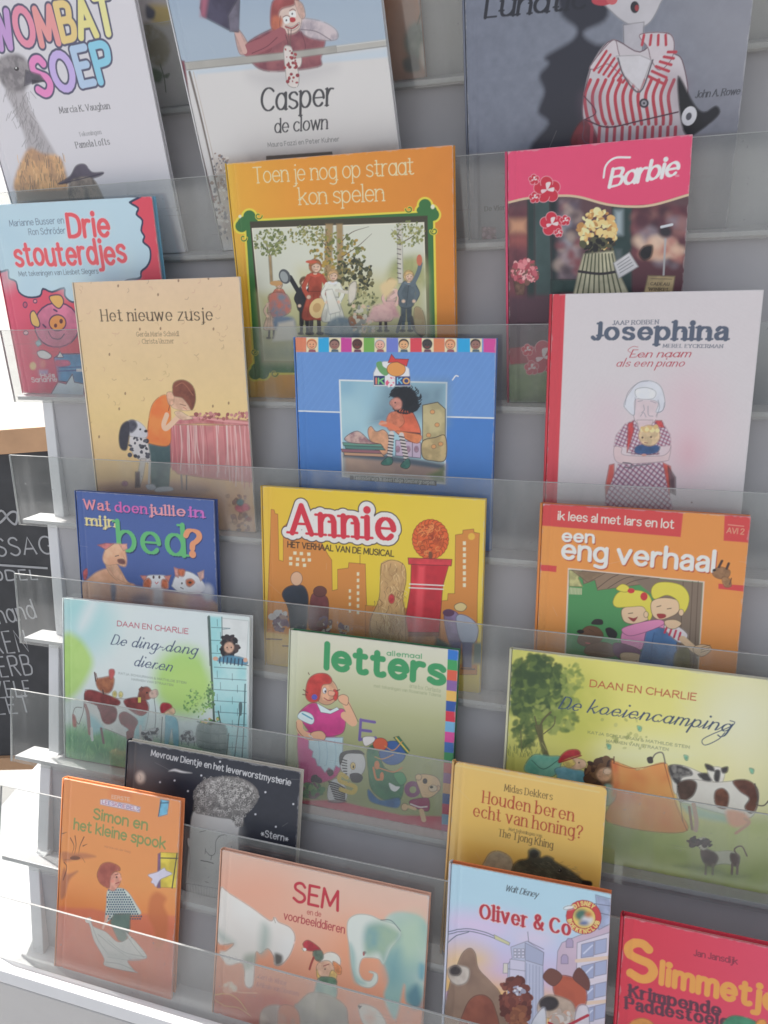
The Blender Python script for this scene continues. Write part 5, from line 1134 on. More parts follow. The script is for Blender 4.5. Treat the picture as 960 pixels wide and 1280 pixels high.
def art_ding():
    a = Art(5, 0.09649, 0.28516, 0.22518, 0.01474, (206, 216, 214)); a.view(60, 730, 3.4286)
    a.mottle(.05, 22)
    a.ell(170, 170, 110, 130, (158, 206, 208), soft=30, alpha=.8); a.ell(110, 100, 60, 60, (150, 204, 204), soft=22, alpha=.7); a.ell(170, 130, 26, 80, (214, 220, 224), rot=25, soft=12, alpha=.8)
    a.sm([60, 230, 130, 230, 190, 320, 170, 400, 110, 480, 60, 470], (172, 206, 116), soft=8, noise=30, col2=(160, 198, 104)); a.ell(580, 410, 125, 140, (166, 204, 112), soft=16, noise=40, seed=5); a.ell(590, 460, 110, 100, (172, 206, 110), soft=14, alpha=.9); a.ell(540, 150, 160, 60, (206, 216, 218), soft=24, alpha=.6)
    a.poly([70, 620, 200, 590, 420, 660, 420, 900, 70, 800], (138, 184, 140), soft=16, noise=24, col2=(110, 166, 120)); a.sm([90, 620, 200, 670, 320, 690, 330, 780, 80, 740], (120, 172, 122), soft=12, noise=14, col2=(92, 150, 112)); a.poly([440, 660, 760, 700, 760, 780, 430, 720], (140, 178, 140), soft=10, noise=10)
    g = np.random.default_rng(3)
    for i in range(160):
        x, y = 75 + g.random() * 330, 590 + g.random() * 190; a.line([x, y, x + g.normal() * 6, y - 16 - 10 * g.random()], 2.4, [(84, 146, 110), (150, 196, 140), (70, 126, 96)][i % 3], alpha=.7)
    # tower
    T1, T2 = (150, 206, 208), (70, 108, 118)
    a.poly([690, 138, 745, 142, 745, 330, 850, 350, 858, 745, 790, 740, 715, 560, 700, 330], T1, soft=3, noise=26, col2=(178, 216, 216)); a.poly([746, 146, 860, 158, 850, 345, 745, 325], (212, 216, 214), soft=2)
    for y in (190, 245, 300, 360, 408, 456, 504, 552, 600, 650, 700): a.line([700 if y < 330 else 712, y - 4, 780, y, 745 if y < 330 else 850, y + 4], 2.2, T2)
    for i, y in enumerate((160, 215, 270, 330, 380, 430, 480, 530, 580, 625, 675)): a.line([725 + (i % 2) * 14, y - 8, 726 + (i % 2) * 14, y + 20], 2, T2, smooth=False); a.line([790 + (i % 2) * 22, y + 4, 790 + (i % 2) * 22, y + 34], 2, T2, smooth=False) if y > 330 else None
    a.line([745, 142, 748, 330, 860, 350], 3, (60, 84, 90), smooth=False); a.line([690, 140, 700, 350, 712, 588], 9, (78, 98, 92)); a.line([684, 140, 694, 350], 3, (60, 76, 78)); a.line([845, 430, 840, 600, 832, 740], 5, (70, 96, 100)); a.line([826, 510, 812, 640, 800, 740], 4, (60, 72, 74)); a.sm([818, 512, 832, 510, 830, 560, 820, 558], (84, 106, 108))
    a.leaves(90, 640, 510, 60, 62, 5, [(128, 172, 92), (100, 146, 84), (170, 200, 116)], 31); a.leaves(40, 698, 480, 16, 60, 6, [(110, 152, 88), (84, 120, 78)], 32)
    # girl at the window
    a.leaves(110, 776, 268, 38, 44, 11, [(52, 46, 52), (76, 62, 62), (38, 36, 42)], 33); a.ell(776, 272, 22, 24, (206, 164, 140), soft=1.5); a.ell(768, 272, 3, 3, (40, 36, 40)); a.ell(786, 272, 3, 3, (40, 36, 40)); a.sm([730, 320, 776, 306, 840, 318, 848, 345, 735, 332], (92, 150, 180), soft=1.5)
    for i in range(7): a.line([738 + i * 16, 312 + i * 2, 735 + i * 16, 338 + i * 2], 5, (46, 66, 90), smooth=False)
    a.ell(718, 320, 12, 9, (206, 160, 136)); a.ell(846, 326, 9, 10, (206, 160, 136))
    # barrel
    a.sm([640, 610, 680, 590, 755, 600, 770, 660, 760, 730, 700, 720, 640, 690], (142, 154, 150), soft=2, noise=14, col2=(116, 130, 130)); 
    for y in (632, 672, 700): a.line([642, y - 4, 700, y + 10, 764, y + 10], 3, (96, 112, 112))
    for x in (668, 700, 735): a.line([x, 600, x - 4, 660, x, 718], 2, (110, 124, 122))
    a.line([640, 590, 690, 600, 760, 602], 5, (104, 116, 112)); a.dots(14, (650, 576, 740, 596), 7, [(120, 166, 84), (206, 170, 120), (96, 140, 80)], 3); a.line([730, 545, 740, 600], 5, (60, 70, 68)); a.line([765, 740, 775, 640], 4, (96, 100, 96))
    a.sm([690, 600, 712, 580, 716, 590, 700, 606], (70, 76, 70))
    # cow
    W = (206, 210, 208); Rd = (146, 62, 64)
    a.sm([158, 470, 180, 456, 300, 490, 420, 500, 430, 560, 410, 640, 370, 668, 250, 622, 200, 620, 185, 660, 168, 600], W, soft=2, line=(120, 108, 110), lw=2); a.sm([172, 560, 210, 580, 235, 620, 190, 640], (150, 196, 204), soft=6); a.sm([340, 600, 420, 560, 400, 650, 360, 664], (160, 204, 208), soft=7)
    cow_patch(a, [160, 460, 200, 456, 300, 494, 302, 520, 240, 530, 180, 510, 158, 500], Rd, 2); cow_patch(a, [215, 520, 290, 530, 292, 580, 262, 602, 235, 590, 222, 550], (136, 62, 70), 3); cow_patch(a, [305, 560, 335, 548, 385, 585, 372, 625, 362, 668, 338, 664, 345, 625, 312, 598], (136, 58, 66), 4)
    a.line([160, 520, 172, 560, 178, 640], 16, (150, 112, 110)); a.line([186, 620, 190, 668], 12, (196, 200, 200)); a.line([228, 620, 238, 680], 12, (130, 104, 110)); a.line([345, 640, 350, 700], 22, (120, 56, 62)); a.line([396, 610, 400, 690], 13, (196, 200, 200)); a.line([156, 470, 152, 540, 140, 580, 130, 600, 108, 560, 118, 530, 145, 530], 3, (90, 70, 72)); a.sm([104, 560, 118, 570, 122, 610, 106, 606], (176, 110, 104), soft=2)
    cow_patch(a, [325, 500, 380, 485, 420, 500, 430, 540, 400, 565, 350, 540], Rd, 5); cow_patch(a, [395, 450, 425, 440, 445, 460, 440, 490, 405, 500, 385, 490], (150, 84, 72), 6); a.sm([435, 462, 465, 452, 472, 474, 455, 490, 436, 484], (206, 176, 160), soft=1.5); a.sm([388, 452, 402, 440, 410, 452, 398, 462], (120, 70, 64)); a.line([400, 440, 412, 446], 3, (80, 60, 60)); a.rect(386, 486, 398, 508, (212, 196, 90)); a.line([455, 490, 462, 560, 458, 620], 2.5, (70, 70, 76)); a.ell(424, 466, 4, 4, (40, 34, 36))
    # hen and chicks
    a.sm([205, 410, 235, 400, 270, 395, 285, 410, 275, 455, 250, 470, 215, 450], (170, 106, 70), soft=2, noise=8, col2=(140, 80, 58)); a.sm([262, 368, 282, 366, 286, 385, 272, 410, 262, 396], (186, 86, 84), soft=1.5); a.line([205, 415, 200, 380], 7, (80, 54, 52)); a.line([212, 410, 206, 384], 4, (120, 74, 60)); a.line([235, 455, 238, 472], 7, (84, 60, 58)); a.ell(286, 472, 10, 14, (206, 192, 110), soft=2); a.ell(312, 474, 9, 13, (210, 200, 120), soft=2)
    # child with red cap
    a.sm([480, 530, 490, 510, 520, 512, 532, 530, 500, 552, 486, 556], (176, 44, 60), soft=1); a.sm([500, 552, 535, 530, 545, 552, 520, 566], (222, 184, 150), soft=1.5); a.sm([505, 560, 530, 564, 556, 590, 560, 690, 540, 694, 530, 620, 515, 690, 500, 686, 502, 610], (96, 168, 190), soft=1.5, noise=8, col2=(120, 186, 204)); a.line([490, 570, 484, 680], 4, (70, 76, 80))
    for x, y in ((420, 640), (455, 630), (585, 660), (615, 665), (430, 660), (600, 640)):
        a.sm([x - 18, y - 8, x + 16, y - 12, x + 18, y + 12, x - 16, y + 14], (196, 200, 204), soft=1.5); a.dots(5, (x - 14, y - 8, x + 14, y + 10), 7, [(70, 74, 86)], int(x)); a.line([x - 12, y + 10, x - 12, y + 28], 3, (80, 84, 92)); a.line([x + 12, y + 10, x + 12, y + 28], 3, (80, 84, 92))
    a.text('DAAN EN CHARLIE', 296, 180, 600, 215, 24, 'hand', (176, 62, 88), caph=1, wt=1.0)
    D = (64, 82, 112)
    script_title(a, 'De ding-dong', 268, 258, 632, 303, 27, D); script_title(a, 'dieren', 366, 350, 524, 374, 27, D)
    a.text('KATJA SCHUURMAN & MATHILDE STEIN', 302, 386, 592, 428, 9, 'caps', (92, 112, 108), caph=1); a.text('HARMEN VAN STRAATEN', 358, 412, 536, 438, 9, 'caps', (92, 112, 108), caph=1)
    make_book(a, 'book', 'pale landscape book with a red and white cow and a blue tower', .009, edge=(214, 218, 218), spine=(206, 216, 214), seed=13)

def art_letters():
    a = Art(5, 0.43465, 0.21229, 0.21881, -0.00203, (190, 192, 160)); a.view(340, 770, 3.692)
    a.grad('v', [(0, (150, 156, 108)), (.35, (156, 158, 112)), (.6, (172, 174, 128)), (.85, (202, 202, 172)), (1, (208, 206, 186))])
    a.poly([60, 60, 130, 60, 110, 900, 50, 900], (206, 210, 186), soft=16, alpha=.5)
    a.poly([130, 850, 300, 850, 420, 880, 600, 920, 800, 925, 800, 1010, 120, 880], (196, 66, 92), soft=2, noise=40, col2=(184, 58, 84))
    cols = [(46, 116, 196), (58, 154, 88), (214, 92, 66), (132, 96, 156), (226, 176, 84), (44, 84, 156), (206, 44, 68), (110, 170, 206), (214, 72, 148), (64, 108, 172), (62, 142, 90), (190, 86, 84), (142, 92, 140), (206, 156, 108), (52, 84, 146), (190, 54, 88), (116, 156, 186), (186, 90, 130)]
    for i, c in enumerate(cols):
        y = 155 + i * 47.5; xl = 812 - i * 1.75; xr = 880 - i * 2.2
        a.poly([xl, y - 2, xr, y + 6, xr - 2.2, y + 55, xl - 1.75, y + 46.5], c, soft=.3)
    a.text('letters', 246, 248, 788, 324, 98, 'geo', (56, 148, 92), wt=1.22); a.text('allemaal', 530, 182, 690, 198, 17, 'geo', (76, 156, 104), wt=.8)
    a.text('arna b.v. Oerlaste', 634, 330, 778, 354, 13, 'light', (140, 150, 104)); a.text('met tekeningen van Rosemarie Tolsma', 470, 328, 778, 374, 10, 'light', (140, 150, 104))
    K = (70, 44, 56); S = (226, 170, 134)
    # woman
    a.sm([118, 560, 150, 530, 300, 560, 325, 640, 310, 720, 260, 760, 150, 775, 125, 700], (206, 74, 140), soft=1.5, noise=20, col2=(190, 60, 124)); a.poly([170, 560, 328, 560, 325, 690, 310, 700, 295, 690, 285, 715, 262, 700, 245, 722, 225, 695, 210, 690, 200, 660, 185, 650, 190, 625, 170, 610], (186, 212, 220), soft=1.5, line=(90, 110, 130), lw=2)
    for x in (215, 250, 290): a.line([x, 575, x + 6, 640, x, 690], 3, (140, 176, 196))
    a.sm([130, 440, 190, 400, 260, 430, 330, 430, 340, 480, 325, 540, 250, 556, 180, 540, 130, 470], (206, 62, 134), soft=1, line=K, lw=2); a.poly([205, 400, 268, 436, 300, 420, 312, 432, 270, 452, 225, 444], (206, 220, 226), line=K, lw=2)
    a.sm([118, 460, 140, 440, 180, 452, 195, 480, 180, 500, 130, 478], (206, 226, 232), line=(80, 110, 130), lw=2); a.line([140, 450, 185, 475], 7, (76, 150, 176)); a.line([126, 495, 132, 530, 170, 556, 230, 555], 34, S); a.line([112, 490, 118, 525, 160, 565, 240, 570], 2.5, K); a.sm([180, 540, 225, 530, 248, 552, 236, 575, 190, 570], S, line=K, lw=2); a.line([170, 548, 186, 560], 6, (206, 196, 190))
    a.line([335, 460, 375, 490, 345, 410, 325, 380], 36, S); a.line([398, 488, 365, 420, 340, 380], 2.5, K); a.sm([306, 372, 330, 362, 352, 376, 348, 410, 325, 405, 308, 390], S, line=K, lw=2)
    a.sm([210, 300, 265, 290, 300, 330, 300, 380, 260, 410, 215, 395, 195, 350], S, soft=1, line=K, lw=2); a.sm([165, 300, 200, 268, 250, 266, 276, 290, 268, 312, 235, 318, 225, 350, 215, 390, 180, 398, 155, 370], (206, 66, 60), soft=1, line=(110, 36, 40), lw=2); a.sm([285, 340, 305, 352, 300, 385, 285, 385], (206, 66, 60), soft=1)
    for P in ([165, 355, 145, 340], [160, 365, 142, 362], [298, 345, 312, 340], [172, 270, 168, 262]): a.line(P, 4, (90, 34, 40), smooth=False)
    a.ell(196, 374, 13, 13, (88, 84, 170)); a.ell(243, 344, 9, 14, (228, 226, 224), line=K, lw=1.5); a.ell(246, 348, 4, 6, (50, 44, 60)); a.sm([262, 345, 290, 350, 285, 368, 262, 365], (232, 160, 130), line=K, lw=1.5); a.line([240, 378, 262, 390, 285, 382], 4, (150, 40, 60)); a.dots(5, (190, 750, 216, 760), 16, [(60, 46, 60)], 2)
    # E held up
    for P in ([410, 478, 404, 572], [410, 480, 474, 490], [408, 526, 456, 532], [404, 570, 478, 562]): a.line(P, 13, (112, 92, 156), smooth=False)
    # zebra with S
    a.sm([262, 780, 300, 750, 345, 800, 335, 855, 262, 850], (210, 206, 206), soft=1); a.sm([320, 640, 360, 620, 420, 640, 430, 700, 395, 750, 345, 740, 316, 700], (212, 208, 208), soft=1, line=K, lw=2); a.sm([360, 730, 400, 725, 420, 745, 405, 768, 370, 765], (66, 60, 68)); a.sm([310, 650, 330, 625, 400, 618, 430, 640, 400, 636, 340, 640, 316, 690], (66, 60, 66))
    for i in range(6): a.line([318 + i * 3, 660 + i * 14, 345, 668 + i * 12], 6, (52, 48, 54), smooth=False)
    for i in range(8): a.line([262 + i * 4, 765 + i * 11, 300, 775 + i * 10, 336, 795 + i * 8], 7, (50, 46, 52))
    a.ell(374, 692, 12, 17, (232, 190, 120), line=K, lw=1.5); a.ell(376, 696, 4, 7, (40, 36, 40)); a.line([345, 745, 318, 730, 312, 760, 350, 775, 385, 790, 370, 815, 318, 800], 20, (206, 176, 84)); a.sm([252, 715, 275, 708, 285, 728, 265, 740], (60, 54, 60)); a.sm([182, 740, 205, 732, 216, 752, 196, 764], (60, 54, 60)); a.ell(300, 856, 46, 8, (80, 40, 56), alpha=.7)
    # parrot
    a.sm([440, 620, 480, 600, 520, 700, 600, 730, 610, 770, 590, 850, 520, 850, 460, 800, 445, 720], (72, 126, 92), soft=1.2, noise=14, col2=(56, 106, 80), line=(40, 66, 56), lw=2); a.sm([445, 800, 500, 850, 585, 840, 580, 885, 500, 872, 450, 850], (70, 116, 166), soft=1.5); a.ell(556, 632, 62, 56, (60, 96, 156), line=(36, 46, 80), lw=2); a.ell(500, 592, 34, 30, (206, 92, 60), line=K, lw=2); a.poly([560, 560, 585, 555, 635, 620, 625, 640], (58, 120, 86), line=K, lw=2); a.line([572, 562, 628, 628], 6, (222, 186, 84), smooth=False); a.line([520, 600, 560, 620, 600, 580], 4, (206, 150, 80)); a.line([475, 650, 510, 660, 560, 640], 4, (206, 150, 80)); a.ell(484, 688, 12, 20, (212, 130, 84)); a.ell(507, 740, 9, 20, (212, 130, 84)); a.line([468, 700, 480, 750, 500, 755], 9, (212, 130, 84)); a.line([490, 700, 560, 720, 600, 700], 5, (212, 130, 84)); a.sm([560, 730, 600, 722, 620, 760, 590, 780], (84, 150, 104), line=(40, 66, 56), lw=2); a.sm([540, 770, 570, 785, 590, 790, 570, 810, 548, 800], (216, 214, 214)); a.sm([420, 560, 470, 558, 470, 580, 430, 600], (222, 214, 210), line=K, lw=1.5)
    # bear with round letter
    a.ell(648, 800, 38, 38, (132, 76, 116)); a.ell(650, 802, 16, 16, (150, 156, 110)); a.sm([665, 745, 700, 730, 760, 745, 778, 790, 745, 830, 700, 840, 680, 800], (214, 178, 136), line=K, lw=2); a.ell(676, 744, 15, 14, (214, 178, 136), line=K, lw=2); a.ell(768, 795, 9, 12, (206, 166, 128), line=K, lw=2); a.ell(706, 762, 11, 13, (56, 46, 52)); a.ell(742, 796, 20, 16, (212, 190, 160), line=K, lw=1.5); a.ell(736, 790, 8, 6, (36, 32, 36)); a.sm([640, 850, 690, 840, 724, 845, 722, 900, 670, 890, 636, 870], (150, 56, 96), line=K, lw=2); a.line([640, 868, 680, 882, 715, 880], 6, (222, 210, 206)); a.line([690, 900, 700, 940], 22, (214, 178, 136)); a.ell(612, 882, 16, 17, (214, 178, 136), line=K, lw=2); a.line([630, 880, 660, 890], 14, (214, 178, 136))
    a.leaves(70, 185, 805, 50, 32, 12, [(96, 140, 96), (130, 160, 110), (120, 90, 100), (76, 120, 84)], 41)
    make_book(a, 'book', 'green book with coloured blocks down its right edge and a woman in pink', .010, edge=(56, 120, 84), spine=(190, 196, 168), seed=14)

def art_koeien():
    a = Art(5, 0.70833, 0.28513, 0.22746, -0.00278, (214, 206, 128)); a.view(610, 790, 2.743)
    a.grad('u', [(0, (196, 194, 96)), (.3, (214, 206, 104)), (.6, (224, 214, 122)), (.85, (222, 214, 160)), (1, (206, 204, 156))]); a.mottle(.08, 40)
    a.ell(300, 260, 110, 130, (186, 186, 78), soft=24, noise=30); a.ell(560, 420, 170, 60, (224, 220, 176), soft=26, alpha=.8); a.ell(860, 300, 120, 110, (226, 222, 190), soft=40, alpha=.8)
    a.poly([50, 560, 400, 620, 700, 640, 980, 640, 980, 900, 50, 900], (164, 176, 92), soft=12, noise=50, col2=(186, 192, 116)); a.poly([380, 690, 700, 740, 980, 800, 980, 920, 380, 840], (150, 166, 80), soft=24, noise=30, col2=(176, 186, 104)); a.ell(840, 740, 130, 60, (196, 202, 140), soft=20, alpha=.8)
    a.leaves(60, 520, 690, 150, 60, 40, [(150, 170, 84), (176, 190, 104)], 50, soft=8, alpha=.4)
    # tree
    G1, G2, G3 = (66, 88, 46), (92, 112, 54), (120, 138, 62)
    a.leaves(90, 180, 220, 90, 100, 26, [G2, G3, (140, 154, 70)], 51, soft=5, alpha=.7); a.leaves(280, 165, 190, 100, 110, 13, [G1, G2, (54, 76, 44)], 52, soft=1, alpha=.85); a.leaves(120, 220, 300, 90, 50, 11, [G3, G2, (150, 160, 80)], 53, soft=1.5, alpha=.8); a.leaves(90, 130, 340, 46, 60, 10, [G1, G2], 54, soft=1, alpha=.7); a.leaves(80, 290, 180, 40, 70, 8, [G3, (150, 160, 78)], 55, soft=1, alpha=.8)
    a.poly([160, 320, 186, 318, 190, 370, 210, 425, 190, 428, 178, 380], (104, 100, 60), soft=1.2); a.line([176, 330, 190, 300, 215, 275], 7, (92, 88, 54)); a.line([170, 330, 160, 290], 5, (92, 88, 54)); a.line([190, 350, 225, 320, 230, 290], 4, (96, 92, 58)); a.line([185, 380, 200, 405], 3, (150, 140, 84)); a.line([112, 340, 116, 410], 4, (104, 104, 62))
    g = np.random.default_rng(7)
    for i in range(60): x = 70 + g.random() * 130; y = 390 + g.random() * 40; a.line([x, y, x + g.normal() * 4, y - 14], 2, (110, 120, 66), alpha=.7)
    # teal bush, boy with red cap, girl
    a.sm([130, 450, 160, 420, 210, 425, 250, 430, 240, 480, 200, 500, 130, 480], (96, 166, 142), soft=2, noise=14, col2=(130, 190, 164)); a.line([150, 440, 190, 470, 240, 440], 3, (70, 120, 104))
    a.sm([230, 470, 260, 462, 300, 470, 330, 480, 345, 520, 250, 510, 235, 490], (92, 150, 160), soft=2, noise=9, col2=(120, 176, 186)); a.sm([262, 436, 290, 430, 330, 440, 336, 462, 305, 472, 270, 462], (230, 186, 150), soft=1.5); a.sm([258, 440, 280, 430, 300, 450, 280, 466, 262, 458], (222, 196, 104), soft=1.5); a.sm([242, 448, 250, 424, 275, 405, 308, 404, 316, 422, 280, 432], (190, 44, 52), soft=1); a.line([245, 448, 320, 424], 4, (150, 30, 40)); a.ell(312, 448, 2.5, 3, (50, 40, 40))
    a.leaves(190, 388, 482, 52, 46, 13, [(84, 60, 46), (64, 46, 40), (110, 80, 56)], 56); a.ell(398, 490, 26, 24, (204, 160, 124), soft=2); a.ell(410, 478, 15, 12, (220, 190, 160), soft=2); a.sm([400, 525, 440, 535, 446, 590, 400, 590], (130, 176, 160), soft=2, noise=9)
    # tent
    a.sm([424, 450, 440, 446, 500, 468, 520, 472, 606, 448, 625, 500, 650, 600, 684, 680, 560, 684, 410, 650, 415, 600, 440, 560], (224, 132, 66), soft=1.5, noise=34, col2=(232, 156, 84)); a.poly([424, 448, 445, 448, 452, 520, 430, 560], (214, 112, 60), soft=3); a.line([604, 450, 640, 580, 682, 680], 3, (150, 80, 50)); a.line([432, 428, 432, 450], 4, (110, 70, 50)); a.line([424, 448, 500, 468, 606, 449], 2.5, (170, 90, 50))
    for i in range(9): a.leaves(1, 440 + i * 28, 500 + (i % 3) * 60, 4, 4, 40, [(206, 106, 52), (236, 170, 100)], 60 + i, soft=10, alpha=.5)
    # cow behind the tent, tail up; cow in front
    W = (222, 216, 204); Bk = (70, 66, 66); Br = (122, 76, 58)
    a.line([560, 440, 575, 418, 598, 415, 608, 450], 5, (120, 116, 104)); a.sm([545, 432, 562, 428, 566, 448, 550, 450], (70, 64, 60)); a.sm([625, 460, 670, 458, 730, 482, 770, 500, 760, 560, 650, 560, 630, 510], W, soft=1.5); a.sm([618, 462, 650, 456, 690, 470, 700, 490, 665, 500, 655, 525, 632, 505], Bk, soft=1.5, noise=8); a.sm([720, 488, 760, 485, 775, 500, 750, 515], Bk, soft=1.5)
    a.sm([752, 470, 790, 462, 812, 480, 800, 520, 770, 510], W, soft=1.5); a.sm([745, 452, 770, 460, 776, 478, 750, 470], Bk, soft=1); a.sm([800, 468, 822, 462, 820, 480, 805, 484], Bk, soft=1); a.sm([780, 475, 796, 478, 790, 515, 776, 505], Bk, soft=1.2)
    a.sm([650, 540, 690, 506, 780, 515, 880, 510, 925, 540, 920, 610, 880, 640, 760, 612, 690, 590, 655, 580], W, soft=1.5, line=(120, 108, 100), lw=1.6); a.sm([665, 585, 760, 612, 860, 640, 820, 652, 720, 636, 676, 614], (150, 186, 170), soft=4, alpha=.8); a.sm([820, 610, 880, 620, 896, 655, 850, 670, 822, 650], (222, 160, 130), soft=3)
    cow_patch(a, [650, 520, 690, 506, 716, 520, 704, 560, 670, 580, 655, 566], (96, 72, 62), 2); cow_patch(a, [780, 545, 806, 536, 826, 560, 818, 604, 790, 602, 776, 578], Br, 3); cow_patch(a, [840, 512, 890, 508, 925, 540, 922, 600, 900, 622, 880, 600, 895, 570, 862, 545], (110, 66, 52), 4)
    a.line([705, 590, 715, 650, 712, 680], 14, (190, 160, 140)); a.line([690, 600, 700, 676], 9, (150, 120, 104)); a.line([880, 640, 895, 655, 850, 690], 9, (196, 150, 124)); a.line([915, 520, 925, 570, 920, 590, 945, 595, 965, 575], 4, (90, 80, 74)); a.line([650, 545, 660, 590, 668, 650], 2, (90, 86, 80)); a.ell(652, 530, 3, 3, (50, 44, 40))
    # small dog-like calf
    a.sm([735, 740, 780, 752, 830, 750, 862, 765, 855, 800, 810, 795, 760, 800, 735, 780], (206, 202, 180), soft=1.5); cow_patch(a, [730, 745, 770, 752, 790, 775, 770, 806, 738, 790], (98, 72, 72), 5); cow_patch(a, [835, 758, 862, 768, 858, 802, 840, 800, 830, 775], (98, 72, 72), 6); a.sm([715, 712, 745, 705, 755, 735, 738, 748, 722, 735], (206, 196, 180), soft=1.5)
    a.leaves(40, 706, 720, 18, 15, 7, [(84, 64, 70), (66, 50, 58)], 57); a.leaves(26, 750, 722, 20, 14, 7, [(84, 64, 70), (66, 50, 58)], 58); a.line([858, 770, 845, 745, 870, 735, 888, 768], 5, (120, 96, 90))
    for x in (748, 772, 838, 856): a.line([x, 796, x - 2, 830], 8, (120, 96, 88), smooth=False)
    a.sm([640, 800, 760, 800, 830, 830, 900, 836, 830, 842, 700, 815], (110, 124, 70), soft=5, alpha=.6)
    for x, y in ((415, 392), (680, 430), (905, 475), (520, 330)): a.sm([x - 8, y - 8, x + 6, y - 4, x + 4, y + 10, x - 4, y + 8], (120, 184, 150), soft=1)
    a.dots(24, (380, 300, 560, 400), 6, [(150, 156, 84), (180, 180, 110)], 9, alpha=.6)
    a.text('DAAN EN CHARLIE', 348, 188, 712, 236, 26, 'hand', (182, 76, 50), caph=1, wt=1.0)
    script_title(a, 'De koeiencamping', 240, 262, 822, 342, 27, (56, 76, 104)); a.line([812, 345, 790, 368, 745, 388, 735, 370, 770, 350, 830, 325, 846, 310, 830, 304], 3, (56, 76, 104))
    a.text('KATJA SCHUURMAN & MATHILDE STEIN', 342, 348, 690, 400, 10, 'caps', (98, 110, 74), caph=1, wt=1.2); a.text('HARMEN VAN STRAATEN', 406, 378, 618, 408, 10, 'caps', (98, 110, 74), caph=1, wt=1.2)
    make_book(a, 'book', 'wide yellow green landscape book with a tree, an orange tent and cows', .009, edge=(212, 210, 190), spine=(206, 204, 170), seed=15)

def art_mev():
    a = Art(6, 0.22599, 0.24356, 0.17664, -0.00153, (44, 47, 58)); a.view(150, 910, 3.84)
    a.mottle(.25, 6, 5)
    a.poly([20, 60, 85, 70, 70, 800, 10, 800], (40, 43, 52), soft=1); a.ell(100, 240, 90, 110, (120, 118, 120), soft=30, alpha=.6); a.ell(98, 238, 22, 28, (206, 196, 184), soft=4); a.ell(98, 238, 14, 18, (222, 210, 196), soft=3); a.line([92, 225, 100, 235, 96, 250], 2, (160, 150, 144))
    a.sm([232, 208, 262, 196, 300, 206, 346, 216, 300, 216, 262, 208], (206, 204, 204), soft=1.2)
    for x, y in ((326, 303), (262, 252), (390, 228), (480, 162), (698, 308), (832, 365), (650, 414), (748, 474), (192, 260), (760, 250)): a.ell(x, y, 4.5, 4.5, (206, 206, 212), soft=.5)
    a.text('Mevrouw Dientje en het leverworstmysterie', 148, 134, 818, 278, 24, 'hand', (212, 212, 214), wt=.95)
    a.text('*Stern*', 675, 520, 806, 548, 26, 'hand', (212, 212, 214), wt=.95)
    # long pale head with curly hair and knitted collar
    a.sm([350, 405, 420, 400, 560, 450, 566, 520, 560, 620, 480, 700, 470, 780, 330, 752, 318, 720, 332, 560], (196, 194, 192), soft=1.5); a.sm([440, 460, 560, 470, 562, 560, 540, 640, 460, 600], (180, 178, 178), soft=14, alpha=.7)
    H = [355, 400, 358, 340, 380, 300, 400, 250, 450, 240, 500, 236, 560, 238, 620, 262, 660, 300, 662, 330, 640, 350, 620, 400, 596, 420, 590, 470, 560, 470, 540, 440, 480, 430, 400, 415]
    a.sm(H, (132, 128, 126), soft=1.5)
    g = np.random.default_rng(12)
    Hp = np.array(H, float).reshape(-1, 2)
    for i in range(900):
        x, y = 352 + g.random() * 312, 236 + g.random() * 236
        if y > 300 + 0.0 and (x < 356 or (y > 410 + (x - 352) * .1 and x < 540) or (x > 600 and y > 410) or x > 664 - max(0, y - 330) * .5): continue
        if y < 300 and (x < 400 - (y - 236) * .5 or x > 560 + (y - 236) * 1.6): continue
        r = 5 + 3 * g.random(); q = np.linspace(0, 4.6, 7) + g.random() * 6
        a.line(np.stack([x + r * np.cos(q), y + r * np.sin(q)], 1).ravel(), 1.8, [(62, 60, 62), (84, 82, 82), (196, 192, 188), (214, 210, 206)][i % 4], smooth=False, alpha=.8)
    for i in range(60):
        t = i / 60 * PI2
        x, y = 508 + 150 * math.cos(t), 325 + 88 * math.sin(t); a.ell(x, y, 9, 9, (120, 116, 114), alpha=.5)
    L = (104, 102, 102)
    a.line([505, 512, 478, 520, 460, 545, 456, 600, 434, 612, 412, 592], 3, L); a.line([440, 612, 436, 632], 3, L); a.line([410, 580, 408, 604], 3, L); a.line([388, 636, 420, 642, 448, 650], 4, (90, 88, 88)); a.line([382, 500, 412, 492], 2.5, L); a.line([470, 520, 500, 510, 512, 518], 4, (150, 148, 148)); a.line([410, 738, 424, 742], 3, L); a.line([330, 540, 336, 640, 326, 720], 2, L); a.sm([325, 530, 336, 535, 334, 570, 326, 560], (190, 186, 184))
    a.poly([318, 745, 480, 775, 490, 830, 310, 800], (150, 148, 148), soft=2); a.hatch((318, 748), (480, 778), (312, 800), (486, 828), 22, 5, (196, 194, 192))
    make_book(a, 'book', 'black landscape book with a curly haired pale head and white hand lettering', .011, edge=(200, 194, 182), spine=(38, 41, 50), seed=16, warp=.4)

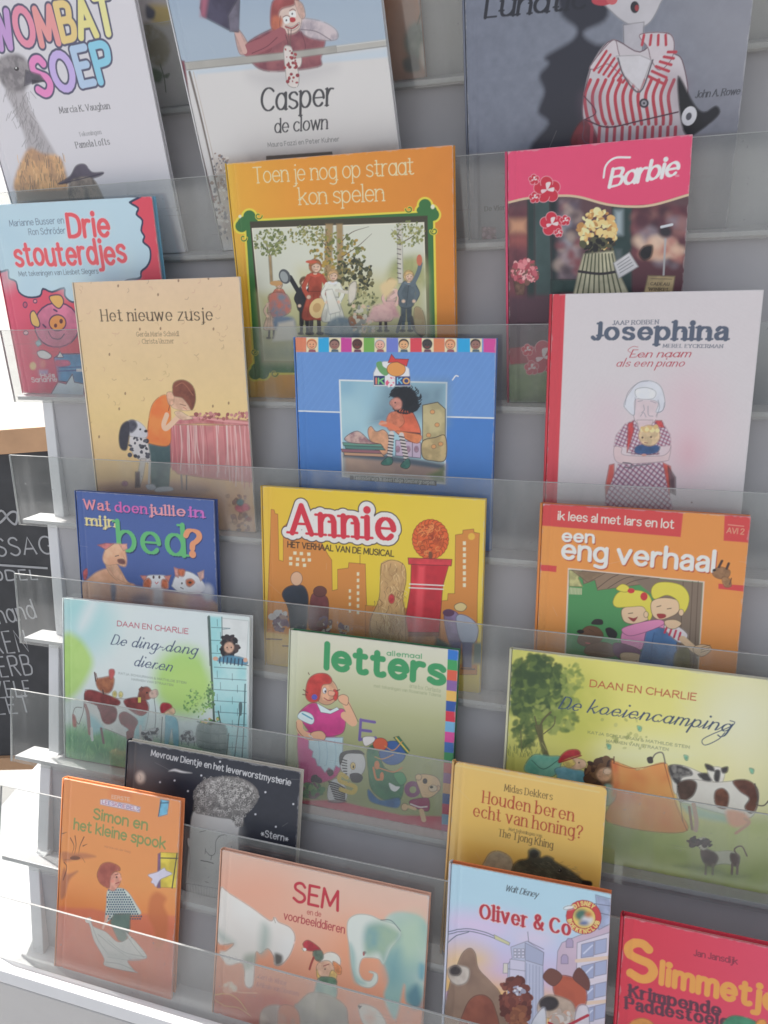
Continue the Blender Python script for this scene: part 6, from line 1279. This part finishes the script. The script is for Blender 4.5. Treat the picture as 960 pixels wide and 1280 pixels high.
def art_houden():
    a = Art(6, 0.65508, 0.16511, 0.21958, -0.00578, (222, 178, 78)); a.view(540, 940, 3.692)
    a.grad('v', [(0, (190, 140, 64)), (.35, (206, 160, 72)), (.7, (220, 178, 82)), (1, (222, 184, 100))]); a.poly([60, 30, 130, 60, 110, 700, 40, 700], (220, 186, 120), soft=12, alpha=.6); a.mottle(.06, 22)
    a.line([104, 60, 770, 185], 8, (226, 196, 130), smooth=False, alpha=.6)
    a.text('Midas Dekkers', 334, 180, 554, 222, 24, 'serif', (92, 66, 34), wt=.95)
    R = (176, 66, 38)
    a.text('Houden beren', 232, 234, 650, 320, 42, 'serif', R, wt=.95); a.text('echt van honing?', 190, 296, 690, 400, 42, 'serif', R, wt=.95)
    a.text('Met tekeningen van', 354, 362, 506, 394, 10, 'serif', (98, 74, 40)); a.text('The Tjong Khing', 306, 388, 556, 446, 25, 'serif', (92, 66, 34), wt=.95)
    a.sm([245, 500, 270, 465, 310, 458, 360, 485, 375, 540, 350, 570, 240, 540], (176, 164, 130), soft=2, noise=9, col2=(150, 138, 112))
    a.sm([372, 530, 400, 500, 440, 490, 445, 455, 470, 444, 500, 460, 502, 485, 530, 478, 560, 490, 570, 505, 640, 545, 700, 590, 735, 600, 728, 622, 690, 625, 640, 640, 560, 660, 380, 600], (68, 68, 54), soft=2, noise=14, col2=(92, 92, 70))
    g = np.random.default_rng(4)
    for i in range(260):
        x = 380 + g.random() * 300; y = 500 + g.random() * 110 + max(0, (x - 560)) * .3
        a.line([x, y, x + 12, y + 6 + g.normal() * 4], 2, [(110, 108, 84), (52, 52, 44), (130, 126, 98)][i % 3], alpha=.5, smooth=False)
    a.ell(472, 470, 16, 16, (52, 52, 44), soft=2); a.ell(590, 548, 8, 7, (30, 28, 26)); a.ell(588, 546, 2.5, 2.5, (150, 146, 130)); a.sm([695, 595, 732, 598, 736, 615, 700, 618], (34, 32, 32), soft=1)
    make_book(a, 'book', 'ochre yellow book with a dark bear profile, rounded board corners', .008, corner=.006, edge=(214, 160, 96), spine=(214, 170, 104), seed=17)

def art_simon():
    a = Art(7, 0.15989, 0.17227, 0.25165, 0.00852, (226, 142, 80)); a.view(60, 950, 4)
    a.grad('v', [(0, (206, 106, 72)), (.33, (214, 108, 66)), (.36, (222, 130, 64)), (.55, (228, 146, 80)), (1, (226, 144, 88))]); a.mottle(.05, 30)
    a.poly([40, 740, 220, 742, 440, 790, 470, 770, 640, 780, 620, 1230, 30, 1060], (208, 100, 66), soft=3, noise=60, col2=(214, 118, 84)); a.rect(310, 120, 420, 190, (214, 122, 76), soft=6, alpha=.6)
    a.text('EERSTE', 318, 192, 408, 206, 18, 'light', (232, 206, 190), caph=1, wt=1.5)
    a.poly([262, 198, 290, 196, 345, 210, 400, 218, 462, 236, 458, 262, 400, 250, 330, 236, 262, 222], (216, 206, 214), soft=1); a.text('LEESKRIEBELS', 270, 218, 456, 256, 20, 'hand', (150, 84, 130), caph=1, cols=[(150, 80, 140), (180, 90, 120), (110, 84, 150)])
    Gn = (124, 144, 84)
    a.text('Simon en', 226, 296, 494, 354, 44, 'hand', Gn, wt=1.25); a.text('het kleine spook', 128, 348, 584, 448, 44, 'hand', Gn, wt=1.25)
    a.text('Martine van der Gaag', 282, 436, 412, 464, 7, 'light', (190, 120, 80))
    a.poly([562, 196, 606, 204, 596, 272, 552, 284], (112, 178, 206), soft=1); a.line([562, 215, 602, 214], 4, (54, 70, 96), smooth=False); a.line([566, 204, 552, 280], 4, (54, 70, 96), smooth=False)
    a.poly([562, 462, 652, 466, 640, 640, 545, 636], (226, 200, 66), soft=1); a.line([560, 490, 648, 492], 5, (66, 66, 62), smooth=False); a.line([645, 468, 620, 640], 6, (66, 66, 62), smooth=False); a.poly([550, 470, 562, 464, 562, 640, 545, 640], (130, 96, 140), soft=1.5)
    a.sm([500, 575, 545, 560, 580, 540, 590, 552, 620, 568, 592, 584, 560, 600, 540, 634, 528, 620, 515, 612, 520, 595], (206, 202, 220), soft=1.2)
    # tree branches
    for P in ([112, 390, 130, 430, 120, 470], [135, 380, 140, 430, 128, 490], [180, 385, 160, 430, 152, 480], [175, 430, 196, 420], [120, 480, 160, 478, 186, 512], [80, 500, 150, 492], [72, 368, 92, 362]): a.line(P, 5, (104, 68, 56), taper=True)
    a.sm([70, 460, 120, 465, 180, 465, 240, 482, 190, 492, 130, 500, 80, 510], (178, 112, 80), soft=2.5, alpha=.8); a.ell(136, 490, 26, 10, (96, 64, 56), alpha=.8); a.sm([64, 600, 80, 540, 96, 570, 150, 555, 108, 600, 84, 680, 62, 690], (172, 106, 78), soft=2.5, alpha=.85); a.line([80, 510, 92, 540, 76, 600], 4, (110, 72, 60))
    # shadow shape printed on the wall
    a.sm([510, 690, 545, 660, 590, 690, 580, 730, 600, 790, 590, 900, 540, 950, 530, 850, 500, 780], (196, 108, 62), soft=4, alpha=.85)
    # boy
    a.sm([300, 650, 360, 640, 400, 660, 440, 720, 465, 770, 400, 775, 350, 770, 310, 800, 285, 812, 292, 720], (196, 204, 196), soft=1)
    for i in range(15):
        for j in range(13):
            x, y = 292 + i * 12 + (j % 2) * 6, 650 + j * 12
            if 300 - j * 1 < x < 385 + j * 7.5 and not (j > 9 and x > 320 and x < 390 and j > 10): a.ell(x, y, 4.6, 4.6, (58, 88, 112))
    a.poly([330, 770, 412, 768, 410, 850, 385, 920, 350, 900, 310, 810], (88, 110, 104), soft=2, noise=16, col2=(104, 126, 116))
    a.sm([295, 590, 330, 560, 362, 570, 362, 610, 345, 640, 325, 655, 300, 640], (232, 160, 138), soft=1.5); a.sm([248, 560, 270, 520, 310, 512, 352, 530, 360, 552, 330, 560, 312, 590, 305, 640, 265, 620, 248, 590], (170, 92, 78), soft=1.5, noise=9, col2=(150, 76, 66)); a.ell(343, 586, 4, 5, (70, 46, 44)); a.line([336, 574, 350, 570], 4, (130, 70, 60)); a.sm([356, 588, 368, 600, 356, 604], (226, 146, 124)); a.line([338, 618, 356, 612], 4, (160, 60, 60)); a.ell(322, 606, 9, 7, (226, 130, 112), soft=2, alpha=.7); a.ell(364, 594, 5, 7, (232, 156, 132)); a.line([275, 840, 290, 800, 300, 780], 11, (222, 170, 150))
    # sheet
    a.sm([195, 800, 215, 788, 225, 830, 290, 860, 350, 910, 400, 890, 390, 862, 450, 920, 494, 990, 400, 1000, 430, 1050, 440, 1062, 290, 1030, 280, 990, 230, 900, 210, 830], (206, 204, 198), soft=1.2)
    for P in ([215, 810, 250, 900, 300, 970], [250, 870, 320, 930, 420, 1000], [300, 900, 380, 960, 490, 985], [300, 985, 400, 1000, 460, 1000], [390, 870, 430, 930, 480, 990], [290, 1010, 360, 1020, 430, 1050]): a.line(P, 3, (150, 150, 148))
    a.sm([300, 960, 400, 975, 470, 992, 380, 1000, 310, 990], (176, 176, 172), soft=5, alpha=.7); a.ell(200, 802, 14, 13, (214, 212, 206))
    a.line([70, 1020, 300, 1092, 580, 1168], 4, (216, 140, 112), smooth=False, alpha=.6)
    make_book(a, 'book', 'narrow orange book with a boy pulling a white sheet, leftmost on the lowest row', .010, edge=(226, 130, 76), spine=(226, 140, 84), seed=18)

def art_sem():
    a = Art(7, 0.39003, 0.255, 0.20493, 0.00115, (222, 176, 152)); a.view(250, 1050, 3.097)
    a.grad('v', [(0, (206, 110, 76)), (.3, (212, 136, 104)), (.55, (226, 160, 130)), (1, (214, 180, 162))]); a.mottle(.09, 45)
    a.ell(200, 200, 150, 90, (226, 156, 128), soft=40, alpha=.7); a.ell(620, 420, 100, 90, (230, 148, 108), soft=30, alpha=.8); a.poly([40, 590, 300, 585, 380, 640, 380, 760, 40, 760], (200, 92, 60), soft=10, noise=40, col2=(190, 84, 60)); a.poly([560, 640, 870, 690, 860, 780, 540, 760], (214, 140, 110), soft=14, noise=24)
    # pale bear
    W, W2 = (216, 210, 202), (150, 168, 158)
    a.sm([78, 195, 110, 205, 200, 262, 270, 312, 290, 300, 305, 318, 350, 340, 368, 380, 350, 440, 318, 480, 290, 482, 285, 450, 262, 420, 235, 440, 215, 440, 205, 560, 175, 560, 168, 480, 110, 480, 75, 440, 100, 430, 130, 400, 66, 390], W, soft=2, noise=50, seed=3, col2=(222, 218, 212)); a.sm([66, 350, 110, 380, 130, 400, 90, 395], W2, soft=8, alpha=.7); a.sm([240, 330, 268, 345, 262, 420, 232, 440], W2, soft=8, alpha=.75); a.sm([172, 450, 215, 440, 212, 480, 175, 500], (150, 160, 146), soft=5, alpha=.8); a.sm([290, 440, 318, 448, 316, 478, 292, 482], (92, 88, 84), soft=3)
    a.line([285, 300, 292, 320], 3, (160, 150, 140)); a.line([110, 205, 200, 262, 270, 312], 2, (190, 170, 156)); a.sm([80, 430, 120, 455, 130, 478, 100, 478], W, soft=3)
    # elephant
    E1, E2, E3 = (196, 204, 192), (140, 176, 170), (110, 156, 160)
    a.sm([720, 300, 800, 280, 880, 330, 870, 520, 860, 620, 800, 630, 790, 560, 760, 690, 730, 660, 712, 600, 730, 540, 712, 480, 690, 420], E1, soft=3, noise=60, col2=E2); a.sm([760, 330, 850, 300, 872, 420, 800, 480, 760, 430], (172, 196, 170), soft=16, alpha=.8); a.sm([720, 470, 770, 420, 780, 520, 740, 560], E3, soft=12, alpha=.8); a.sm([800, 600, 840, 560, 858, 640, 820, 650], (90, 132, 144), soft=5); a.sm([850, 480, 872, 490, 866, 540, 846, 530], (110, 160, 170), soft=4)
    a.sm([575, 310, 610, 288, 660, 292, 700, 310, 760, 330, 778, 370, 740, 420, 712, 480, 690, 460, 640, 455, 622, 470, 616, 510, 632, 540, 660, 545, 672, 520, 655, 512, 662, 508, 686, 520, 684, 552, 655, 572, 612, 556, 590, 500, 580, 420, 570, 360], E1, soft=1.5, noise=40, seed=4, col2=(206, 212, 204), line=(140, 160, 156), lw=1.5)
    a.sm([640, 340, 700, 320, 770, 352, 772, 385, 735, 420, 712, 475, 690, 440, 640, 440], (150, 176, 152), soft=6, noise=24, col2=(120, 160, 160)); a.sm([580, 400, 600, 440, 606, 520, 640, 556, 600, 550, 584, 480], E2, soft=4, alpha=.8); a.ell(634, 440, 4, 9, (170, 84, 84)); a.ell(638, 436, 6, 6, (96, 92, 90), alpha=.6); a.line([700, 310, 740, 312, 776, 352], 3, (96, 116, 116))
    # child with rooster
    a.ell(505, 470, 40, 36, (226, 218, 206), soft=1.5); a.sm([515, 470, 545, 490, 545, 520, 520, 510], (222, 140, 88), soft=1.5); a.sm([460, 475, 500, 468, 520, 500, 505, 530, 470, 528, 450, 505], (230, 180, 150), soft=1.5); a.sm([452, 500, 462, 525, 480, 540, 455, 535], (222, 184, 100), soft=1.5); a.sm([510, 505, 530, 520, 520, 550, 500, 535], (222, 184, 110), soft=1.5); a.line([478, 488, 500, 480], 3, (150, 60, 66)); a.ell(484, 500, 2.5, 3, (70, 50, 50))
    a.sm([460, 535, 500, 532, 526, 545, 524, 615, 450, 612, 445, 575], (110, 142, 136), soft=2, noise=12, col2=(140, 166, 152)); a.sm([470, 530, 520, 535, 526, 556, 470, 550], (96, 130, 104), soft=2)
    a.sm([398, 402, 420, 388, 460, 415, 466, 432, 430, 430, 410, 425], (186, 52, 66), soft=1.2); a.sm([440, 430, 470, 428, 478, 455, 460, 470, 440, 455], (104, 120, 104), soft=1.5); a.line([440, 455, 430, 480, 424, 500], 8, (160, 66, 60)); a.ell(404, 424, 8, 6, (226, 222, 214)); a.line([395, 420, 402, 430], 4, (180, 150, 120))
    # boulders and birds below
    a.sm([380, 630, 430, 590, 500, 600, 560, 640, 572, 690, 560, 780, 360, 780, 365, 650], (170, 160, 146), soft=2, noise=26, col2=(146, 140, 132)); a.sm([235, 670, 270, 640, 320, 650, 330, 740, 240, 745], (190, 168, 152), soft=2, noise=20, col2=(160, 140, 130)); a.sm([305, 650, 350, 640, 382, 670, 380, 740, 310, 745], (196, 116, 84), soft=2, noise=14); a.sm([612, 645, 640, 636, 690, 660, 720, 720, 640, 720], (206, 200, 190), soft=2, noise=14); a.poly([610, 640, 628, 642, 618, 656], (70, 66, 66))
    a.line([50, 600, 110, 596, 150, 620, 180, 660], 5, (222, 176, 96), alpha=.7); a.line([48, 610, 90, 640, 150, 650, 195, 680], 4, (226, 170, 100), alpha=.7); a.line([85, 570, 110, 552, 125, 580, 160, 590, 220, 592], 5, (222, 160, 120), alpha=.8); a.leaves(14, 110, 570, 24, 20, 9, [(228, 206, 186), (222, 160, 130)], 6, soft=2, alpha=.7)
    a.text('SEM', 360, 240, 532, 278, 84, 'hand', (186, 44, 62), caph=1, wt=1.15)
    a.text('en de', 414, 288, 468, 298, 16, 'hand', (176, 60, 62)); a.text('voorbeelddieren', 324, 308, 558, 364, 26, 'hand', (172, 48, 60), wt=1.1)
    a.text('Gert de Winter', 226, 536, 334, 564, 14, 'italic', (170, 96, 96)); a.text('& Nicole van Doornen', 218, 566, 380, 604, 14, 'italic', (170, 96, 96))
    make_book(a, 'book', 'peach landscape book with a pale bear and an elephant around a child on a boulder', .009, edge=(222, 170, 148), spine=(218, 168, 140), seed=19)

def art_city():
    a = Art(7, 0.6707, 0.16578, 0.24557, 0.01487, (190, 206, 218)); a.view(540, 940, 3.692)
    a.grad('v', [(0, (206, 190, 196)), (.3, (222, 180, 96)), (.48, (222, 176, 110)), (.58, (200, 176, 204)), (.7, (190, 190, 220)), (.85, (174, 206, 224)), (1, (172, 206, 224))]); a.mottle(.05, 40)
    a.ell(210, 800, 130, 50, (214, 190, 220), rot=12, soft=14, alpha=.8); a.ell(350, 780, 120, 40, (206, 190, 222), rot=10, soft=14, alpha=.7); a.ell(150, 960, 110, 60, (226, 186, 104), soft=20, alpha=.8); a.ell(470, 860, 80, 40, (216, 196, 216), soft=14, alpha=.7)
    K = (96, 92, 116)
    # street lamp
    for P in ([70, 830, 160, 815, 240, 830, 290, 850], [68, 842, 160, 826, 240, 842, 290, 860], [62, 890, 110, 850, 170, 830]): a.line(P, 4, (84, 98, 116))
    a.poly([286, 842, 360, 880, 356, 892, 290, 862], (198, 196, 150), line=K, lw=2)
    # towers
    a.poly([364, 900, 440, 872, 516, 925, 512, 985, 522, 1300, 350, 1300, 350, 980, 370, 950], (180, 184, 206), soft=.8, line=K, lw=2); a.line([442, 830, 446, 875, 515, 910], 3, K, smooth=False); a.poly([430, 880, 516, 925, 512, 985, 430, 960], (160, 166, 192), line=K, lw=2); a.poly([360, 955, 430, 965, 430, 1300, 350, 1300], (196, 192, 212), line=K, lw=2)
    for i in range(6): a.line([436 + i * 15, 975 + i * 4, 434 + i * 15, 1280], 3, (140, 146, 176), smooth=False)
    for j in range(3):
        for i in range(3): a.rect(378 + i * 18, 908 + j * 15, 390 + i * 18, 920 + j * 15, (206, 204, 220), line=K, lw=1)
    for i in range(5): a.line([352, 1000 + i * 60, 430, 1010 + i * 60], 2, K, smooth=False)
    a.poly([330, 975, 350, 975, 350, 1020, 328, 1020], (206, 200, 190), line=K, lw=1.5)
    a.poly([580, 920, 600, 880, 670, 850, 830, 790, 830, 1300, 560, 1300, 575, 1000], (196, 174, 192), soft=.8, line=K, lw=2)
    for x, y in ((635, 880), (612, 955)): a.poly([x - 16, y + 22, x - 16, y - 8, x - 8, y - 20, x + 8, y - 20, x + 16, y - 8, x + 16, y + 22], (166, 150, 180), line=K, lw=2)
    a.poly([670, 880, 830, 830, 830, 1300, 660, 1300], (206, 198, 212), line=K, lw=2)
    for j in range(4):
        y = 880 + j * 100
        a.poly([690, y + 8, 748, y - 6, 746, y + 62, 688, y + 70], (150, 158, 190), line=K, lw=2); a.poly([752, y - 8, 806, y - 20, 804, y + 44, 750, y + 56], (158, 166, 196), line=K, lw=2); a.line([700, y + 50, 740, y + 12], 6, (196, 200, 220), smooth=False); a.line([668, y + 84, 830, y + 68], 16, (214, 188, 168) if j % 2 == 0 else (206, 196, 206), smooth=False)
    a.poly([755, 660, 830, 680, 830, 790, 770, 820], (166, 176, 206), soft=2, line=K, lw=1.5); a.line([750, 700, 830, 712], 3, K, smooth=False); a.line([760, 740, 830, 756], 3, K, smooth=False)
    a.poly([60, 1110, 100, 1090, 145, 1080, 150, 1300, 50, 1300], (196, 148, 186), soft=1.5, line=(140, 100, 140), lw=2); a.line([50, 1180, 110, 1220], 8, (206, 206, 220), smooth=False)
    # generic stand-ins for the animals: mounds of boulders and shrubs
    B = (146, 118, 100)
    a.sm([110, 1000, 140, 930, 175, 905, 200, 930, 215, 1000, 270, 1060, 320, 1130, 330, 1300, 60, 1300, 80, 1080], B, soft=1.5, noise=22, col2=(128, 102, 88), line=(84, 64, 58), lw=2.5); a.sm([75, 1000, 110, 985, 170, 1000, 160, 1060, 110, 1075, 78, 1040], (196, 186, 176), soft=2, noise=14, col2=(170, 156, 146)); a.ell(108, 1010, 28, 24, (60, 52, 56), soft=2)
    a.sm([150, 1190, 190, 1130, 250, 1125, 290, 1180, 300, 1300, 130, 1300], (150, 84, 66), soft=1.5, noise=16, col2=(128, 70, 58), line=(90, 50, 46), lw=2.5)
    a.leaves(150, 385, 1150, 70, 110, 17, [(110, 54, 48), (92, 44, 42), (130, 68, 56)], 71); a.leaves(50, 400, 1230, 40, 60, 13, [(150, 92, 64), (130, 76, 56)], 72); a.leaves(14, 400, 1100, 30, 20, 9, [(206, 204, 214), (150, 150, 170)], 73)
    a.sm([560, 1050, 610, 1030, 690, 1060, 715, 1120, 700, 1180, 640, 1200, 570, 1130], (176, 84, 60), soft=1.5, noise=16, col2=(156, 72, 54), line=(100, 50, 44), lw=2.5); a.sm([512, 1040, 540, 1000, 580, 1010, 600, 1040, 560, 1080], (110, 66, 58), line=(80, 48, 46), lw=2.5); a.sm([650, 1040, 680, 995, 725, 1050, 722, 1100, 690, 1080], (104, 60, 56), line=(80, 48, 46), lw=2.5); a.sm([490, 1160, 540, 1120, 640, 1150, 660, 1210, 600, 1235, 500, 1215], (190, 166, 148), soft=2, line=(110, 90, 80), lw=2); a.ell(540, 1160, 45, 34, (52, 46, 52), soft=1.5); a.leaves(60, 610, 1235, 60, 34, 16, [(200, 190, 184), (176, 160, 150), (190, 150, 130)], 74); a.sm([470, 1230, 520, 1180, 520, 1300, 450, 1300], (206, 206, 214), soft=2, line=K, lw=2); a.sm([670, 1180, 720, 1180, 720, 1300, 660, 1300], (206, 198, 206), soft=2, line=K, lw=2); a.line([540, 1250, 600, 1270, 720, 1215], 12, (176, 40, 62))
    # badge with ring lettering, centre left plain
    a.ell(700, 762, 82, 78, (196, 62, 66), rot=20, line=(120, 44, 50), lw=2); a.ell(702, 764, 53, 50, (222, 190, 96), rot=20, line=(120, 44, 50), lw=2); a.ell(690, 752, 30, 26, (70, 110, 96), soft=3); a.ell(716, 776, 26, 20, (206, 204, 206), soft=3); a.ell(722, 750, 15, 12, (190, 110, 66), soft=3); a.ell(700, 790, 20, 11, (84, 104, 150), soft=3); a.ell(632, 718, 26, 9, (224, 226, 232), rot=-10, soft=2)
    def ring(T, a0, a1, r0, flip):
        for i, ch in enumerate(T):
            q = math.radians(a0 + (a1 - a0) * i / (len(T) - 1)); d = 1 if not flip else -1
            cx, cy = 701 + r0 * math.cos(q), 763 + r0 * .96 * math.sin(q); tx, ty = -math.sin(q) * d, math.cos(q) * d
            st, w = glyph(ch, True); s = 17 / 7
            for kind, P in st:
                X = (P[:, 0] - w / 2) * s; Y = (P[:, 1] - 3.5) * s; nx, ny = ty, -tx
                Q = np.stack([cx + tx * X + nx * Y, cy + ty * X + ny * Y], 1); a.line(Q.ravel(), 4.4, (232, 206, 120), smooth=False)
    ring('DISNEY', -128, -52, 67, False); ring('BOEKENCLUB', 166, 22, 67, True)
    a.text('Walt Disney', 338, 640, 486, 672, 21, 'brush', (52, 56, 66), wt=1.0)
    a.text('Oliver & Co', 222, 768, 634, 848, 52, 'fat', (178, 46, 62), wt=.9, out=[((222, 190, 190), 3)])
    make_book(a, 'book', 'pale blue and lilac city book with a round red badge, on the lowest row', .010, edge=(206, 110, 66), spine=(196, 200, 214), seed=20)

def art_slim():
    a = Art(7, 0.84627, 0.24, 0.22827, -0.0005, (214, 58, 88)); a.view(740, 1100, 4.364)
    a.grad('u', [(0, (206, 46, 68)), (.2, (212, 54, 78)), (1, (222, 78, 112))]); a.mottle(.05, 20)
    a.text('S', 212, 560, 345, 566, 236, 'balloon', (234, 152, 66), wt=1.0, caph=1); a.text('limmetje', 372, 576, 1010, 728, 108, 'balloon', (234, 152, 66), wt=1.1)
    a.text('Jan Jansdijk', 556, 414, 792, 462, 27, 'sans', (120, 40, 62), wt=1.3)
    a.text('Krimpende', 204, 638, 696, 744, 50, 'slab', (92, 46, 66), wt=1.15); a.text('Paddestoelen', 184, 704, 800, 818, 50, 'slab', (92, 46, 66), wt=1.15)
    a.ell(270, 850, 90, 96, (232, 150, 66), soft=1); a.sm([720, 770, 780, 738, 890, 770, 900, 830, 720, 830], (64, 140, 106), soft=1); a.ell(925, 785, 30, 26, (234, 150, 66), soft=1)
    make_book(a, 'book', 'bright red book with bulging orange letters, at the lower right corner', .012, edge=(206, 44, 70), spine=(196, 40, 64), seed=21)

# two books on the row above the frame, only their feet showing
def art_pear():
    a = Art(0, 0.060, 0.20, 0.26, 0.0, (196, 190, 190)); a.view(0, 0, 3)
    a.mottle(.1, 30); a.sm([540, 90, 600, 110, 640, 170, 625, 230, 590, 250, 550, 200], (150, 140, 116), soft=4, noise=10); a.sm([560, 20, 640, 30, 630, 90, 570, 80], (206, 186, 130), soft=5); a.sm([548, 20, 580, 40, 575, 70, 550, 66], (110, 112, 124), soft=3); a.line([600, 240, 615, 290, 622, 345], 5, (110, 116, 100)); a.sm([570, 255, 610, 275, 600, 310, 570, 300], (104, 120, 96), soft=3); a.sm([612, 285, 635, 275, 628, 292], (104, 120, 96), soft=2)
    make_book(a, 'book', 'pale book with a faded flower, only a strip showing between two books at top left', .008, edge=(190, 186, 186), seed=22)

def art_brown():
    a = Art(0, 0.440, 0.118, 0.26, 0.0, (176, 128, 104)); a.view(480, 0, 2)
    a.mottle(.15, 30); a.grad('v', [(0, (164, 124, 106)), (.3, (178, 128, 100)), (1, (150, 110, 96))]); a.sm([60, 70, 80, 55, 110, 60, 125, 90, 110, 140, 70, 150, 50, 110], (92, 100, 92), soft=5, noise=12, col2=(120, 130, 116)); a.sm([95, 110, 125, 95, 130, 170, 95, 165], (190, 172, 158), soft=4); a.sm([48, 150, 80, 140, 90, 175, 55, 180], (84, 84, 80), soft=4); a.line([84, 60, 92, 30], 4, (110, 100, 84)); a.sm([95, 30, 120, 25, 118, 80, 100, 70], (110, 124, 116), soft=4)
    make_book(a, 'book', 'brown book with a dull green fruit, lower corner showing right of the clown book', .008, edge=(150, 112, 98), seed=23)
for fn in (art_wombat, art_casper, art_lunatic, art_drie, art_toen, art_rose, art_het, art_ikko, art_jos, art_bed, art_yellow, art_eng,
           art_ding, art_letters, art_koeien, art_mev, art_houden, art_simon, art_sem, art_city, art_slim, art_pear, art_brown):
    fn()

# ------------------------------------------------------------------ chalk writing on the board
def chalk_text(T, x0, y0, x1, y1, size):
    p0, p1 = np.array(to_board(x0, y0)), np.array(to_board(x1, y1))
    q = np.array(to_board(x0, y0 - size)); k = np.hypot(*(q - p0)) / 7.0
    pos, x = [], 0.0
    for ch in T:
        if ch == ' ': pos.append(None); x += 2.4; continue
        st, w = glyph(ch, False); pos.append((x, st)); x += w + 1.5
    ex = (p1 - p0) / (x - 1.5); ed = ex / np.hypot(*ex); ey = np.array([-ed[1], ed[0]]) * k
    vs, fs = [], []
    z = 0.0006
    for pz in pos:
        if pz is None: continue
        for kind, P in pz[1]:
            Q = [p0 + ex * (pz[0] + a[0]) + ey * a[1] for a in P]
            if len(Q) < 2: continue
            z += 0.00002
            hw = 0.0021
            for i, c in enumerate(Q):
                d = Q[min(i + 1, len(Q) - 1)] - Q[max(i - 1, 0)]; L = max(np.hypot(*d), 1e-9); n = np.array([-d[1], d[0]]) / L * hw
                vs += [(c[0] + n[0], c[1] + n[1], z), (c[0] - n[0], c[1] - n[1], z)]
                if i: b = len(vs) - 4; fs.append((b, b + 1, b + 3, b + 2))
    return vs, fs
V_, F_ = [], []
for T, x0, y0, x1, y1, sz in (('MASSAGE', -46, 697, 84, 691, 21), ('MODDEL', -46, 727, 48, 724, 12), ('hand', 0, 780, 46, 772, 22), ('KOEKEN', -58, 822, 36, 814, 26), ('ONDERB', -48, 850, 42, 843, 24), ('ZELF', -4, 872, 40, 871, 20), ('SALLET', -52, 896, 40, 890, 20)):
    v, f = chalk_text(T, x0, y0, x1, y1, sz); b = len(V_); V_ += v; F_ += [tuple(b + k for k in q) for q in f]
for P in ([(-10, 650), (2, 638), (12, 650), (20, 655), (22, 642), (14, 640), (2, 652), (-8, 656)], [(-60, 702), (60, 710)]):
    Q = [np.array(to_board(*p)) for p in (spline(P, 5) if len(P) > 2 else np.array(P, float))]
    for i, c in enumerate(Q):
        d = Q[min(i + 1, len(Q) - 1)] - Q[max(i - 1, 0)]; n = np.array([-d[1], d[0]]) / np.hypot(*d) * 0.0026
        V_ += [(c[0] + n[0], c[1] + n[1], 0.0016), (c[0] - n[0], c[1] - n[1], 0.0016)]
        if i: b = len(V_) - 4; F_.append((b, b + 1, b + 3, b + 2))
mesh_obj('chalk_writing', V_, F_, MAT['chalk'], board)
